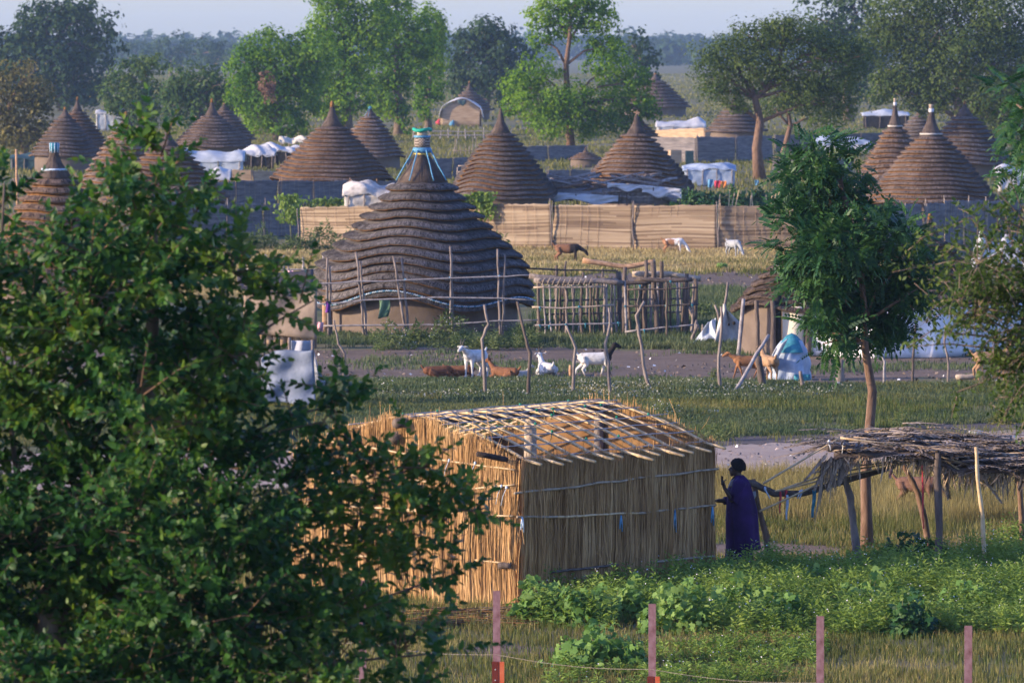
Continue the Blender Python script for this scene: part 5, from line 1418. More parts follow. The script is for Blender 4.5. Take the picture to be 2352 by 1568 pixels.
lone('broken grey stump with a pale top before the white tarpaulin wall', 1928, 880, 1932, 826, .11, 'wood', 'post_stump', None, cat='stump')
lone('thin short post in front of the blue grey wrapped bundle', 1845, 892, 1838, 852, .05, 'wood', 'post_stump', None, cat='stump')
lone('thin forked pole propping the small shaggy hut', 1695, 818, 1708, 686, .06, 'stick_grey', 'prop_pole', [(1702, 750)], cat='pole')
lone('short stick stuck in the soil beside the white resting goat', 1311, 866, 1310, 838, .05, 'wood_orange', 'short_stick', None, cat='stick')

# ------------------------------------------------------------------ small shaggy hut: posts, doorway sheet, wall
hutR = [o for o in COL.objects if o.get('label', '').startswith('small hut with loose')][0]
Yh = hutR.location.y - 165 / ppm(hutR.location.y) * .90
for x, yb in ((1742, 812), (1778, 815), (1856, 818)):
    mb = MB(); q = at(x, yb, Yh); q.z = -.05
    mb.stick(q, at(x - 4, 690, Yh - .05), .085 if x != 1742 else .06, .06, .06, 5, 7); part('porch_post', mb, M['wood_dark'], hutR)
mb = MB(); mb.grid(lambda u, v: at(1797 + 50 * u, 704 + 108 * v, Yh - .03 + .06 * math.sin(u * 6 + v * 2)), 12, 8, 0, .02); part('door_cloth', mb, M['tarp_cream'], hutR, 'cream cloth hung over the doorway')
mb = MB(); q0 = at(1784, 812, Yh + .03); mb.box((q0.x, q0.y, .8), (.24, .05, 1.6)); part('doorway', mb, M['dark'], hutR)  # dark slab put in for the shade inside the door opening
# white tarpaulin wall
def tarpwall(name, label, base, tops, m, sd, cat='wall', fold=.06, group=None):
    G = [P(x, y) for x, y in base]; H = [at(base[i][0], tops[i], G[i].y).z for i in range(len(G))]
    root = empty(name, G[0], label, cat, group)
    n = len(G) - 1
    def fn(u, v):
        k = min(n - 1, int(u * n)); f = u * n - k
        p = G[k].lerp(G[k + 1], f); h = H[k] + (H[k + 1] - H[k]) * f
        h += .04 * math.sin(u * 40 + sd)
        return p + Vector((0, -fold * math.sin(u * 55 + sd) * (.4 + v) - fold * math.sin(u * 23 + v * 3), h * (1 - v) + .02))
    mb = MB(); mb.grid(fn, 90, 8, 0, .02); part('sheet', mb, M[m], root)
    for k in range(n + 1):
        mb = MB(); mb.stick(G[k] + Vector((0, .1, -.05)), G[k] + Vector((0, .1, H[k] + .08)), .05, .04, .04, 4, 6); part('post', mb, M['wood'], root)
    return root
tarpwall('tarpaulin_wall', 'long white tarpaulin wall behind the neem trunk', [(1862, 818), (2010, 824), (2160, 822), (2320, 812), (2420, 806)], [708, 712, 706, 700, 700], 'tarp_bright', 1)
# white peaked canopy behind the thorn tree
g = P(2300, 668); root = empty('peaked_canopy', g, 'white two peaked canvas canopy behind the thorn tree', 'canopy')
mb = MB()
def canopy(u, v):
    x = 2232 + 180 * u
    pk = [(2232, 592), (2252, 528), (2290, 566), (2312, 536), (2350, 566), (2412, 560)]
    y0 = np.interp(x, [p[0] for p in pk], [p[1] for p in pk])
    return at(x, y0 + (612 - y0) * v + 5 * math.sin(u * 14) * v, g.y + (.9 - v) * .9 + .06 * math.sin(u * 26 + v * 4))
mb.grid(canopy, 50, 8, 0, .02); part('canvas', mb, M['tarp_white'], root)
for x in (2252, 2312, 2390):
    mb = MB(); q = P(x, 668); mb.stick(q, at(x, 540, g.y + .8), .05, .04, .03, 5, 6); part('pole', mb, M['wood'], root)

# small cloth tent on sticks by the pen
g = P(1650, 792); root = empty('cloth_tent', g, 'small dirty white cloth tent slung over sticks beside the pen', 'tent')
mb = MB(); mb.grid(lambda u, v: at(1645 + (1585 - 1645) * u * (.25 + .75 * v) * 1.0 + (1 - v) * -2, 730 + 10 * u + 52 * v * (1 - .15 * math.sin(u * 6)) , g.y - .6 * v + .12 * math.sin(u * 9 + v * 7)), 22, 14, 0, .02); part('cloth', mb, M['tarp_grey'], root)
mb = MB(); mb.grid(lambda u, v: at(1662 + (1640 + 82 * u - 1662) * v ** .9 + 3 * math.sin(v * 9 + u * 3) * u, 698 + (90 - 6 * u) * v, g.y - .5 - .3 * v + .10 * math.sin(u * 10 + v * 5) + .9 * u * v), 22, 16, 0, .02); part('cloth', mb, M['cloth_dirty'], root, 'pale cloth sheet with dark holes')
mb = MB()
for x, y, r in ((1674, 745, 3), (1686, 742, 4)):
    mb.ball(at(x, y, g.y - .62), (r / 87, .02, r / 80), 8, 5)
part('hole', mb, M['dark'], root)  # dark lumps put in for the shade seen through the cloth
for a_, b_ in (((1668, 790), (1642, 700)), ((1650, 790), (1672, 648)), ((1590, 790), (1600, 735)), ((1612, 790), (1614, 745)), ((1585, 792), (1602, 745)), ((1610, 770), (1575, 690))):
    mb = MB(); q = P(*a_); mb.stick(q, at(*b_, q.y + .1), .05, .03, .06, 5, 6); part('stick', mb, M['wood'], root)
# wrapped bundle
g = P(1812, 872); root = empty('wrapped_bundle', g, 'bulky bundle wrapped in grey blue sheets with a teal top', 'bundle')
mb = MB()
def wrap(u, v):
    f = u * 2 * PI
    prof = [(0, .47), (.25, .43), (.5, .40), (.72, .33), (.9, .22), (1, .02)]
    r = np.interp(v, [p[0] for p in prof], [p[1] for p in prof])
    r *= 1 + .10 * math.sin(5 * f + v * 6) + .05 * math.sin(11 * f - v * 9)
    return g + Vector((math.cos(f) * r * 1.05 + .08 * v, math.sin(f) * r * .8, 1.02 * v + .02))
mb.grid(wrap, 48, 18); part('sheet', mb, M['tarp_blue'], root)
mb = MB(); mb.grid(lambda u, v: g + Vector((.06 + math.cos(u * 2 * PI) * (.34 * (1 - v) ** .6) * (1 + .12 * math.sin(u * 25)), math.sin(u * 2 * PI) * .29 * (1 - v) ** .6 - .05, .66 + .46 * v ** .8)), 32, 8); part('top_cloth', mb, M['teal'], root, 'teal cloth tied over the top')
mb = MB()
mb.grid(lambda u, v: g + Vector((-.35 - .25 * v + .3 * u, -.34 + .03 * math.sin(u * 7), .75 - .5 * v + .25 * u)), 10, 8, 0, .02); part('loose_sheet', mb, M['tarp_white'], root)
mb = MB(); mb.grid(lambda u, v: g + Vector((.12 + .36 * u, -.42 - .04 * math.sin(u * 9), .16 - .16 * v)), 8, 4, 0, .03); part('hem_cloth', mb, M['teal'], root)

M['canvas_tan'] = mat('canvas_tan', [(.17, .13, .095), (.25, .195, .145), (.31, .25, .19)], 1.6, rough=.8, bump=.5, bscale=5)
M['sheet_screen'] = mat('sheet_screen', [(.10, .13, .18), (.17, .20, .26), (.25, .28, .32)], 2, rough=.6, spec=.2, bump=.8, bscale=4)
# latrine screen of sheets behind the leafy tree
g = P(690, 935); root = empty('sheet_screen', g, 'screen of blue striped white sheets half hidden by the leafy tree', 'screen')
mb = MB(); mb.grid(lambda u, v: at(600 + 118 * u + 8 * v * u, 795 + 135 * v + 26 * (1 - u) * (1 - v) - 8 * math.sin(u * 5), g.y - .25 * u + .035 * math.sin(u * 11 + v * 4) + .03 * math.sin(v * 14 + u * 5)), 30, 20, 0, .02); part('sheet', mb, M['sheet_screen'], root)
mb = MB(); mb.grid(lambda u, v: at(668 + 52 * u + 32 * v * v * u, 782 + 102 * v, g.y + .9 + .08 * math.sin(u * 9 + v * 3)), 16, 14, 0, .02); part('sheet', mb, M['sheet_striped'] if 'sheet_striped' in M else M['tarp_grey'], root)
for x, yt in ((605, 800), (665, 775), (718, 780)):
    mb = MB(); q = P(x, 932); mb.stick(q, at(x, yt, q.y), .05, .035, .04, 5, 6); part('post', mb, M['wood'], root)
g = P(672, 800); root = empty('canvas_hut', g, 'tan canvas covered hut corner with straw skirt behind the leafy tree', 'hut')
mb = MB(); mb.grid(lambda u, v: at(560 + 168 * u, 655 + 46 * (1 - u) * .0 + 112 * v + (u ** 2) * 14, g.y - .4 * u + .07 * math.sin(u * 9 + v * 5)), 24, 12, 0, .03); part('canvas', mb, M['canvas_tan'], root)
mb = MB(); mb.grid(lambda u, v: at(575 + 150 * u, 762 + 32 * v, g.y + .12 + .03 * math.sin(60 * u)), 50, 3, 0, .05); part('straw_skirt', mb, M['mat_reed_tan'], root)
mb = MB(); mb.grid(lambda u, v: at(545 + 175 * u, 620 + 44 * v + 10 * math.sin(u * 3), g.y + 1.6 - 1.9 * v), 20, 6, 0, .05); part('roof', mb, M['thatch'], root)
for x in (575, 650, 722):
    mb = MB(); q = at(x, 800, g.y + .1); q.z = -.05; mb.stick(q, at(x, 660, g.y + .1), .06, .05, .03, 4, 6); part('post', mb, M['wood'], root)
for (x, y, w_, h_, m_, lab) in ((735, 740, 16, 26, 'pink_cloth', 'pink cloth hung at the corner of the tan canvas hut'), (753, 692, 10, 26, 'purple_cloth', 'purple and orange cloth in the largest hut doorway'), (668, 622, 12, 12, 'pink_cloth', 'small pale pink cloth on the dark thatch corner')):
    if m_ == 'purple_cloth': M[m_] = mat('purple_cloth', [(.06, .02, .14), (.12, .03, .22), (.2, .06, .28)], 6)
    blob_cloth(lab, x, y, w_, h_, 790, m_, seed=int(x), group='cloths hung around the largest hut')

# ------------------------------------------------------------------ the goats
BR = coat('coat_brown', (.15, .066, .036)); BR2 = coat('coat_rust', (.19, .085, .042)); TN = coat('coat_tan', (.33, .20, .11)); OR = coat('coat_orange', (.28, .13, .058), legs=(.16, .08, .045))
WH = coat('coat_white', (.52, .51, .49)); WH2 = coat('coat_cream', (.44, .39, .33))
BH = coat('coat_black_head', (.62, .58, .51), (.02, .017, .016), (1, 0, .15), .33, .02, .03, legs=(.16, .12, .09))
PB = coat('coat_brown_patches', (.30, .15, .08), (.70, .66, .60), (.35, 0, .1), .34, .03, .55)
DK = coat('coat_dark_shoulder', (.20, .10, .055), (.025, .02, .02), (1, 0, 0), .12, .05, .05)
GY = coat('coat_grey', (.30, .31, .32)); BK = coat('coat_dim_brown', (.16, .085, .055))
for a_ in (
    ('reddish brown goat lying down, head turned away', 1005, 868, .25, .56, BR, 'lie', 'rest', (0,) * 4, False, 1),
    ('rust brown goat lying behind the front legs of the white goat', 1055, 866, .1, .54, BR2, 'lie', 'rest', (0,) * 4, False, 2),
    ('white goat standing with lowered head', 1092, 866, PI + 1.0, .68, WH, 'stand', 'level', (.1, -.1, .1, -.15), True, 3),
    ('rust brown goat lying with its head raised', 1160, 872, PI - .45, .58, BR2, 'lie', 'up', (0,) * 4, True, 4),
    ('small cream kid lying against the rust brown goat', 1194, 871, .5, .40, WH2, 'lie', 'up', (0,) * 4, False, 5),
    ('white goat resting on the soil beside the short stick', 1256, 863, PI - 1.2, .62, WH, 'lie', 'up', (0,) * 4, True, 6),
    ('white goat with black head and neck walking', 1366, 870, .06, .65, BH, 'stand', 'up', (.6, -.5, .45, -.55), False, 7),
    ('orange brown goat walking with lowered head', 1717, 868, PI + .1, .55, OR, 'stand', 'level', (.5, -.5, .5, -.6), False, 8),
    ('light tan goat seen from behind beside the wrapped bundle', 1766, 874, PI / 2 + .35, .62, TN, 'stand', 'up', (.1, -.1, .1, -.1), True, 9),
    ('tan goat standing under the thorn tree', 2275, 872, .15, .70, TN, 'stand', 'up', (.1, -.2, .15, -.1), True, 10),
    ('brown goat with black shoulders behind the livestock pen', 1303, 606, -.1, .74, DK, 'stand', 'low', (.2, -.2, .2, -.3), True, 11),
    ('brown and white patched goat grazing on the meadow', 1546, 585, -.12, .64, PB, 'stand', 'graze', (.1, -.3, .3, -.1), False, 12),
    ('grey goat grazing beside the sunlit fence', 1684, 590, -1.0, .66, GY, 'stand', 'graze', (.1, -.2, .1, -.2), False, 13),
    ('dim brown goat grazing behind the palm thatched shelter', 2106, 1172, -.35, .60, BK, 'stand', 'graze', (.1, -.2, .1, -.2), False, 14)):
    goat(*a_)

# ------------------------------------------------------------------ the reed house under construction
C0 = HOUSE_C0; DL, DR = HOUSE_DL, HOUSE_DR
M['char'] = mat('char', [(.02, .016, .014), (.04, .03, .026), (.065, .05, .042)], 12, bump=.5)
house = empty('reed_house', C0, 'unfinished golden reed house with an open lattice roof', 'house')
ZW, ZR = 2.0, 2.58
def gable_h(u):
    return ZW - .03 + (ZR - ZW) * max(0.0, 1 - abs(2 * u - 1) ** 1.6)
def reed_wall(name, p, q, hfn, m, seed, n, label=None, out=1, loose=120):
    n = int(n * 1.5)
    rng = np.random.default_rng(seed)
    d = q - p; L = d.length; t = d.normalized(); nrm = Vector((t.y, -t.x, 0)) * out
    mb = MB()
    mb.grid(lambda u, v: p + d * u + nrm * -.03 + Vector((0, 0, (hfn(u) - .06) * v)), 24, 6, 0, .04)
    u = rng.random(n); h = np.array([hfn(x) for x in u]) + rng.normal(0, .055, n) + .03 + (rng.random(n) < .05) * rng.uniform(.03, .16, n) + .03 * np.sin(u * 31 + seed)
    # clumps of reeds stand a little proud of one another
    cl = np.sin(u * 57 + seed) * .016 + np.sin(u * 141 + 2) * .010 + np.sin(u * 9 + seed) * .025
    off = rng.uniform(-.02, .035, n) + cl
    lean = rng.normal(0, .085, n) + .05 * np.sin(u * 23 + seed); wv = rng.normal(0, .02, n); wd = rng.uniform(.003, .007, n)
    bow = rng.normal(.012, .028, n); z0 = np.where(rng.random(n) < .7, 0.0, rng.uniform(0, 1.0, n)); h = np.where((z0 == 0) & (rng.random(n) < .3), h * rng.uniform(.5, .95, n), h)
    P0, T_, N_ = np.array(p), np.array(t), np.array(nrm)
    ks = [0, .35, .7, 1.0]
    V = np.zeros((n, 8, 3))
    for i, k in enumerate(ks):
        along = u * L + lean * (k - .5) * 1.0 + wv * math.sin(k * 5)
        o = off + bow * math.sin(k * PI) + (.02 * k if k > .9 else 0) * rng.normal(1, 1, n)
        z = z0 + (h - z0) * k
        c = P0 + along[:, None] * T_ + o[:, None] * N_ + z[:, None] * np.array([0, 0, 1])
        w_ = wd * (1 if k < .9 else .55)
        yaw = rng.normal(0, .5, n) if i == 0 else yaw
        side = (np.cos(yaw)[:, None] * T_ + np.sin(yaw)[:, None] * N_) * w_[:, None]
        V[:, 2 * i] = c - side; V[:, 2 * i + 1] = c + side
    F1 = np.array([(2 * i, 2 * i + 1, 2 * i + 3) for i in range(3)] + [(2 * i, 2 * i + 3, 2 * i + 2) for i in range(3)])
    F = F1[None] + (np.arange(n) * 8)[:, None, None]
    A = V.reshape(-1, 3)
    # stray stalks bent across the wall
    w = MB(); rr = random.Random(seed)
    for _ in range(loose):
        a = p + d * rr.random() + nrm * rr.uniform(.05, .09) + Vector((0, 0, rr.uniform(.15, hfn(.5) - .2)))
        an = rr.gauss(PI / 2, .5); ln = rr.uniform(.15, .5)
        e = a + t * math.cos(an) * ln + Vector((0, 0, math.sin(an) * ln)) + nrm * rr.uniform(-.03, .04)
        w.tube([a, a.lerp(e, .5) + nrm * .02, e], .003, 3)
    tri = []
    for f in w.f:
        for i in range(1, len(f) - 1): tri.append((f[0], f[i], f[i + 1]))
    V2, F2 = np.array(w.v), np.array(tri)
    Va, Fa = join_np([(A, F.reshape(-1, 3)), (V2, F2)])
    wall = part(name, mb, M['reed_dark'], house, label)  # backing darker than the reeds; shade inside the house put into its colour
    st = link('reeds', mesh_np('reeds', Va, Fa, M[m], wloc(wall)), wall, None, None, None, 'stuff')
    return wall
A_, B_, C_, D_ = C0, C0 + DR, C0 + DR + DL, C0 + DL
side_h = lambda u: ZW + .02 * math.sin(u * 9) - .02
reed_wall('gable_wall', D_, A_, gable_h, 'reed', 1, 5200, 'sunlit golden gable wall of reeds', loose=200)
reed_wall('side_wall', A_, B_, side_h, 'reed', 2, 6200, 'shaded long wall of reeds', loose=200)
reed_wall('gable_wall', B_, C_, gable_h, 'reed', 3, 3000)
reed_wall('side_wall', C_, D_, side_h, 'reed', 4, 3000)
rnd = random.Random(41)
tL, tR = DL.normalized(), DR.normalized()
nL, nR = Vector((-tL.y, tL.x, 0)), Vector((tR.y, -tR.x, 0))
if nL.y > 0: nL = -nL
# corner and ridge posts
for c_, h in ((A_ - nL * .0, ZW + .02), (B_, ZW + .06), (C_, ZW), (D_, ZW + .05)):
    inn = ((A_ + C_) * .5 - c_).normalized() * .12
    mb = MB(); mb.stick(c_ + inn + Vector((0, 0, -.05)), c_ + inn + Vector((0, 0, h)), .06, .05, .02, 5, 8, rnd=rnd); part('corner_post', mb, M['wood_dark'], house)
mids = (D_.lerp(A_, .5), C_.lerp(B_, .5))
for k, c_ in enumerate(mids):
    mb = MB(); mb.stick(c_ + tR * (.12 - .24 * k) + Vector((0, 0, -.05)), c_ + tR * (.12 - .24 * k) + Vector((0, 0, ZR + .07)), .08, .07, .015, 5, 8, rnd=rnd); part('ridge_post', mb, M['wood'], house)
mc = mids[0].lerp(mids[1], .62); mb = MB(); mb.stick(mc + Vector((0, 0, -.05)), mc + Vector((0, 0, ZR - .05)), .10, .09, .015, 5, 8, rnd=rnd); part('ridge_post', mb, M['wood_pale'], house)
def zroof(u): return ZW + .06 + (ZR - ZW - .02) * max(0.0, 1 - abs(2 * u - 1) ** 1.6)
def roofpt(u, v, dz=0.0):
    """u across the gable (0 = far eave, 1 = near eave), v along the ridge"""
    return D_.lerp(A_, u) + DR * v + Vector((0, 0, (zroof(min(1, max(0, u))) - (max(0, u - 1) + max(0, -u)) * .75) + dz))
mb = MB(); mb.stick(roofpt(.5, -.05, -.07), roofpt(.5, 1.07, -.07), .075, .065, .008, 8, 8, rnd=rnd); part('ridge_beam', mb, M['wood_dark'], house)
for u in (.02, .98):
    mb = MB(); mb.stick(roofpt(u, .0, -.08), roofpt(u, 1.02, -.08), .045, .04, .010, 8, 8, rnd=rnd); part('eave_beam', mb, M['wood_dark'], house)
mb = MB(); e0 = at(1096, 1042, C0.y - .12); mb.stick(e0, C0 + Vector((.1, .15, ZW + .03)), .04, .035, .02, 4, 8, rnd=rnd); part('charred_pole', mb, M['char'], house)
mb = MB(); mb.stick(D_.lerp(A_, .46) + nL * .12 + Vector((0, 0, ZR - .28)), D_.lerp(A_, .47) - nL * .25 + Vector((0, 0, ZR - .08)), .085, .08, .01, 3, 9); part('beam_end', mb, M['wood_dark'], house)
# bamboo rafters over the ridge, near slope and far slope
def bamboo(mb, pts, r, node=.32):
    out, rad = [], []
    for i in range(len(pts) - 1):
        a, b = Vector(pts[i]), Vector(pts[i + 1]); L = (b - a).length; k = max(2, int(L / node))
        for j in range(k):
            p = a.lerp(b, j / k)
            out += [p, a.lerp(b, (j + .06) / k), a.lerp(b, (j + .12) / k)]; rad += [r * .97, r * 1.22, r * .97]
    out.append(Vector(pts[-1])); rad.append(r * .9)
    mb.tube(out, rad, 7)
nr = 12
for i in range(nr):
    v = (i + .35) / nr + rnd.uniform(-.012, .012); w_ = rnd.uniform(-.01, .01)
    mb = MB(); bamboo(mb, [roofpt(u, v + w_ * u + .012 * math.sin(u * 3 + i), .02) for u in (.36, .45, .54, .63, .72, .81, .9, .96, 1.0, 1.03 + rnd.uniform(.02, .12))], rnd.uniform(.021, .026)); part('rafter', mb, M['bamboo'], house)
    mb = MB(); bamboo(mb, [roofpt(u, v + .02 - w_ * u, .025) for u in (.46, .38, .3, .2, .1, .04, -.05 - rnd.uniform(.0, .05))], rnd.uniform(.016, .021)); part('rafter', mb, M['bamboo'], house)
pus = (.995, .91, .83, .755, .68, .61, .54, .46, .37, .27, .15, .05)
for i, u in enumerate(pus):
    v0, v1 = rnd.uniform(-.05, .04), 1.0 + rnd.uniform(-.06, .05)
    if u > .9: v0, v1 = .02, 1.0
    mb = MB(); mb.stick(roofpt(u, v0, .040), roofpt(u + rnd.uniform(-.012, .012), v1, .040), .0095, .0075, .012, 9, 6, rnd=rnd); part('purlin', mb, M['stick_sunlit'], house)
mb = MB()
for i in range(nr):
    for u in pus:
        if rnd.random() < .24:
            p = roofpt(u, (i + .35) / nr, .05)
            mb.ball(p, (.022, .026, .024), 7, 5, 0, .15)
            if rnd.random() < .5: mb.stick(p, p + Vector((rnd.uniform(-.05, .05), rnd.uniform(-.05, .05), -rnd.uniform(.05, .14))), .008, .004, .1, 3, 4, rnd=rnd)
part('twine_ties', mb, M['twine_green'], house, None, 'stuff')
# poles lashed along the walls
def wpole(p, q, nrm, r, m='bamboo', name='wall_pole', lab=None):
    mb = MB(); mb.stick(p + nrm * .075, q + nrm * .075, r, r * .8, .012, 10, 6, rnd=rnd); part(name, mb, M[m], house, lab)
def onL(x, y):      # a place on the gable wall seen at that photo position
    d_ = ray(x, y); o = Vector((0, 0, CAM_H)); t_ = (C0 - o).dot(nL) / d_.dot(nL); return o + d_ * t_
def onR(x, y):
    d_ = ray(x, y); o = Vector((0, 0, CAM_H)); t_ = (C0 - o).dot(nR) / d_.dot(nR); return o + d_ * t_
for a, b in (((765, 1012), (1000, 1052)), ((980, 1050), (1188, 1078)), ((720, 1082), (1020, 1108)), ((1040, 1126), (1188, 1112)), ((700, 1156), (1000, 1172)), ((930, 1172), (1185, 1184)), ((690, 1268), (955, 1282)), ((1098, 1285), (1182, 1293))):
    wpole(onL(*a), onL(*b), nL, .018)
for a, b, m_ in (((1172, 1132), (1640, 1076), 'stick_tan'), ((1178, 1186), (1300, 1186), 'stick_tan'), ((1270, 1186), (1470, 1176), 'bamboo'), ((1450, 1178), (1634, 1159), 'stick_tan'), ((1255, 1312), (1410, 1296), 'wood_dark'), ((1480, 1290), (1632, 1276), 'stick_tan')):
    wpole(onR(*a), onR(*b), nR, .021, m_)
mb = MB(); c_ = onL(1165, 1297); mb.stick(c_ + nL * .06 - tL * .12, c_ + nL * .13 + tL * .06, .05, .045, .02, 3, 8); part('stub_log', mb, M['wood_dark'], house)
for x, y, L_, m_ in ((1412, 1182, .22, 'rope_blue'), (1536, 1170, .30, 'rope_blue'), (1622, 1162, .26, 'rope_blue'), (1185, 1186, .2, 'rope_pale')):
    p = onR(x, y) + nR * .11
    for s_ in (-.02, .02):
        mb = MB(); mb.tube([p, p + tR * s_ + Vector((0, 0, -L_ * .5)), p + tR * s_ * 1.6 + Vector((0, 0, -L_ * (1 + s_ * 5)))], [.012, .014, .010], 5, flat=.35); part('ribbon', mb, M[m_], house)
for x, y in ((1160, 1115), (1172, 1118), (1100, 1062), (1040, 1056)):
    p = onL(x, y) + nL * .09
    mb = MB(); mb.ball(p, (.02, .02, .024), 8, 5, 0, .15)
    mb.tube([p, p + Vector((-.05, 0, -.12)), p + Vector((-.08, 0, -.26))], .004, 4); part('lashing', mb, M['rope_pale'], house)
# bundle of reeds lying before the house
g = P(1080, 1432); root = empty('reed_heap', g, 'heap of dark leftover reeds on the ground before the golden wall', 'heap')
mb = MB(); rnd = random.Random(55)
for _ in range(320):
    x = rnd.uniform(960, 1200); c_ = P(x, rnd.uniform(1408, 1446)); c_.z = rnd.uniform(.01, .10)
    a = rnd.gauss(0.05, .22) + (.25 if x < 1060 else -.1); L = rnd.uniform(.25, .75)
    d_ = Vector((math.cos(a), math.sin(a) * 1.5, rnd.uniform(-.06, .06))) * L * .5
    mb.stick(c_ - d_, c_ + d_, .007, .004, .06, 3, 4, rnd=rnd, m=rnd.random() < .3)
part('reeds', mb, [M['reed_dark'], M['wood_dark']], root, None, 'stuff')
mb = MB()
for _ in range(420):
    c_ = P(rnd.uniform(760, 1190), rnd.uniform(1388, 1412)); c_.z = rnd.uniform(.0, .04); a = rnd.uniform(-.5, .5); L = rnd.uniform(.15, .5)
    d_ = Vector((math.cos(a), math.sin(a), 0)) * L * .5
    mb.stick(c_ - d_, c_ + d_, .005, .003, .05, 2, 3, rnd=rnd)
whole('straw_litter', mb, M['reed'], tuple(P(1000, 1400)), 'loose golden straw scattered along the foot of the reed house', None, None, 'stuff')

# ------------------------------------------------------------------ the person in the purple robe
g = P(1697, 1315)
per = empty('person', g, 'person in a long dark purple robe standing at the corner of the reed house', 'person')
S_ = 1.70
mb = MB()
X, Y_, Z = Vector((1, 0, 0)), Vector((0, 1, 0)), Vector((0, 0, 1))
def bp(x, y, z): return Vector((x, y, z))       # facing -X (towards the house), camera side is -Y
# torso, hips, legs
mb.tube([bp(.01, 0, .80), bp(.02, 0, .92), bp(.01, 0, 1.05), bp(.0, 0, 1.20), bp(-.005, 0, 1.33), bp(-.01, 0, 1.40), bp(-.01, 0, 1.43)], [.14, .165, .145, .155, .16, .12, .07], 16)
for s_ in (-1, 1):
    mb.tube([bp(.01, .085 * s_, .86), bp(.0, .09 * s_, .66), bp(-.01, .09 * s_, .47), bp(.02, .09 * s_, .28), bp(.02, .09 * s_, .09), bp(.01, .09 * s_, .04)], [.105, .085, .06, .055, .038, .04], 12)
    mb.tube([bp(.05, .09 * s_, .035), bp(-.03, .09 * s_, .035), bp(-.13, .095 * s_, .022), bp(-.16, .095 * s_, .018)], [.036, .04, .032, .018], 10)
# neck and head in profile
mb.tube([bp(0, 0, 1.38), bp(-.012, 0, 1.46), bp(-.03, 0, 1.53)], [.066, .054, .055], 14)
hc = bp(-.04, 0, 1.59)
mb.ball(hc + bp(.015, 0, .015), (.095, .076, .105), 18, 12)
mb.ball(hc + bp(-.045, 0, -.045), (.052, .055, .068), 14, 10)
mb.tube([hc + bp(-.085, 0, .01), hc + bp(-.108, 0, -.028), hc + bp(-.095, 0, -.04)], [.012, .018, .014], 8)           # nose
mb.ball(hc + bp(-.088, 0, -.066), (.018, .026, .010), 10, 6); mb.ball(hc + bp(-.084, 0, -.084), (.017, .024, .010), 10, 6)   # lips
mb.ball(hc + bp(-.068, 0, -.108), (.028, .030, .020), 10, 6)                                                           # chin
for s_ in (-1, 1):
    mb.ball(hc + bp(.015, .076 * s_, -.015), (.020, .012, .032), 10, 6)
# arms: near arm bent up with the object at chest height, far arm reaching towards the house
def hand(w, d, up, spread, curl):
    d, up = d.normalized(), up.normalized(); sd = d.cross(up)
    mb.tube([w - d * .02, w + d * .03, w + d * .085], [.024, .030, .026], 10, flat=.6)
    for i, L in enumerate((.070, .078, .073, .058)):
        o = w + d * .08 + sd * (-.028 + .0187 * i)
        k = d * math.cos(curl) - up * math.sin(curl)
        k2 = d * math.cos(curl * 2) - up * math.sin(curl * 2)
        mb.tube([o - d * .02, o, o + k * L * .5, o + k * L * .5 + k2 * L * .5], [.0095, .0095, .0085, .007], 7)
    o = w + d * .02 - sd * .028
    k = (d * .7 - sd * .7)
    mb.tube([o, o + k * .035, o + k * .05 + d * .03 - up * .01], [.012, .0105, .008], 7)
sh = bp(0, -.165, 1.345); el = bp(-.09, -.20, 1.10); wr = bp(-.225, -.15, 1.30)
mb.tube([sh + bp(.01, .06, .01), sh, sh.lerp(el, .5), el], [.06, .062, .052, .044], 12); mb.tube([el, el.lerp(wr, .5), wr], [.043, .038, .026], 12)
hand(wr, bp(-.25, .1, .9), bp(.9, .2, .25), 1, -.75)
sh2 = bp(0, .165, 1.345); el2 = bp(-.12, .20, 1.08); wr2 = bp(-.335, .12, 1.085)
mb.tube([sh2 + bp(.01, -.06, .01), sh2, sh2.lerp(el2, .5), el2], [.06, .062, .052, .044], 12); mb.tube([el2, el2.lerp(wr2, .5), wr2], [.043, .038, .026], 12)
hand(wr2, bp(-1, -.1, .02), bp(.0, -.2, 1), 1, .35)
SKIN = mat('skin', [(.05, .028, .019), (.072, .041, .028), (.09, .052, .036)], 14, rough=.5, spec=.35)
body = link('body', skin_mesh(mb, 'body', SKIN, .0068, 2), per)
mb = MB()
for k in range(2):
    pass
def hairpt(u, v):
    f = u * 2 * PI; th = v * PI * .60
    face = max(0, -math.cos(f)) ** 2
    th *= 1 - .42 * face
    r = 1.0 + .03 * math.sin(f * 19 + th * 7) + .02 * math.sin(f * 37)
    return hc + bp(.022 + math.sin(th) * math.cos(f) * .112 * r, math.sin(th) * math.sin(f) * .095 * r, .022 + math.cos(th) * .118 * r - .02 * (v ** 3) * (1 - face))
mb.grid(hairpt, 60, 16, 0, .012); part('hair', mb, mat('hair', [(.008, .007, .007), (.014, .012, .012), (.022, .019, .018)], 40, bump=.8), body)
body.data.transform(Matrix.Identity(4))
for o in (body,):
    for c_ in o.children:
        c_.data.transform(Matrix.Translation(wloc(o)))
for s_ in (-1, 1):
    mb = MB(); mb.ball(hc + bp(-.082, .034 * s_, .004), (.010, .013, .010), 10, 6)
    e = part('eye', mb, M['eye'], body); e.data.transform(Matrix.Translation(wloc(body)))
PURP = mat('robe_purple', [(.016, .006, .045), (.026, .010, .075), (.040, .016, .105)], 3.5, rough=.75, bump=.25, bscale=30)
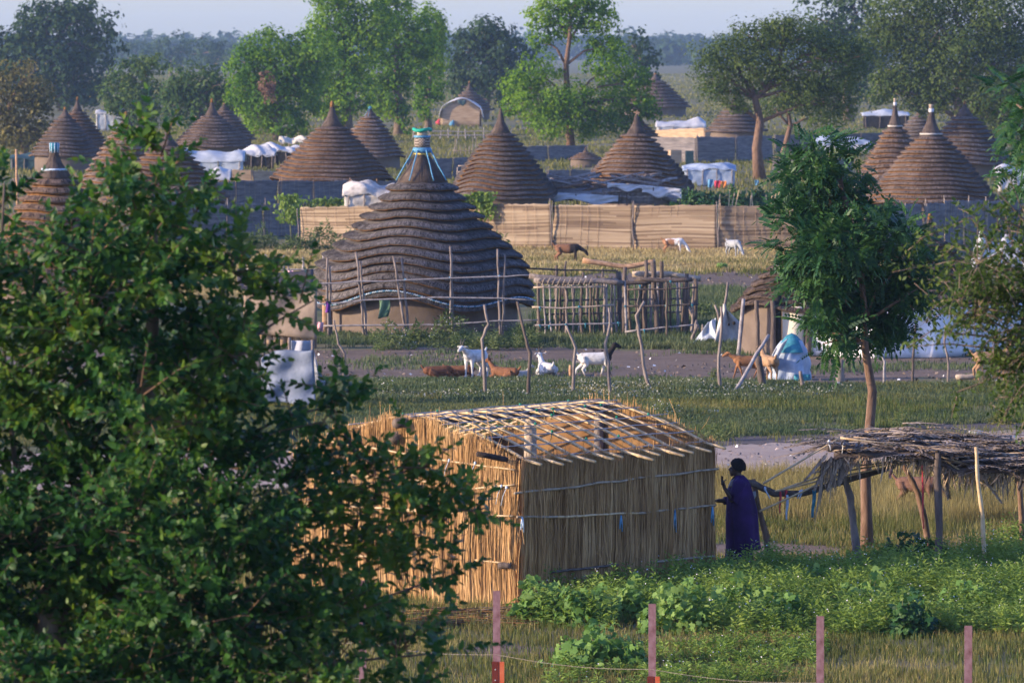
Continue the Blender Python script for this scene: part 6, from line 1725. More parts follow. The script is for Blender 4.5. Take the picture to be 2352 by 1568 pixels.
def robe_mat():
    m, nt, b = _start('robe_print', .75, .2)
    base = _ramp(nt, _noise(nt, 4), [(.018, .004, .040), (.030, .006, .070), (.044, .010, .10)])
    v = nt.nodes.new('ShaderNodeTexVoronoi'); v.inputs['Scale'].default_value = 7
    tc = nt.nodes.new('ShaderNodeTexCoord'); nt.links.new(tc.outputs['Object'], v.inputs[0])
    mr = nt.nodes.new('ShaderNodeMapRange'); mr.inputs[1].default_value = .13; mr.inputs[2].default_value = .09
    nt.links.new(v.outputs[0], mr.inputs[0])
    mm = nt.nodes.new('ShaderNodeMath'); mm.operation = 'MULTIPLY'
    nt.links.new(mr.outputs[0], mm.inputs[0]); nz = _noise(nt, 2.2); g2 = nt.nodes.new('ShaderNodeMapRange'); g2.inputs[1].default_value = .52; g2.inputs[2].default_value = .60
    nt.links.new(nz, g2.inputs[0]); nt.links.new(g2.outputs[0], mm.inputs[1])
    nt.links.new(_mix(nt, base, (.20, .12, .24), mm.outputs[0]), b.inputs['Base Color'])
    return m
ROBE = robe_mat()
def loft(prof, folds, u0=0.0, u1=1.0):
    """prof: (z, cx, cy, rx, ry, fold depth)"""
    zs = [p[0] for p in prof]
    def fn(u, v):
        z = zs[0] + (zs[-1] - zs[0]) * v
        c = [np.interp(z, zs[::-1], [p[k] for p in prof][::-1]) for k in range(1, 6)]
        f = (u0 + (u1 - u0) * u) * 2 * PI
        q = 1 + c[4] * (math.sin(folds * f + z * 2.2) * .6 + math.sin((folds * 1.7) * f - z * 3) * .4)
        wd_ = 1.0 + .03 * min(1, max(0, (1.42 - z) / .25))
        return bp(c[0] + math.cos(f) * c[2] * q * wd_, c[1] + math.sin(f) * c[3] * q * wd_, z)
    return fn
mb = MB(); mb.grid(loft([(1.30, 0, 0, .16, .17, .01), (1.0, .0, 0, .18, .18, .03), (.8, .01, 0, .20, .19, .05), (.4, .01, 0, .185, .18, .09), (.12, .0, 0, .19, .185, .13), (.02, -.01, 0, .20, .19, .16)], 7), 72, 30, 0, .008)
dress = part('dress', mb, ROBE, per); dress.data.transform(Matrix.Translation(wloc(per)))
mb = MB(); mb.grid(loft([(1.475, -.005, 0, .068, .072, .0), (1.44, 0, 0, .10, .125, .01), (1.40, 0, 0, .135, .185, .02), (1.33, .0, 0, .165, .225, .03), (1.15, .0, 0, .205, .235, .04), (.95, .03, 0, .225, .235, .05), (.70, .055, 0, .225, .23, .06), (.5, .07, 0, .225, .225, .08), (.36, .08, 0, .23, .225, .11)], 5, -.36, .40), 80, 40, 0, .010)
shawl = part('shawl', mb, ROBE, per, 'draped purple wrap with a pale printed trim'); shawl.data.transform(Matrix.Translation(wloc(per)))
# sleeves of the robe over the upper arms
mb = MB()
mb.tube([sh + bp(.03, .05, .03), sh + bp(0, -.01, 0), sh.lerp(el, .6), el + bp(.015, 0, .0), el.lerp(wr, .25)], [.10, .098, .098, .085, .06], 16)
mb.tube([sh2 + bp(.03, -.05, .03), sh2 + bp(0, .01, 0), sh2.lerp(el2, .6), el2, el2.lerp(wr2, .45)], [.10, .098, .098, .08, .062], 16)
slv = part('sleeves', mb, ROBE, per); slv.data.transform(Matrix.Translation(wloc(per)))
mb = MB()
q = loft([(1.475, -.005, 0, .068, .072, .0), (1.44, 0, 0, .10, .125, .01), (1.40, 0, 0, .135, .185, .02), (1.33, .0, 0, .165, .225, .03), (1.15, .0, 0, .205, .235, .04), (.95, .03, 0, .225, .235, .05), (.70, .055, 0, .225, .23, .06), (.5, .07, 0, .225, .225, .08), (.36, .08, 0, .23, .225, .11)], 5, -.36, .40)
mb.grid(lambda u, v: (lambda w_: w_ + (w_ - bp(.03, 0, w_.z)).normalized() * .006)(Vector(q(.512 + .014 * u + .03 * math.sin(v * 5) * .4, .06 + v * .9))), 2, 44, 0, .004)
tr_ = part('printed_trim', mb, mat('trim_pale', [(.08, .04, .12), (.34, .25, .34), (.46, .38, .44)], 26), shawl); tr_.data.transform(Matrix.Translation(wloc(shawl)))
for nm, cc, lab, gd in (('phone', wr + bp(-.035, .01, .11), 'small dark phone held up in the raised hand', bp(.0, .0, 1)),):
    mb = MB(); mb.box(g + cc, (.018, .068, .135), .2); o = whole('phone', mb, M['dark'], tuple(g + cc), 'small dark phone held up by the person in purple', 'phone', smooth=False)
mb = MB(); mb.stick(g + wr2 + bp(-.03, .0, -.01), g + wr2 + bp(-.20, -.02, .02), .012, .009, .02, 3, 6)
whole('short_stick', mb, M['wood'], tuple(g + wr2), 'short stick held towards the reed wall by the person in purple', 'stick')

# ------------------------------------------------------------------ palm thatched shelter
SG = P(2060, 1312)
sh_root = empty('palm_shelter', SG, 'rickety shelter of crooked poles with a shaggy palm thatch roof', 'shelter')
rnd = random.Random(77)
def spole(pts, r, m='wood', name='post', dys=None, r1=None):
    Y = P(*pts[0]).y if name == 'post' else SG.y
    q = [at(x, y, Y + (dys[i] if dys else 0)) for i, (x, y) in enumerate(pts)]
    if name == 'post': q[0].z = -.08
    mb = MB(); mb.stick(q[0], q[-1], r, r1 or r * .8, .006, n=9, rnd=rnd, via=q[1:-1]); part(name, mb, M[m], sh_root)
spole([(1974, 1306), (1960, 1200), (1953, 1139), (1940, 1100), (1936, 1000)], .062)
spole([(2151, 1320), (2158, 1215), (2153, 1101), (2155, 1040)], .062, 'wood_dark')
spole([(2265, 1328), (2256, 1180), (2246, 1100), (2242, 1026)], .036, 'bamboo')
spole([(2140, 1282), (2124, 1195), (2108, 1130), (2090, 1095), (2073, 1062)], .055, 'bark_warm')
spole([(1768, 1311), (1760, 1229), (1742, 1165), (1730, 1100)], .050, 'bark_warm')
spole([(1733, 1190), (1722, 1135), (1703, 1092)], .03, 'wood', 'brace', [.3, .3, .3])
spole([(2470, 1320), (2465, 1200), (2460, 1045)], .06)
spole([(2350, 1275), (2346, 1180), (2340, 1080)], .05, 'bark_warm')
spole([(1690, 1103), (1734, 1112), (1779, 1133), (1843, 1133), (1919, 1110), (2050, 1072)], .055, 'wood_dark', 'beam', [-.25, -.2, -.1, 0, .4, 1.4])
spole([(1902, 1026), (2000, 1032), (2160, 1040), (2352, 1050), (2480, 1052)], .072, 'wood_dark', 'beam', [-.15, .3, .9, 1.4, 1.6])
spole([(2116, 1060), (2160, 1062)], .075, 'wood_dark', 'beam', [-.2, .6])
spole([(2156, 1066), (2300, 1078), (2480, 1090)], .06, 'wood_dark', 'beam', [0, .1, .2])
for pts, dys in (([(1753, 1110), (1845, 1055), (1932, 1003)], [-.6, -.3, -.1]), ([(1744, 1174), (1850, 1125), (1905, 1100), (2110, 1056)], [-.5, -.2, 0, .2]), ([(1800, 1122), (1900, 1088), (2060, 1062)], [-.2, .2, .6]), ([(1860, 1086), (1960, 1070), (2120, 1052)], [.3, .5, .7]), ([(1780, 1128), (1880, 1104), (2000, 1080)], [-.3, 0, .4]), ([(1930, 1005), (2060, 1022), (2222, 1066)], [-.2, -.15, -.1]), ([(2170, 1058), (2240, 1100), (2290, 1128)], [-.2, -.3, -.4])):
    spole(pts, .016, 'bamboo', 'roof_stick', dys)
# roof layer: shaggy fronds, one mat and loose fronds on top
def rfz(x, v): return np.interp(x, [1880, 1940, 2086, 2150, 2200, 2352, 2500], [1066, 1044, 1040, 1060, 1078, 1082, 1084]) * (1 - v) + np.interp(x, [1880, 1940, 2000, 2086, 2150, 2220, 2352, 2500], [1028, 1002, 994, 980, 1004, 1020, 1016, 1020]) * v
def rf(x, v, lift=0.0):
    y = rfz(x, v); return at(x, y, SG.y - .35 + 2.6 * v) + Vector((0, 0, lift))
mb = MB(); mb.grid(lambda u, v: rf(1915 + 570 * u, v, .02 * math.sin(u * 60 + v * 9)), 60, 8, 0, .05); roofm = part('thatch', mb, M['thatch_brown'], sh_root)
def frond(p, d, L, w_, m, droop=.25, n=26, name='frond'):
    mb = MB(); d = d.normalized(); sd = d.cross(Z).normalized()
    pts = [p + d * L * t - Z * droop * L * t * t for t in (0, .25, .5, .75, 1)]
    mb.tube(pts, [.012, .010, .008, .006, .004], 4)
    for i in range(n):
        t = (i + .5) / n
        b = p + d * L * t - Z * droop * L * t * t
        for s_ in (-1, 1):
            ll = w_ * (1 - .55 * t) * rnd.uniform(.6, 1.1)
            e = b + (d * .75 + sd * s_ * .75).normalized() * ll + Z * rnd.uniform(-.12, .03) * ll * 2
            nn = Vector((0, 0, .007)); q = (e - b).cross(Z).normalized() * .016
            mb.add([b - q, b + q, b.lerp(e, .55) + q - Z * .01, b.lerp(e, .55) - q - Z * .01, e], [(0, 1, 2, 3), (3, 2, 4)])
    part(name, mb, M[m], sh_root)
M['frond'] = mat('frond', [(.13, .105, .085), (.24, .195, .16), (.35, .285, .23)], 5, rough=.8, island=.45)
M['frond_pale'] = mat('frond_pale', [(.20, .145, .095), (.31, .23, .155), (.40, .31, .21)], 5, rough=.8, island=.4)
for i in range(190):
    x = rnd.uniform(1900, 2470); v = rnd.uniform(.0, 1.0)
    if rnd.random() < .55: a = rnd.uniform(-.5, .35)
    else: a = rnd.uniform(2.6, 3.7)
    frond(rf(x, v, rnd.uniform(.0, .13)), Vector((math.cos(a), math.sin(a) - .35, rnd.uniform(-.05, .25))), rnd.uniform(.6, 1.4), rnd.uniform(.22, .42), rnd.choice(['frond', 'frond', 'frond_pale']), rnd.uniform(.05, .25), 18)
for a_, b_ in (((1900, 1040), (1850, 1098)), ((1910, 1048), (1870, 1120)), ((1925, 1050), (1900, 1122)), ((1938, 1050), (1925, 1110)), ((1975, 1040), (1940, 1088)), ((2170, 1066), (2180, 1140)), ((2250, 1080), (2300, 1150))):
    p, e = at(*a_, SG.y - .3), at(*b_, SG.y - .4)
    frond(p, e - p, (e - p).length, .16, 'frond_pale', .02, 30)
# hanging fringe
mb = MB()
for i in range(1500):
    x = rnd.uniform(1885, 2480)
    if 1960 < x < 2090 and rnd.random() < .6: continue
    p = rf(x, rnd.uniform(-.05, .25), -.03); L = abs(rnd.gauss(.14, .12)) + .05
    if x < 1930: L *= 1.8
    e = p + Vector((rnd.gauss(-.03, .07), rnd.gauss(-.02, .05), -L)); q = Vector((.005, .002, 0))
    mb.add([p - q, p + q, p.lerp(e, .6) + q * .7 + Vector((rnd.gauss(0, .015), 0, 0)), p.lerp(e, .6) - q * .7, e], [(0, 1, 2, 3), (3, 2, 4)])
part('fringe', mb, M['frond_pale'], sh_root, None, 'stuff')
# tied strips
def strip(x, y0, y1, m, w_, dy=-.3, name='strip', sway=0.0):
    Y = SG.y + dy
    mb = MB(); mb.grid(lambda u, v: at(x + sway * v + (w_ * (u - .5)) * (1 - .4 * v) + 1.2 * math.sin(v * 6), y0 + (y1 - y0) * v, Y + .02 * math.sin(v * 8 + u * 3)), 3, 10, 0, .006)
    part(name, mb, M[m], sh_root)
strip(1792, 1128, 1178, 'red_cloth', 4.5, -.2, 'red_strip'); strip(1808, 1136, 1194, 'rope_pale', 6, -.2, 'white_strip', -1); strip(1870, 1124, 1188, 'teal', 9, -.05, 'teal_strip', -3)
strip(2046, 1072, 1098, 'pink_cloth', 8, .2, 'pink_rag'); strip(2117, 1066, 1214, 'red_cloth', 3.6, -.25, 'red_cord', 5)
strip(1732, 1128, 1152, 'tarp_white', 8, -.05, 'white_rag')
for x, y, dy, m_ in ((1757, 1122, -.22, 'rope_pale'), (1842, 1128, -.1, 'rope_pale'), (1838, 1130, -.08, 'rope_pale'), (1806, 1128, -.15, 'red_cloth'), (1937, 1022, -.28, 'tarp_white'), (1904, 1014, -.25, 'tarp_white'), (2152, 1062, -.3, 'tarp_white')):
    p = at(x, y, SG.y + dy); mb = MB()
    mb.ball(p, (.022, .045, .035), 9, 6, 0, .12); mb.stick(p, p + Vector((rnd.uniform(-.05, .08), -.04, rnd.uniform(-.16, -.06))), .016, .008, .1, 3, 5, rnd=rnd); part('lashing', mb, M[m_], sh_root)
# ------------------------------------------------------------------ neem tree behind the shelter
def limb_tree_parts(root, tp, tr, bark, ends, rnd, name='trunk'):
    mb = MB(); n = len(tp)
    mb.tube(tp, [tr * (1.2 if i == 0 else 1 - .55 * i / (n - 1)) for i in range(n)], 12)
    for e in ends:
        st = min(tp[1:], key=lambda p: (p - e).length + (3 if p.z > e.z else 0))
        mid = st.lerp(e, .5) + Vector((rnd.uniform(-.1, .1), rnd.uniform(-.1, .1), .06))
        mb.tube([st, mid, e], [tr * .38, tr * .25, tr * .08], 6)
    return part(name, mb, M[bark], root)
def leaf_parts(root, name, tv, tf, mtl, Rm, T, S, nbig, score, rest='leaves'):
    """the leaves that show largest are parts of their own; the others are joined"""
    order = np.argsort(-score)
    big, small = order[:nbig], order[nbig:]
    me = mesh_np(name, np.array(tv, float), np.array(tf), mtl)
    o0 = np.array(wloc(root))
    for i in big:
        o = bpy.data.objects.new(name, me); COL.objects.link(o); o.parent = root
        m4 = Matrix.Identity(4)
        for r in range(3):
            for c in range(3): m4[r][c] = Rm[i][r][c] * S[i]
            m4[r][3] = T[i][r] - o0[r]
        o.matrix_local = m4
    V, F = scat(tv, tf, Rm[small], T[small], S[small])
    link(rest, mesh_np(rest, V, F, mtl, o0), root, None, None, None, 'stuff')
def shoots(lobes, Y, dens, Ls, leaf_sp, seed, upb=.6, dyf=.7, outer=.55):
    """twigs standing out of the lobes; returns twig polylines with direction"""
    rng = np.random.default_rng(seed); tw = []
    for lb in lobes:
        x, y, rx, ry = lb[:4]; dy = lb[4] if len(lb) > 4 else rng.uniform(-.9, .9)
        s = ppm(Y + dy); c = np.array(at(x, y, Y + dy)); rad = np.array([rx / s, max(rx, ry) / s * dyf, ry / s])
        k = max(6, int(dens * (rad[0] * rad[2] + rad[1] * rad[2] + rad[0] * rad[1])))
        for _ in range(k):
            d = rng.normal(0, 1, 3); d[1] -= .25; d /= np.linalg.norm(d)
            b = c + d * rad * (outer + (1 - outer) * rng.random() ** .7) * .92
            dr = d * np.array([1, 1, .7]) + np.array([0, 0, upb]) + rng.normal(0, .35, 3); dr /= np.linalg.norm(dr)
            tw.append((b, dr, Ls * rng.uniform(.5, 1.25)))
    return tw
g = P(1992, 1268); Yn = g.y; rnd = random.Random(201); rng = np.random.default_rng(201)
neem = empty('neem_tree', g, 'young neem tree with a slim bare trunk behind the palm shelter', 'tree')
tp = [g - Vector((0, 0, .05)), at(1990, 1180, Yn), at(1988, 1100, Yn), at(1997, 985, Yn), at(2004, 900, Yn), at(1994, 845, Yn), at(1986, 790, Yn), at(1988, 740, Yn), at(1975, 600, Yn), at(1930, 420, Yn)]
NL = [(1880, 345, 52, 42), (1850, 400, 62, 44), (1930, 390, 50, 46), (1900, 450, 90, 40), (1850, 500, 75, 50), (1950, 490, 80, 50), (1840, 560, 66, 50), (1930, 560, 95, 60), (2040, 530, 66, 45), (2088, 560, 44, 40), (1880, 630, 66, 56), (1970, 640, 110, 66), (2060, 620, 66, 62), (1900, 700, 55, 50), (1980, 710, 100, 56), (2070, 700, 56, 56), (1910, 765, 42, 36), (1890, 790, 22, 26), (1990, 745, 80, 26), (2112, 660, 46, 56)]
limb_tree_parts(neem, tp, .095, 'bark_warm', [at(l[0], l[1], Yn + random.uniform(-.3, .3)) for l in NL], rnd)
NL = [(l[0], l[1], l[2] * .93, l[3] * .92) for l in NL]
tw = shoots(NL, Yn, 100, .24, .05, 202, upb=.15, dyf=.8, outer=.45)
T, D, N = [], [], []
for b, d, L in tw:
    for k in range(3):
        dd = d + rng.normal(0, .75, 3); dd[2] -= .12; dd /= np.linalg.norm(dd)
        T.append(b + d * L * rng.random()); D.append(dd); N.append(np.array([0, -.25, 1.0]) + rng.normal(0, .4, 3) + dd * .2)
T, D, N = np.array(T), np.array(D), unit(np.array(N)); S = .36 * rng.uniform(.65, 1.2, len(T))
score = -(T[:, 1] - Yn) + rng.random(len(T)) * .5 + S
leaf_parts(neem, 'leaf', PINN_V, PINN_F, M['leaf_neem'], frames(D, N), T, S, 300, score)

# neem branch reaching in at the edge, over the right hand huts
Yk = 62.0
g = P(2520, 1900); g = Vector((at(2520, 400, Yk).x, Yk, 0))
nb = empty('neem_tree', g, 'dark green neem crown reaching in at the edge above the banded huts', 'tree')
KL = [(2345, 190, 34, 36), (2330, 240, 40, 44), (2352, 290, 36, 30), (2380, 200, 50, 60), (2400, 280, 60, 60), (2352, 395, 22, 26), (2385, 400, 40, 60), (2430, 340, 60, 160)]
limb_tree_parts(nb, [g, g + Vector((.1, 0, 3)), at(2500, 500, Yk), at(2460, 350, Yk), at(2420, 220, Yk)], .12, 'bark', [at(l[0] + 5, l[1], Yk) for l in KL], rnd)
tw = shoots(KL, Yk, 60, .25, .05, 203, upb=.1, dyf=.8, outer=.3)
T, D, N = [], [], []
for b, d, L in tw:
    for k in range(3):
        dd = d + rng.normal(0, .7, 3); dd[2] -= .35; dd /= np.linalg.norm(dd)
        T.append(b + d * L * rng.random()); D.append(dd); N.append(np.array([0, -.25, 1.0]) + rng.normal(0, .4, 3))
T, D, N = np.array(T), np.array(D), unit(np.array(N)); S = .24 * rng.uniform(.65, 1.2, len(T))
inview = (T[:, 0] < at(2352, 300, Yk).x).astype(float)
leaf_parts(nb, 'leaf', PINN_V, PINN_F, M['leaf_neem'], frames(D, N), T, S, 60, inview + rng.random(len(T)) * .5)

# ------------------------------------------------------------------ the leafy tree filling one side of the view
Yt = 45.0; st = ppm(Yt)
g = Vector((at(60, 1300, Yt).x, Yt + .6, 0)); rnd = random.Random(301); rng = np.random.default_rng(301)
big_t = empty('leafy_tree', g, 'large dark leafy tree close to the viewer, covering one side', 'tree')
FL = [(358, 300, 30, 55, 0), (345, 395, 62, 60, 0), (372, 340, 40, 45, 0), (300, 420, 60, 50), (330, 490, 130, 90), (235, 490, 50, 60), (440, 500, 50, 70), (4, 470, 20, 80), (-10, 400, 20, 60), (165, 520, 40, 50), (140, 600, 40, 40), (210, 580, 85, 90), (420, 580, 100, 90), (320, 640, 190, 100), (545, 600, 62, 50, -.2), (590, 655, 50, 34, -.2), (690, 672, 66, 14, -.3), (640, 720, 46, 26, -.3), (80, 720, 80, 90), (5, 620, 30, 60), (200, 760, 170, 110), (450, 790, 160, 110), (560, 800, 62, 56, -.4), (120, 900, 160, 130), (330, 930, 200, 120), (510, 905, 100, 90, -.3), (600, 890, 36, 56, -.3), (780, 920, 52, 40, -.2), (740, 970, 60, 40, -.1), (810, 905, 20, 34, -.2), (690, 985, 60, 45), (470, 1050, 190, 110), (200, 1090, 190, 140), (640, 1080, 90, 60), (760, 1090, 70, 40), (860, 1080, 62, 34, -.2), (930, 1075, 56, 26, -.2), (985, 1055, 30, 22, -.2), (900, 1140, 90, 36, -.1), (1010, 1160, 80, 26, -.1), (1060, 1130, 36, 22, -.1), (1030, 1190, 46, 26, -.1), (1100, 1172, 36, 12, -.1), (820, 1200, 110, 45), (960, 1220, 60, 22, 0), (700, 1180, 90, 60), (60, 1220, 130, 120), (300, 1180, 120, 110, -.8), (520, 1210, 170, 95), (660, 1290, 130, 80), (850, 1290, 90, 45), (950, 1320, 80, 30, -.1), (1020, 1325, 40, 18, -.1), (230, 1330, 200, 120), (470, 1390, 200, 120), (760, 1380, 130, 70), (900, 1370, 60, 36), (40, 1420, 130, 130), (620, 1490, 170, 100), (800, 1470, 110, 66), (930, 1480, 80, 46), (1000, 1500, 40, 30), (300, 1510, 220, 120), (100, 1570, 170, 110), (760, 1570, 150, 70), (930, 1570, 70, 40), (500, 1600, 220, 80), (-60, 700, 80, 200), (-60, 1000, 80, 200), (-70, 1300, 80, 200)]
tp = [g - Vector((0, 0, .1)), g + Vector((0, 0, 1.2)), g + Vector((.05, 0, 2.6)), at(120, 1380, Yt + .6), at(230, 1180, Yt + .6), at(320, 1000, Yt + .4), at(350, 750, Yt + .2), at(355, 480, Yt)]
mb = MB(); mb.tube(tp, [.20, .17, .155, .13, .105, .085, .05, .02], 12)
part('trunk', mb, M['bark'], big_t)
for pts, r in (([(20, 1290), (130, 1170), (330, 1000), (400, 900)], .055), ([(230, 1180), (430, 1080), (640, 960), (800, 925)], .045), ([(120, 1380), (400, 1290), (700, 1180), (900, 1095), (980, 1060)], .045), ([(120, 1380), (500, 1330), (800, 1230), (1000, 1180), (1110, 1168)], .04), ([(120, 1400), (500, 1450), (800, 1400), (1010, 1325)], .045), ([(120, 1450), (500, 1540), (800, 1520), (990, 1500)], .045), ([(320, 1000), (480, 860), (600, 760), (720, 690)], .035), ([(330, 900), (450, 720), (600, 610)], .03), ([(330, 900), (220, 720), (120, 540)], .035), ([(120, 1380), (40, 1100), (0, 700), (10, 420)], .05)):
    r *= .5
    q = [at(x, y, Yt + .75 - .08 * i) for i, (x, y) in enumerate(pts)]
    mb = MB(); mb.stick(q[0], q[-1], r, r * .3, .01, n=7, rnd=rnd, via=q[1:-1]); part('branch', mb, M['wood_dark'], big_t)
FL = [(l[0] - 6, l[1], l[2] * .84, l[3] * .84, *l[4:]) for l in FL]
FL = [(l[0], l[1], l[2] * (.86 if l[1] < 1000 else .95), l[3] * .95, *l[4:]) for l in FL]
tw = shoots(FL, Yt, 215, .42, .04, 302, upb=.55, dyf=.7, outer=.34) + shoots([l for l in FL if l[1] > 560 and l[0] < 560], Yt, 95, .36, .04, 303, upb=.4, dyf=.6, outer=.05)
T, D, N, G_ = [], [], [], []
mb = MB()
for b, d, L in tw:
    axis2 = np.cross(d, rng.normal(0, 1, 3)); axis2 /= np.linalg.norm(axis2) + 1e-9
    nl = max(6, int(L / .024))
    for k in range(nl):
        t = (k + .5) / nl
        a = k * 2.4 + rng.normal(0, .2)
        side = axis2 * math.cos(a) + np.cross(d, axis2) * math.sin(a)
        dd = side * (1.0 - .55 * t) + d * (.35 + .6 * t) + np.array([0, 0, -.18]); dd /= np.linalg.norm(dd)
        T.append(b + d * L * t - np.array([0, 0, .10 * L * t * t])); D.append(dd)
        N.append(d * .55 + np.array([-.05, -.1, .45]) + rng.normal(0, .42, 3)); G_.append((.45 + .75 * math.sin(min(1, (1.15 - t)) * 1.45)))
for b, d, L in tw[::2]:
    b = Vector(b); d = Vector(d); mb.tube([b - d * .1, b + d * L * .5, b + d * L * .95 - Vector((0, 0, .08 * L))], [.006, .0045, .002], 4)
tws = part('twigs', mb, M['twig'] if 'twig' in M else M['bark_warm'], big_t, None, 'stuff')
T, D, N = np.array(T), np.array(D), unit(np.array(N)); S = .074 * np.array(G_) * rng.uniform(.75, 1.2, len(T))
print('leafy tree leaves', len(T))
# those nearest the viewer, in view, facing out, show largest
score = -(T[:, 1] - Yt) * .35 + S * 6 + np.abs(N[:, 1]) * .4 + rng.random(len(T)) * .5
xlo, xhi = at(5, 0, Yt).x, at(1140, 0, Yt).x; zlo, zhi = at(0, 1560, Yt).z, at(0, 240, Yt).z
score -= 5.0 * ((T[:, 0] < xlo) | (T[:, 0] > xhi) | (T[:, 2] < zlo) | (T[:, 2] > zhi))
leaf_parts(big_t, 'leaf', LOBE_V, LOBE_F, M['leaf_near'], frames(D, N), T, S, 300, score)

# ------------------------------------------------------------------ thorn tree reaching in at the other side
Yh = 52.0
g = Vector((at(2470, 900, Yh).x, Yh, 0)); rnd = random.Random(401); rng = np.random.default_rng(401)
thorn = empty('thorn_tree', g, 'airy thorn tree with tiny leaves and arching twigs at the edge', 'tree')
TL = [(2290, 620, 62, 44), (2240, 660, 80, 40), (2320, 690, 80, 60), (2240, 710, 80, 36), (2300, 760, 70, 44), (2345, 820, 56, 56), (2200, 690, 50, 20), (2250, 600, 50, 26), (2330, 560, 50, 44), (2300, 840, 66, 40), (2345, 900, 46, 40), (2420, 700, 90, 220), (2350, 480, 30, 26), (2300, 520, 46, 22)]
mb = MB(); mb.tube([g - Vector((0, 0, .1)), g + Vector((.1, 0, 2)), at(2440, 1000, Yh), at(2420, 850, Yh), at(2400, 650, Yh), at(2380, 450, Yh)], [.13, .12, .1, .085, .06, .02], 10); part('trunk', mb, M['bark'], thorn)
ARCH = [[(2400, 700), (2300, 620), (2200, 560), (2160, 590)], [(2400, 700), (2300, 590), (2230, 500), (2120, 545), (2085, 575)], [(2410, 800), (2280, 740), (2180, 720), (2100, 650)], [(2410, 800), (2250, 770), (2140, 760), (2080, 800)], [(2410, 850), (2280, 800), (2180, 790), (2095, 795)], [(2400, 700), (2260, 650), (2120, 610), (2050, 625)], [(2420, 850), (2300, 860), (2200, 900), (2185, 960)], [(2420, 850), (2340, 880), (2310, 950), (2280, 930)], [(2390, 550), (2300, 500), (2240, 470)], [(2390, 550), (2320, 470), (2290, 440)], [(2420, 900), (2360, 950), (2340, 1000)], [(2400, 760), (2300, 700), (2200, 660), (2130, 640)], [(2400, 650), (2310, 560), (2200, 520), (2140, 520)]]
T, D, N = [], [], []
for i, pts in enumerate(ARCH):
    dy = rng.uniform(-.6, .3)
    q = [at(x, y, Yh + dy * j / 3) for j, (x, y) in enumerate(pts)]
    mb = MB(); pl = mb.stick(q[0], q[-1], .012, .003, .012, n=5, rnd=rnd, via=q[1:-1]); part('branch', mb, M['bark'], thorn)
    for j in range(3, len(pl) - 1):
        for _ in range(12):
            b = pl[j].lerp(pl[j + 1], rng.random()); T.append(np.array(b) + rng.normal(0, .035, 3)); D.append(rng.normal(0, 1, 3)); N.append(rng.normal(0, .6, 3) + np.array([0, -.3, .8]))
tw = shoots(TL, Yh, 170, .30, .03, 402, upb=.1, dyf=.8, outer=.15)
mb = MB()
for b, d, L in tw:
    vb, vd = Vector(b), Vector(d); mb.tube([vb - vd * .08, vb + vd * L * .5, vb + vd * L - Vector((0, 0, .06))], [.006, .004, .002], 4)
    for k in range(int(L / .0125)):
        T.append(b + d * L * rng.random() + rng.normal(0, .02, 3)); D.append(rng.normal(0, 1, 3) + d * .7); N.append(rng.normal(0, .6, 3) + np.array([0, -.3, .8]))
part('twigs', mb, M['bark'], thorn, None, 'stuff')
T, D, N = np.array(T), np.array(D), unit(np.array(N)); S = .050 * rng.uniform(.6, 1.4, len(T))
V, F = scat([(0, 0, 0), (.5, .27, .06), (1, 0, -.02), (.5, -.27, .06)], DIAMOND_F, frames(D, N), T, S)
link('crown', mesh_np('crown', V, F, M['leaf_thorn'], g), thorn)

# ------------------------------------------------------------------ foreground weeds and bushes
def herbs(name, pts, h, label, leaf='leaf_weed', flower=0, lw=.11, seed=1, nl=26):
    rng = np.random.default_rng(seed); N_ = len(pts)
    hh = h * rng.uniform(.55, 1.1, N_) * (.45 + .95 * vnoise(pts, .8, seed + 3))
    base = np.concatenate([pts, np.zeros((N_, 1))], 1)
    az = rng.uniform(0, 2 * PI, N_); tilt = rng.uniform(0, .35, N_)
    ax = unit(np.stack([np.cos(az) * tilt, np.sin(az) * tilt, np.ones(N_)], 1))
    t = np.tile(np.linspace(.12, 1, nl), N_); idx = np.repeat(np.arange(N_), nl)
    T = base[idx] + ax[idx] * (t * hh[idx])[:, None]
    a = np.tile(np.arange(nl) * 2.4, N_) + rng.normal(0, .3, N_ * nl)
    D = np.stack([np.cos(a), np.sin(a), .55 - .3 * (1 - t) + rng.normal(0, .25, len(t))], 1)
    Nn = unit(ax[idx] * .8 + np.stack([np.cos(a), np.sin(a), np.zeros_like(a)], 1) * -.2 + np.array([-.2, -.15, 0]) + rng.normal(0, .5, (len(t), 3)))
    T = T + D * .02
    S = lw * (1.15 - .55 * t) * rng.uniform(.7, 1.2, len(t))
    A = scat([(0, 0, 0), (.45, .16, .05), (1, 0, -.15), (.45, -.16, .05)], DIAMOND_F, frames(D, Nn), T, S)
    # stems
    top = base + ax * hh[:, None]; sx = np.array([.004, 0, 0])
    Vs = np.stack([base - sx, base + sx, top], 1); Fs = np.array([(0, 1, 2)])[None] + (np.arange(N_) * 3)[:, None, None]
    V, F = join_np([A, (Vs.reshape(-1, 3), Fs.reshape(-1, 3))])
    link(name, mesh_np(name, V, F, M[leaf]), None, label, None, None, 'stuff')
    if flower:
        k = rng.choice(N_, int(N_ * flower), replace=False); k = np.repeat(k, 2)
        Tf = top[k] + rng.normal(0, .03, (len(k), 3)) + np.array([0, 0, .02])
        V, F = scat([(-.5, -.5, 0), (.5, -.5, 0), (.5, .5, 0), (-.5, .5, 0)], [(0, 1, 2), (0, 2, 3)], frames(rng.normal(0, 1, (len(k), 3)), unit(rng.normal(0, .4, (len(k), 3)) + np.array([0, -.5, 1]))), Tf, .012 * rng.uniform(.6, 1.4, len(k)))
        link('white_flowers', mesh_np('white_flowers', V, F, M['flower']), None, 'tiny white flowers on top of the weeds', None, None, 'stuff')
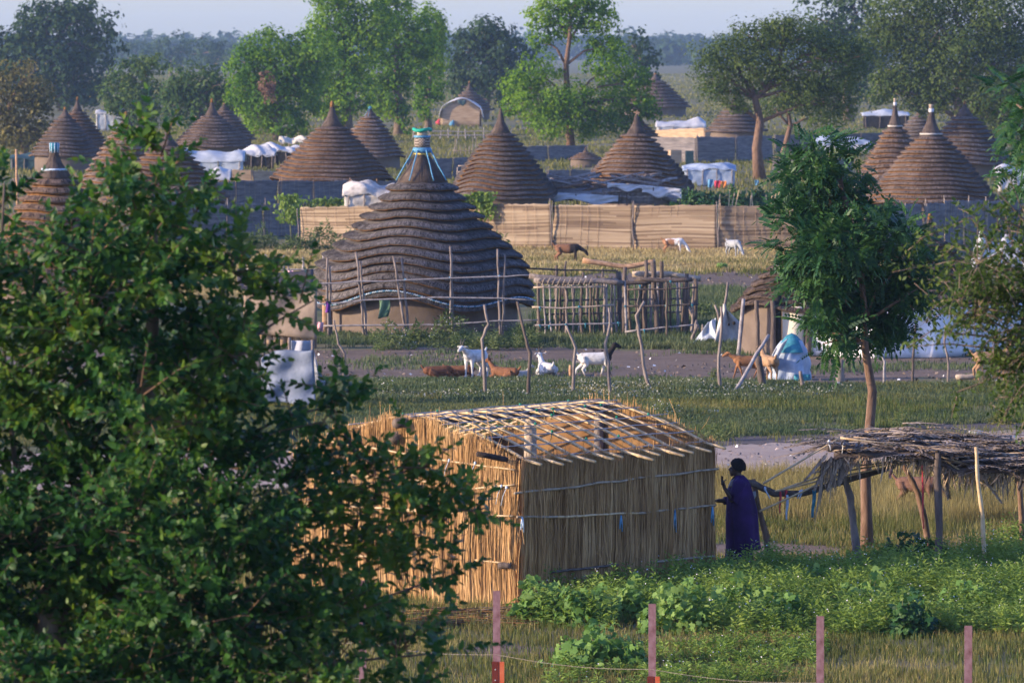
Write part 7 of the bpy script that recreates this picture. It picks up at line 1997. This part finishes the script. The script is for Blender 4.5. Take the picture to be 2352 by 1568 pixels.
BELT = [(1215, 1400), (1290, 1375), (1480, 1365), (1640, 1335), (1780, 1325), (1960, 1322), (2140, 1318), (2420, 1290), (2420, 1470), (2150, 1460), (1900, 1468), (1640, 1462), (1400, 1452), (1220, 1440)]
herbs('flowering_weeds', spots(BELT, 3800, 1.3, .37, 31), .52, 'belt of leafy weeds with tiny white flowers', flower=.2, seed=31, lw=.13)
herbs('weeds', spots([(1250, 1530), (1480, 1500), (1700, 1490), (1900, 1480), (1900, 1560), (1640, 1590), (1250, 1590)], 520, .9, .48, 32), .26, 'low weeds in front of the weed belt', seed=32, flower=.2)
herbs('tall_weeds', spots([(2040, 1330), (2160, 1300), (2420, 1235), (2420, 1340), (2200, 1345)], 520, 1.2, .3, 33), .55, 'tall green weeds at the foot of the palm shelter', seed=33, flower=.35)
herbs('hut_weeds', spots([(860, 800), (1080, 792), (1240, 785), (1240, 806), (860, 815)], 260, 2.0, .4, 34), .5, 'weeds growing before the largest hut wall', 'leaf_greyweed', seed=34, lw=.16, flower=.3)
G_M = 'broad leafed bushes in the foreground weeds'
for i, (lab, x, y, h, w_, n, lf) in enumerate((
    ('broad leafed bush against the near corner of the reed house', 1238, 1432, 100, 120, 300, 'leaf_mallow'),
    ('large round broad leafed bush alone in the foreground lawn', 1375, 1538, 92, 240, 620, 'leaf_mallow'),
    ('dark broad leafed bush in the middle of the weed belt', 1560, 1452, 115, 190, 520, 'leaf_mallow'),
    ('broad leafed bush sprawling below the shaded reed wall', 1430, 1425, 78, 150, 320, 'leaf_mallow'),
    ('pale broad leafed bush at the feet of the person in purple', 1635, 1352, 70, 130, 260, 'leaf_mallow'),
    ('broad leafed creeper between the two front shelter posts', 1870, 1372, 66, 210, 460, 'leaf_mallow'),
    ('dark green shrub under the back post of the shelter', 2110, 1312, 82, 160, 420, 'leaf_neem'),
    ('small dark shrub beside the neem trunk', 2040, 1310, 56, 90, 220, 'leaf_neem'),
    ('broad leafed bush at the edge of the weed belt', 2330, 1352, 50, 110, 260, 'leaf_mallow'),
    ('shaded broad leafed bush deep in the weed belt', 2085, 1462, 92, 120, 300, 'leaf_neem'),
    ('low broad leafed bush beside the third red post', 1790, 1440, 84, 140, 300, 'leaf_mallow'),
    ('broad leafed bush half way along the shaded reed wall', 1345, 1440, 88, 130, 300, 'leaf_mallow'),
    ('broad leafed bush rising behind the second red post', 1480, 1402, 70, 140, 300, 'leaf_mallow'),
    ('broad leafed bush in front of the standing person', 1690, 1425, 84, 150, 340, 'leaf_mallow'),
    ('broad leafed bush below the leftmost shelter post', 1790, 1372, 62, 120, 260, 'leaf_mallow'),
    ('wide broad leafed bush before the two middle shelter posts', 1990, 1410, 84, 180, 420, 'leaf_mallow'),
    ('broad leafed bush below the bamboo shelter pole', 2230, 1425, 84, 150, 340, 'leaf_mallow'),
    ('bright bush showing through the low twigs of the leafy tree', 790, 1450, 90, 130, 300, 'leaf_mallow'))):
    bush('broadleaf_bush', lab, x, y, h, w_, lf, .105, n, seed=500 + i, group=G_M)
for i, (lab, x, y, h, w_, n, sz) in enumerate((
    ('pale flowering weed bush at the front wall of the largest hut', 905, 802, 56, 100, 420, .16),
    ('tall flowering weed bush between two posts of the rail fence', 1030, 786, 64, 90, 420, .16),
    ('weed bush beside the towel on the rail fence', 960, 790, 45, 60, 260, .16),
    ('weed clump near the end of the rail fence', 1190, 790, 40, 70, 260, .16),
    ('dark green clump beside the tall crooked post', 1080, 915, 36, 50, 260, .10),
    ('dark green clump in the flowering cover', 890, 912, 34, 46, 240, .10),
    ('green clump near the post with a tied knot', 1160, 905, 26, 40, 160, .10),
    ('grassy clump beyond the shaded end of the reed house', 1650, 1012, 36, 80, 260, .10),
    ('wispy clump at the verge behind the neem trunk', 2075, 985, 40, 60, 240, .09),
    ('bushy clump by the livestock pen gate', 1610, 735, 40, 70, 240, .18),
    ('small plant sprouting from the soil beside the kinked post', 1655 - 15, 872, 26, 26, 120, .09),
    ('light weed at the reed house end of the flowering cover', 1520, 955, 40, 90, 300, .10))):
    bush('weed_bush', lab, x, y, h, w_, 'leaf_greyweed', sz, n, seed=600 + i, group='wild weed bushes', tmpl='diamond', flowers=60 if 'flower' in lab else 0)
bush('weed_bush', 'tuft of dry leaves beside the muddy verge', 2300, 975, 30, 60, 'grass_olive', .10, 200, seed=640, group='wild weed bushes', tmpl='diamond')
# stones and pale log
def rock(label, x, y, r, seed, name='stone', m='stone', sc=(1, .8, .55)):
    random.seed(seed); g = P(x, y); mb = MB(); mb.ball(g + Vector((0, 0, r * sc[2] * .5)), (r * sc[0], r * sc[1], r * sc[2]), 10, 7, 0, .10); whole(name, mb, M[m], tuple(g), label, name)
rock('pale flat stone slab lying in the verge grass', 1636, 948, .17, 1, sc=(1.2, .9, .28))
rock('bluish white stone at the foot of the broken grey stump', 1926, 886, .11, 2)
rock('pale stone in the verge grass near the thorn tree', 2240, 995, .14, 3, sc=(1.2, .8, .35))
mb = MB(); g = P(2225, 872); mb.stick(g + Vector((-.3, 0, .06)), g + Vector((.28, .1, .10)), .07, .05, .1, 5, 8); whole('log', mb, M['wood_pale'], tuple(g), 'short pale log on the soil beside the thorn tree goat', 'log')
mb = MB(); g = P(1345, 838); mb.stick(g + Vector((-.3, .1, .05)), g + Vector((.35, 0, .05)), .05, .03, .06, 5, 7); whole('log', mb, M['stick_grey'], tuple(g), 'grey stick lying in the grass before the livestock pen', 'log')

# ------------------------------------------------------------------ red fence posts in front
POSTS = [(530, 1476, 68.5 + 5.2), (832, 1332, 71.4), (1140, 1356, 69.9), (1497, 1386, 68.2), (1882, 1414, 66.8), (2223, 1436, 65.7)]
PL = ['painted steel angle post deep behind the leafy tree', 'painted steel angle post seen through the low twigs of the leafy tree', 'tall reddish steel angle post with an orange plate before the golden wall', 'reddish steel angle post before the round broad leafed bush', 'reddish steel angle post beside the low broad leafed bush', 'reddish steel angle post farthest from the leafy tree']
POSTS[0] = (530, 1330, 73.0)
tops = []
for (x, y, Y), lab in zip(POSTS, PL):
    t = at(x, y, Y); g = Vector((t.x, Y, 0)); root = empty('fence_post', g, lab, 'fence post', 'reddish steel fence posts')
    mb = MB(); h = t.z; a = .082
    lean = random.uniform(-.012, .012)
    # two flanges of an angle iron, open away from the viewer
    mb.box(g + Vector((lean, 0, h / 2)), (a, .008, h)); mb.box(g + Vector((a / 2 - .004 + lean, a / 2 + .004, h / 2 - .004)), (.008, a - .010, h - .01))
    part('angle_iron', mb, M['post_paint'], root, smooth=False)
    if x in (1140, 1497):
        zt = at(x, 1518 if x == 1140 else 1552, Y).z
        mb = MB(); mb.box(g + Vector((-.012, -.014, zt / 2)), (.075, .016, zt)); part('sleeve', mb, M['post_dark'], root, smooth=False)
        mb = MB(); mb.box(g + Vector((.062, -.016, (zt - .002) / 2)), (.052, .012, zt - .002)); part('plate', mb, M['post_orange'], root, smooth=False)
        mb = MB()
        for k in range(6): mb.ball(g + Vector((-.01, -.024, zt - .09 - .12 * k)), (.008, .004, .008), 8, 5)
        part('bolts', mb, M['tarp_white'], root)
    tops.append((g, h))
for k, fr in enumerate((.62, .40, .2)):
    pts = []
    for (g, h), (g2, h2) in zip(tops, tops[1:]):
        for t in np.linspace(0, 1, 9)[:-1]:
            pts.append(g.lerp(g2, t) + Vector((0, -.02, fr * (h + (h2 - h) * t) - .05 * math.sin(t * PI))))
    pts.append(tops[-1][0] + Vector((0, -.02, fr * tops[-1][1])))
    mb = MB(); mb.tube(pts, .0022, 4)
    whole('fence_wire', mb, M['wire'], tuple(pts[0]), ['uppermost thin wire strung along the reddish posts', 'middle thin wire strung along the reddish posts', 'lowest thin wire strung along the reddish posts'][k], 'wire', 'wires of the reddish post fence')
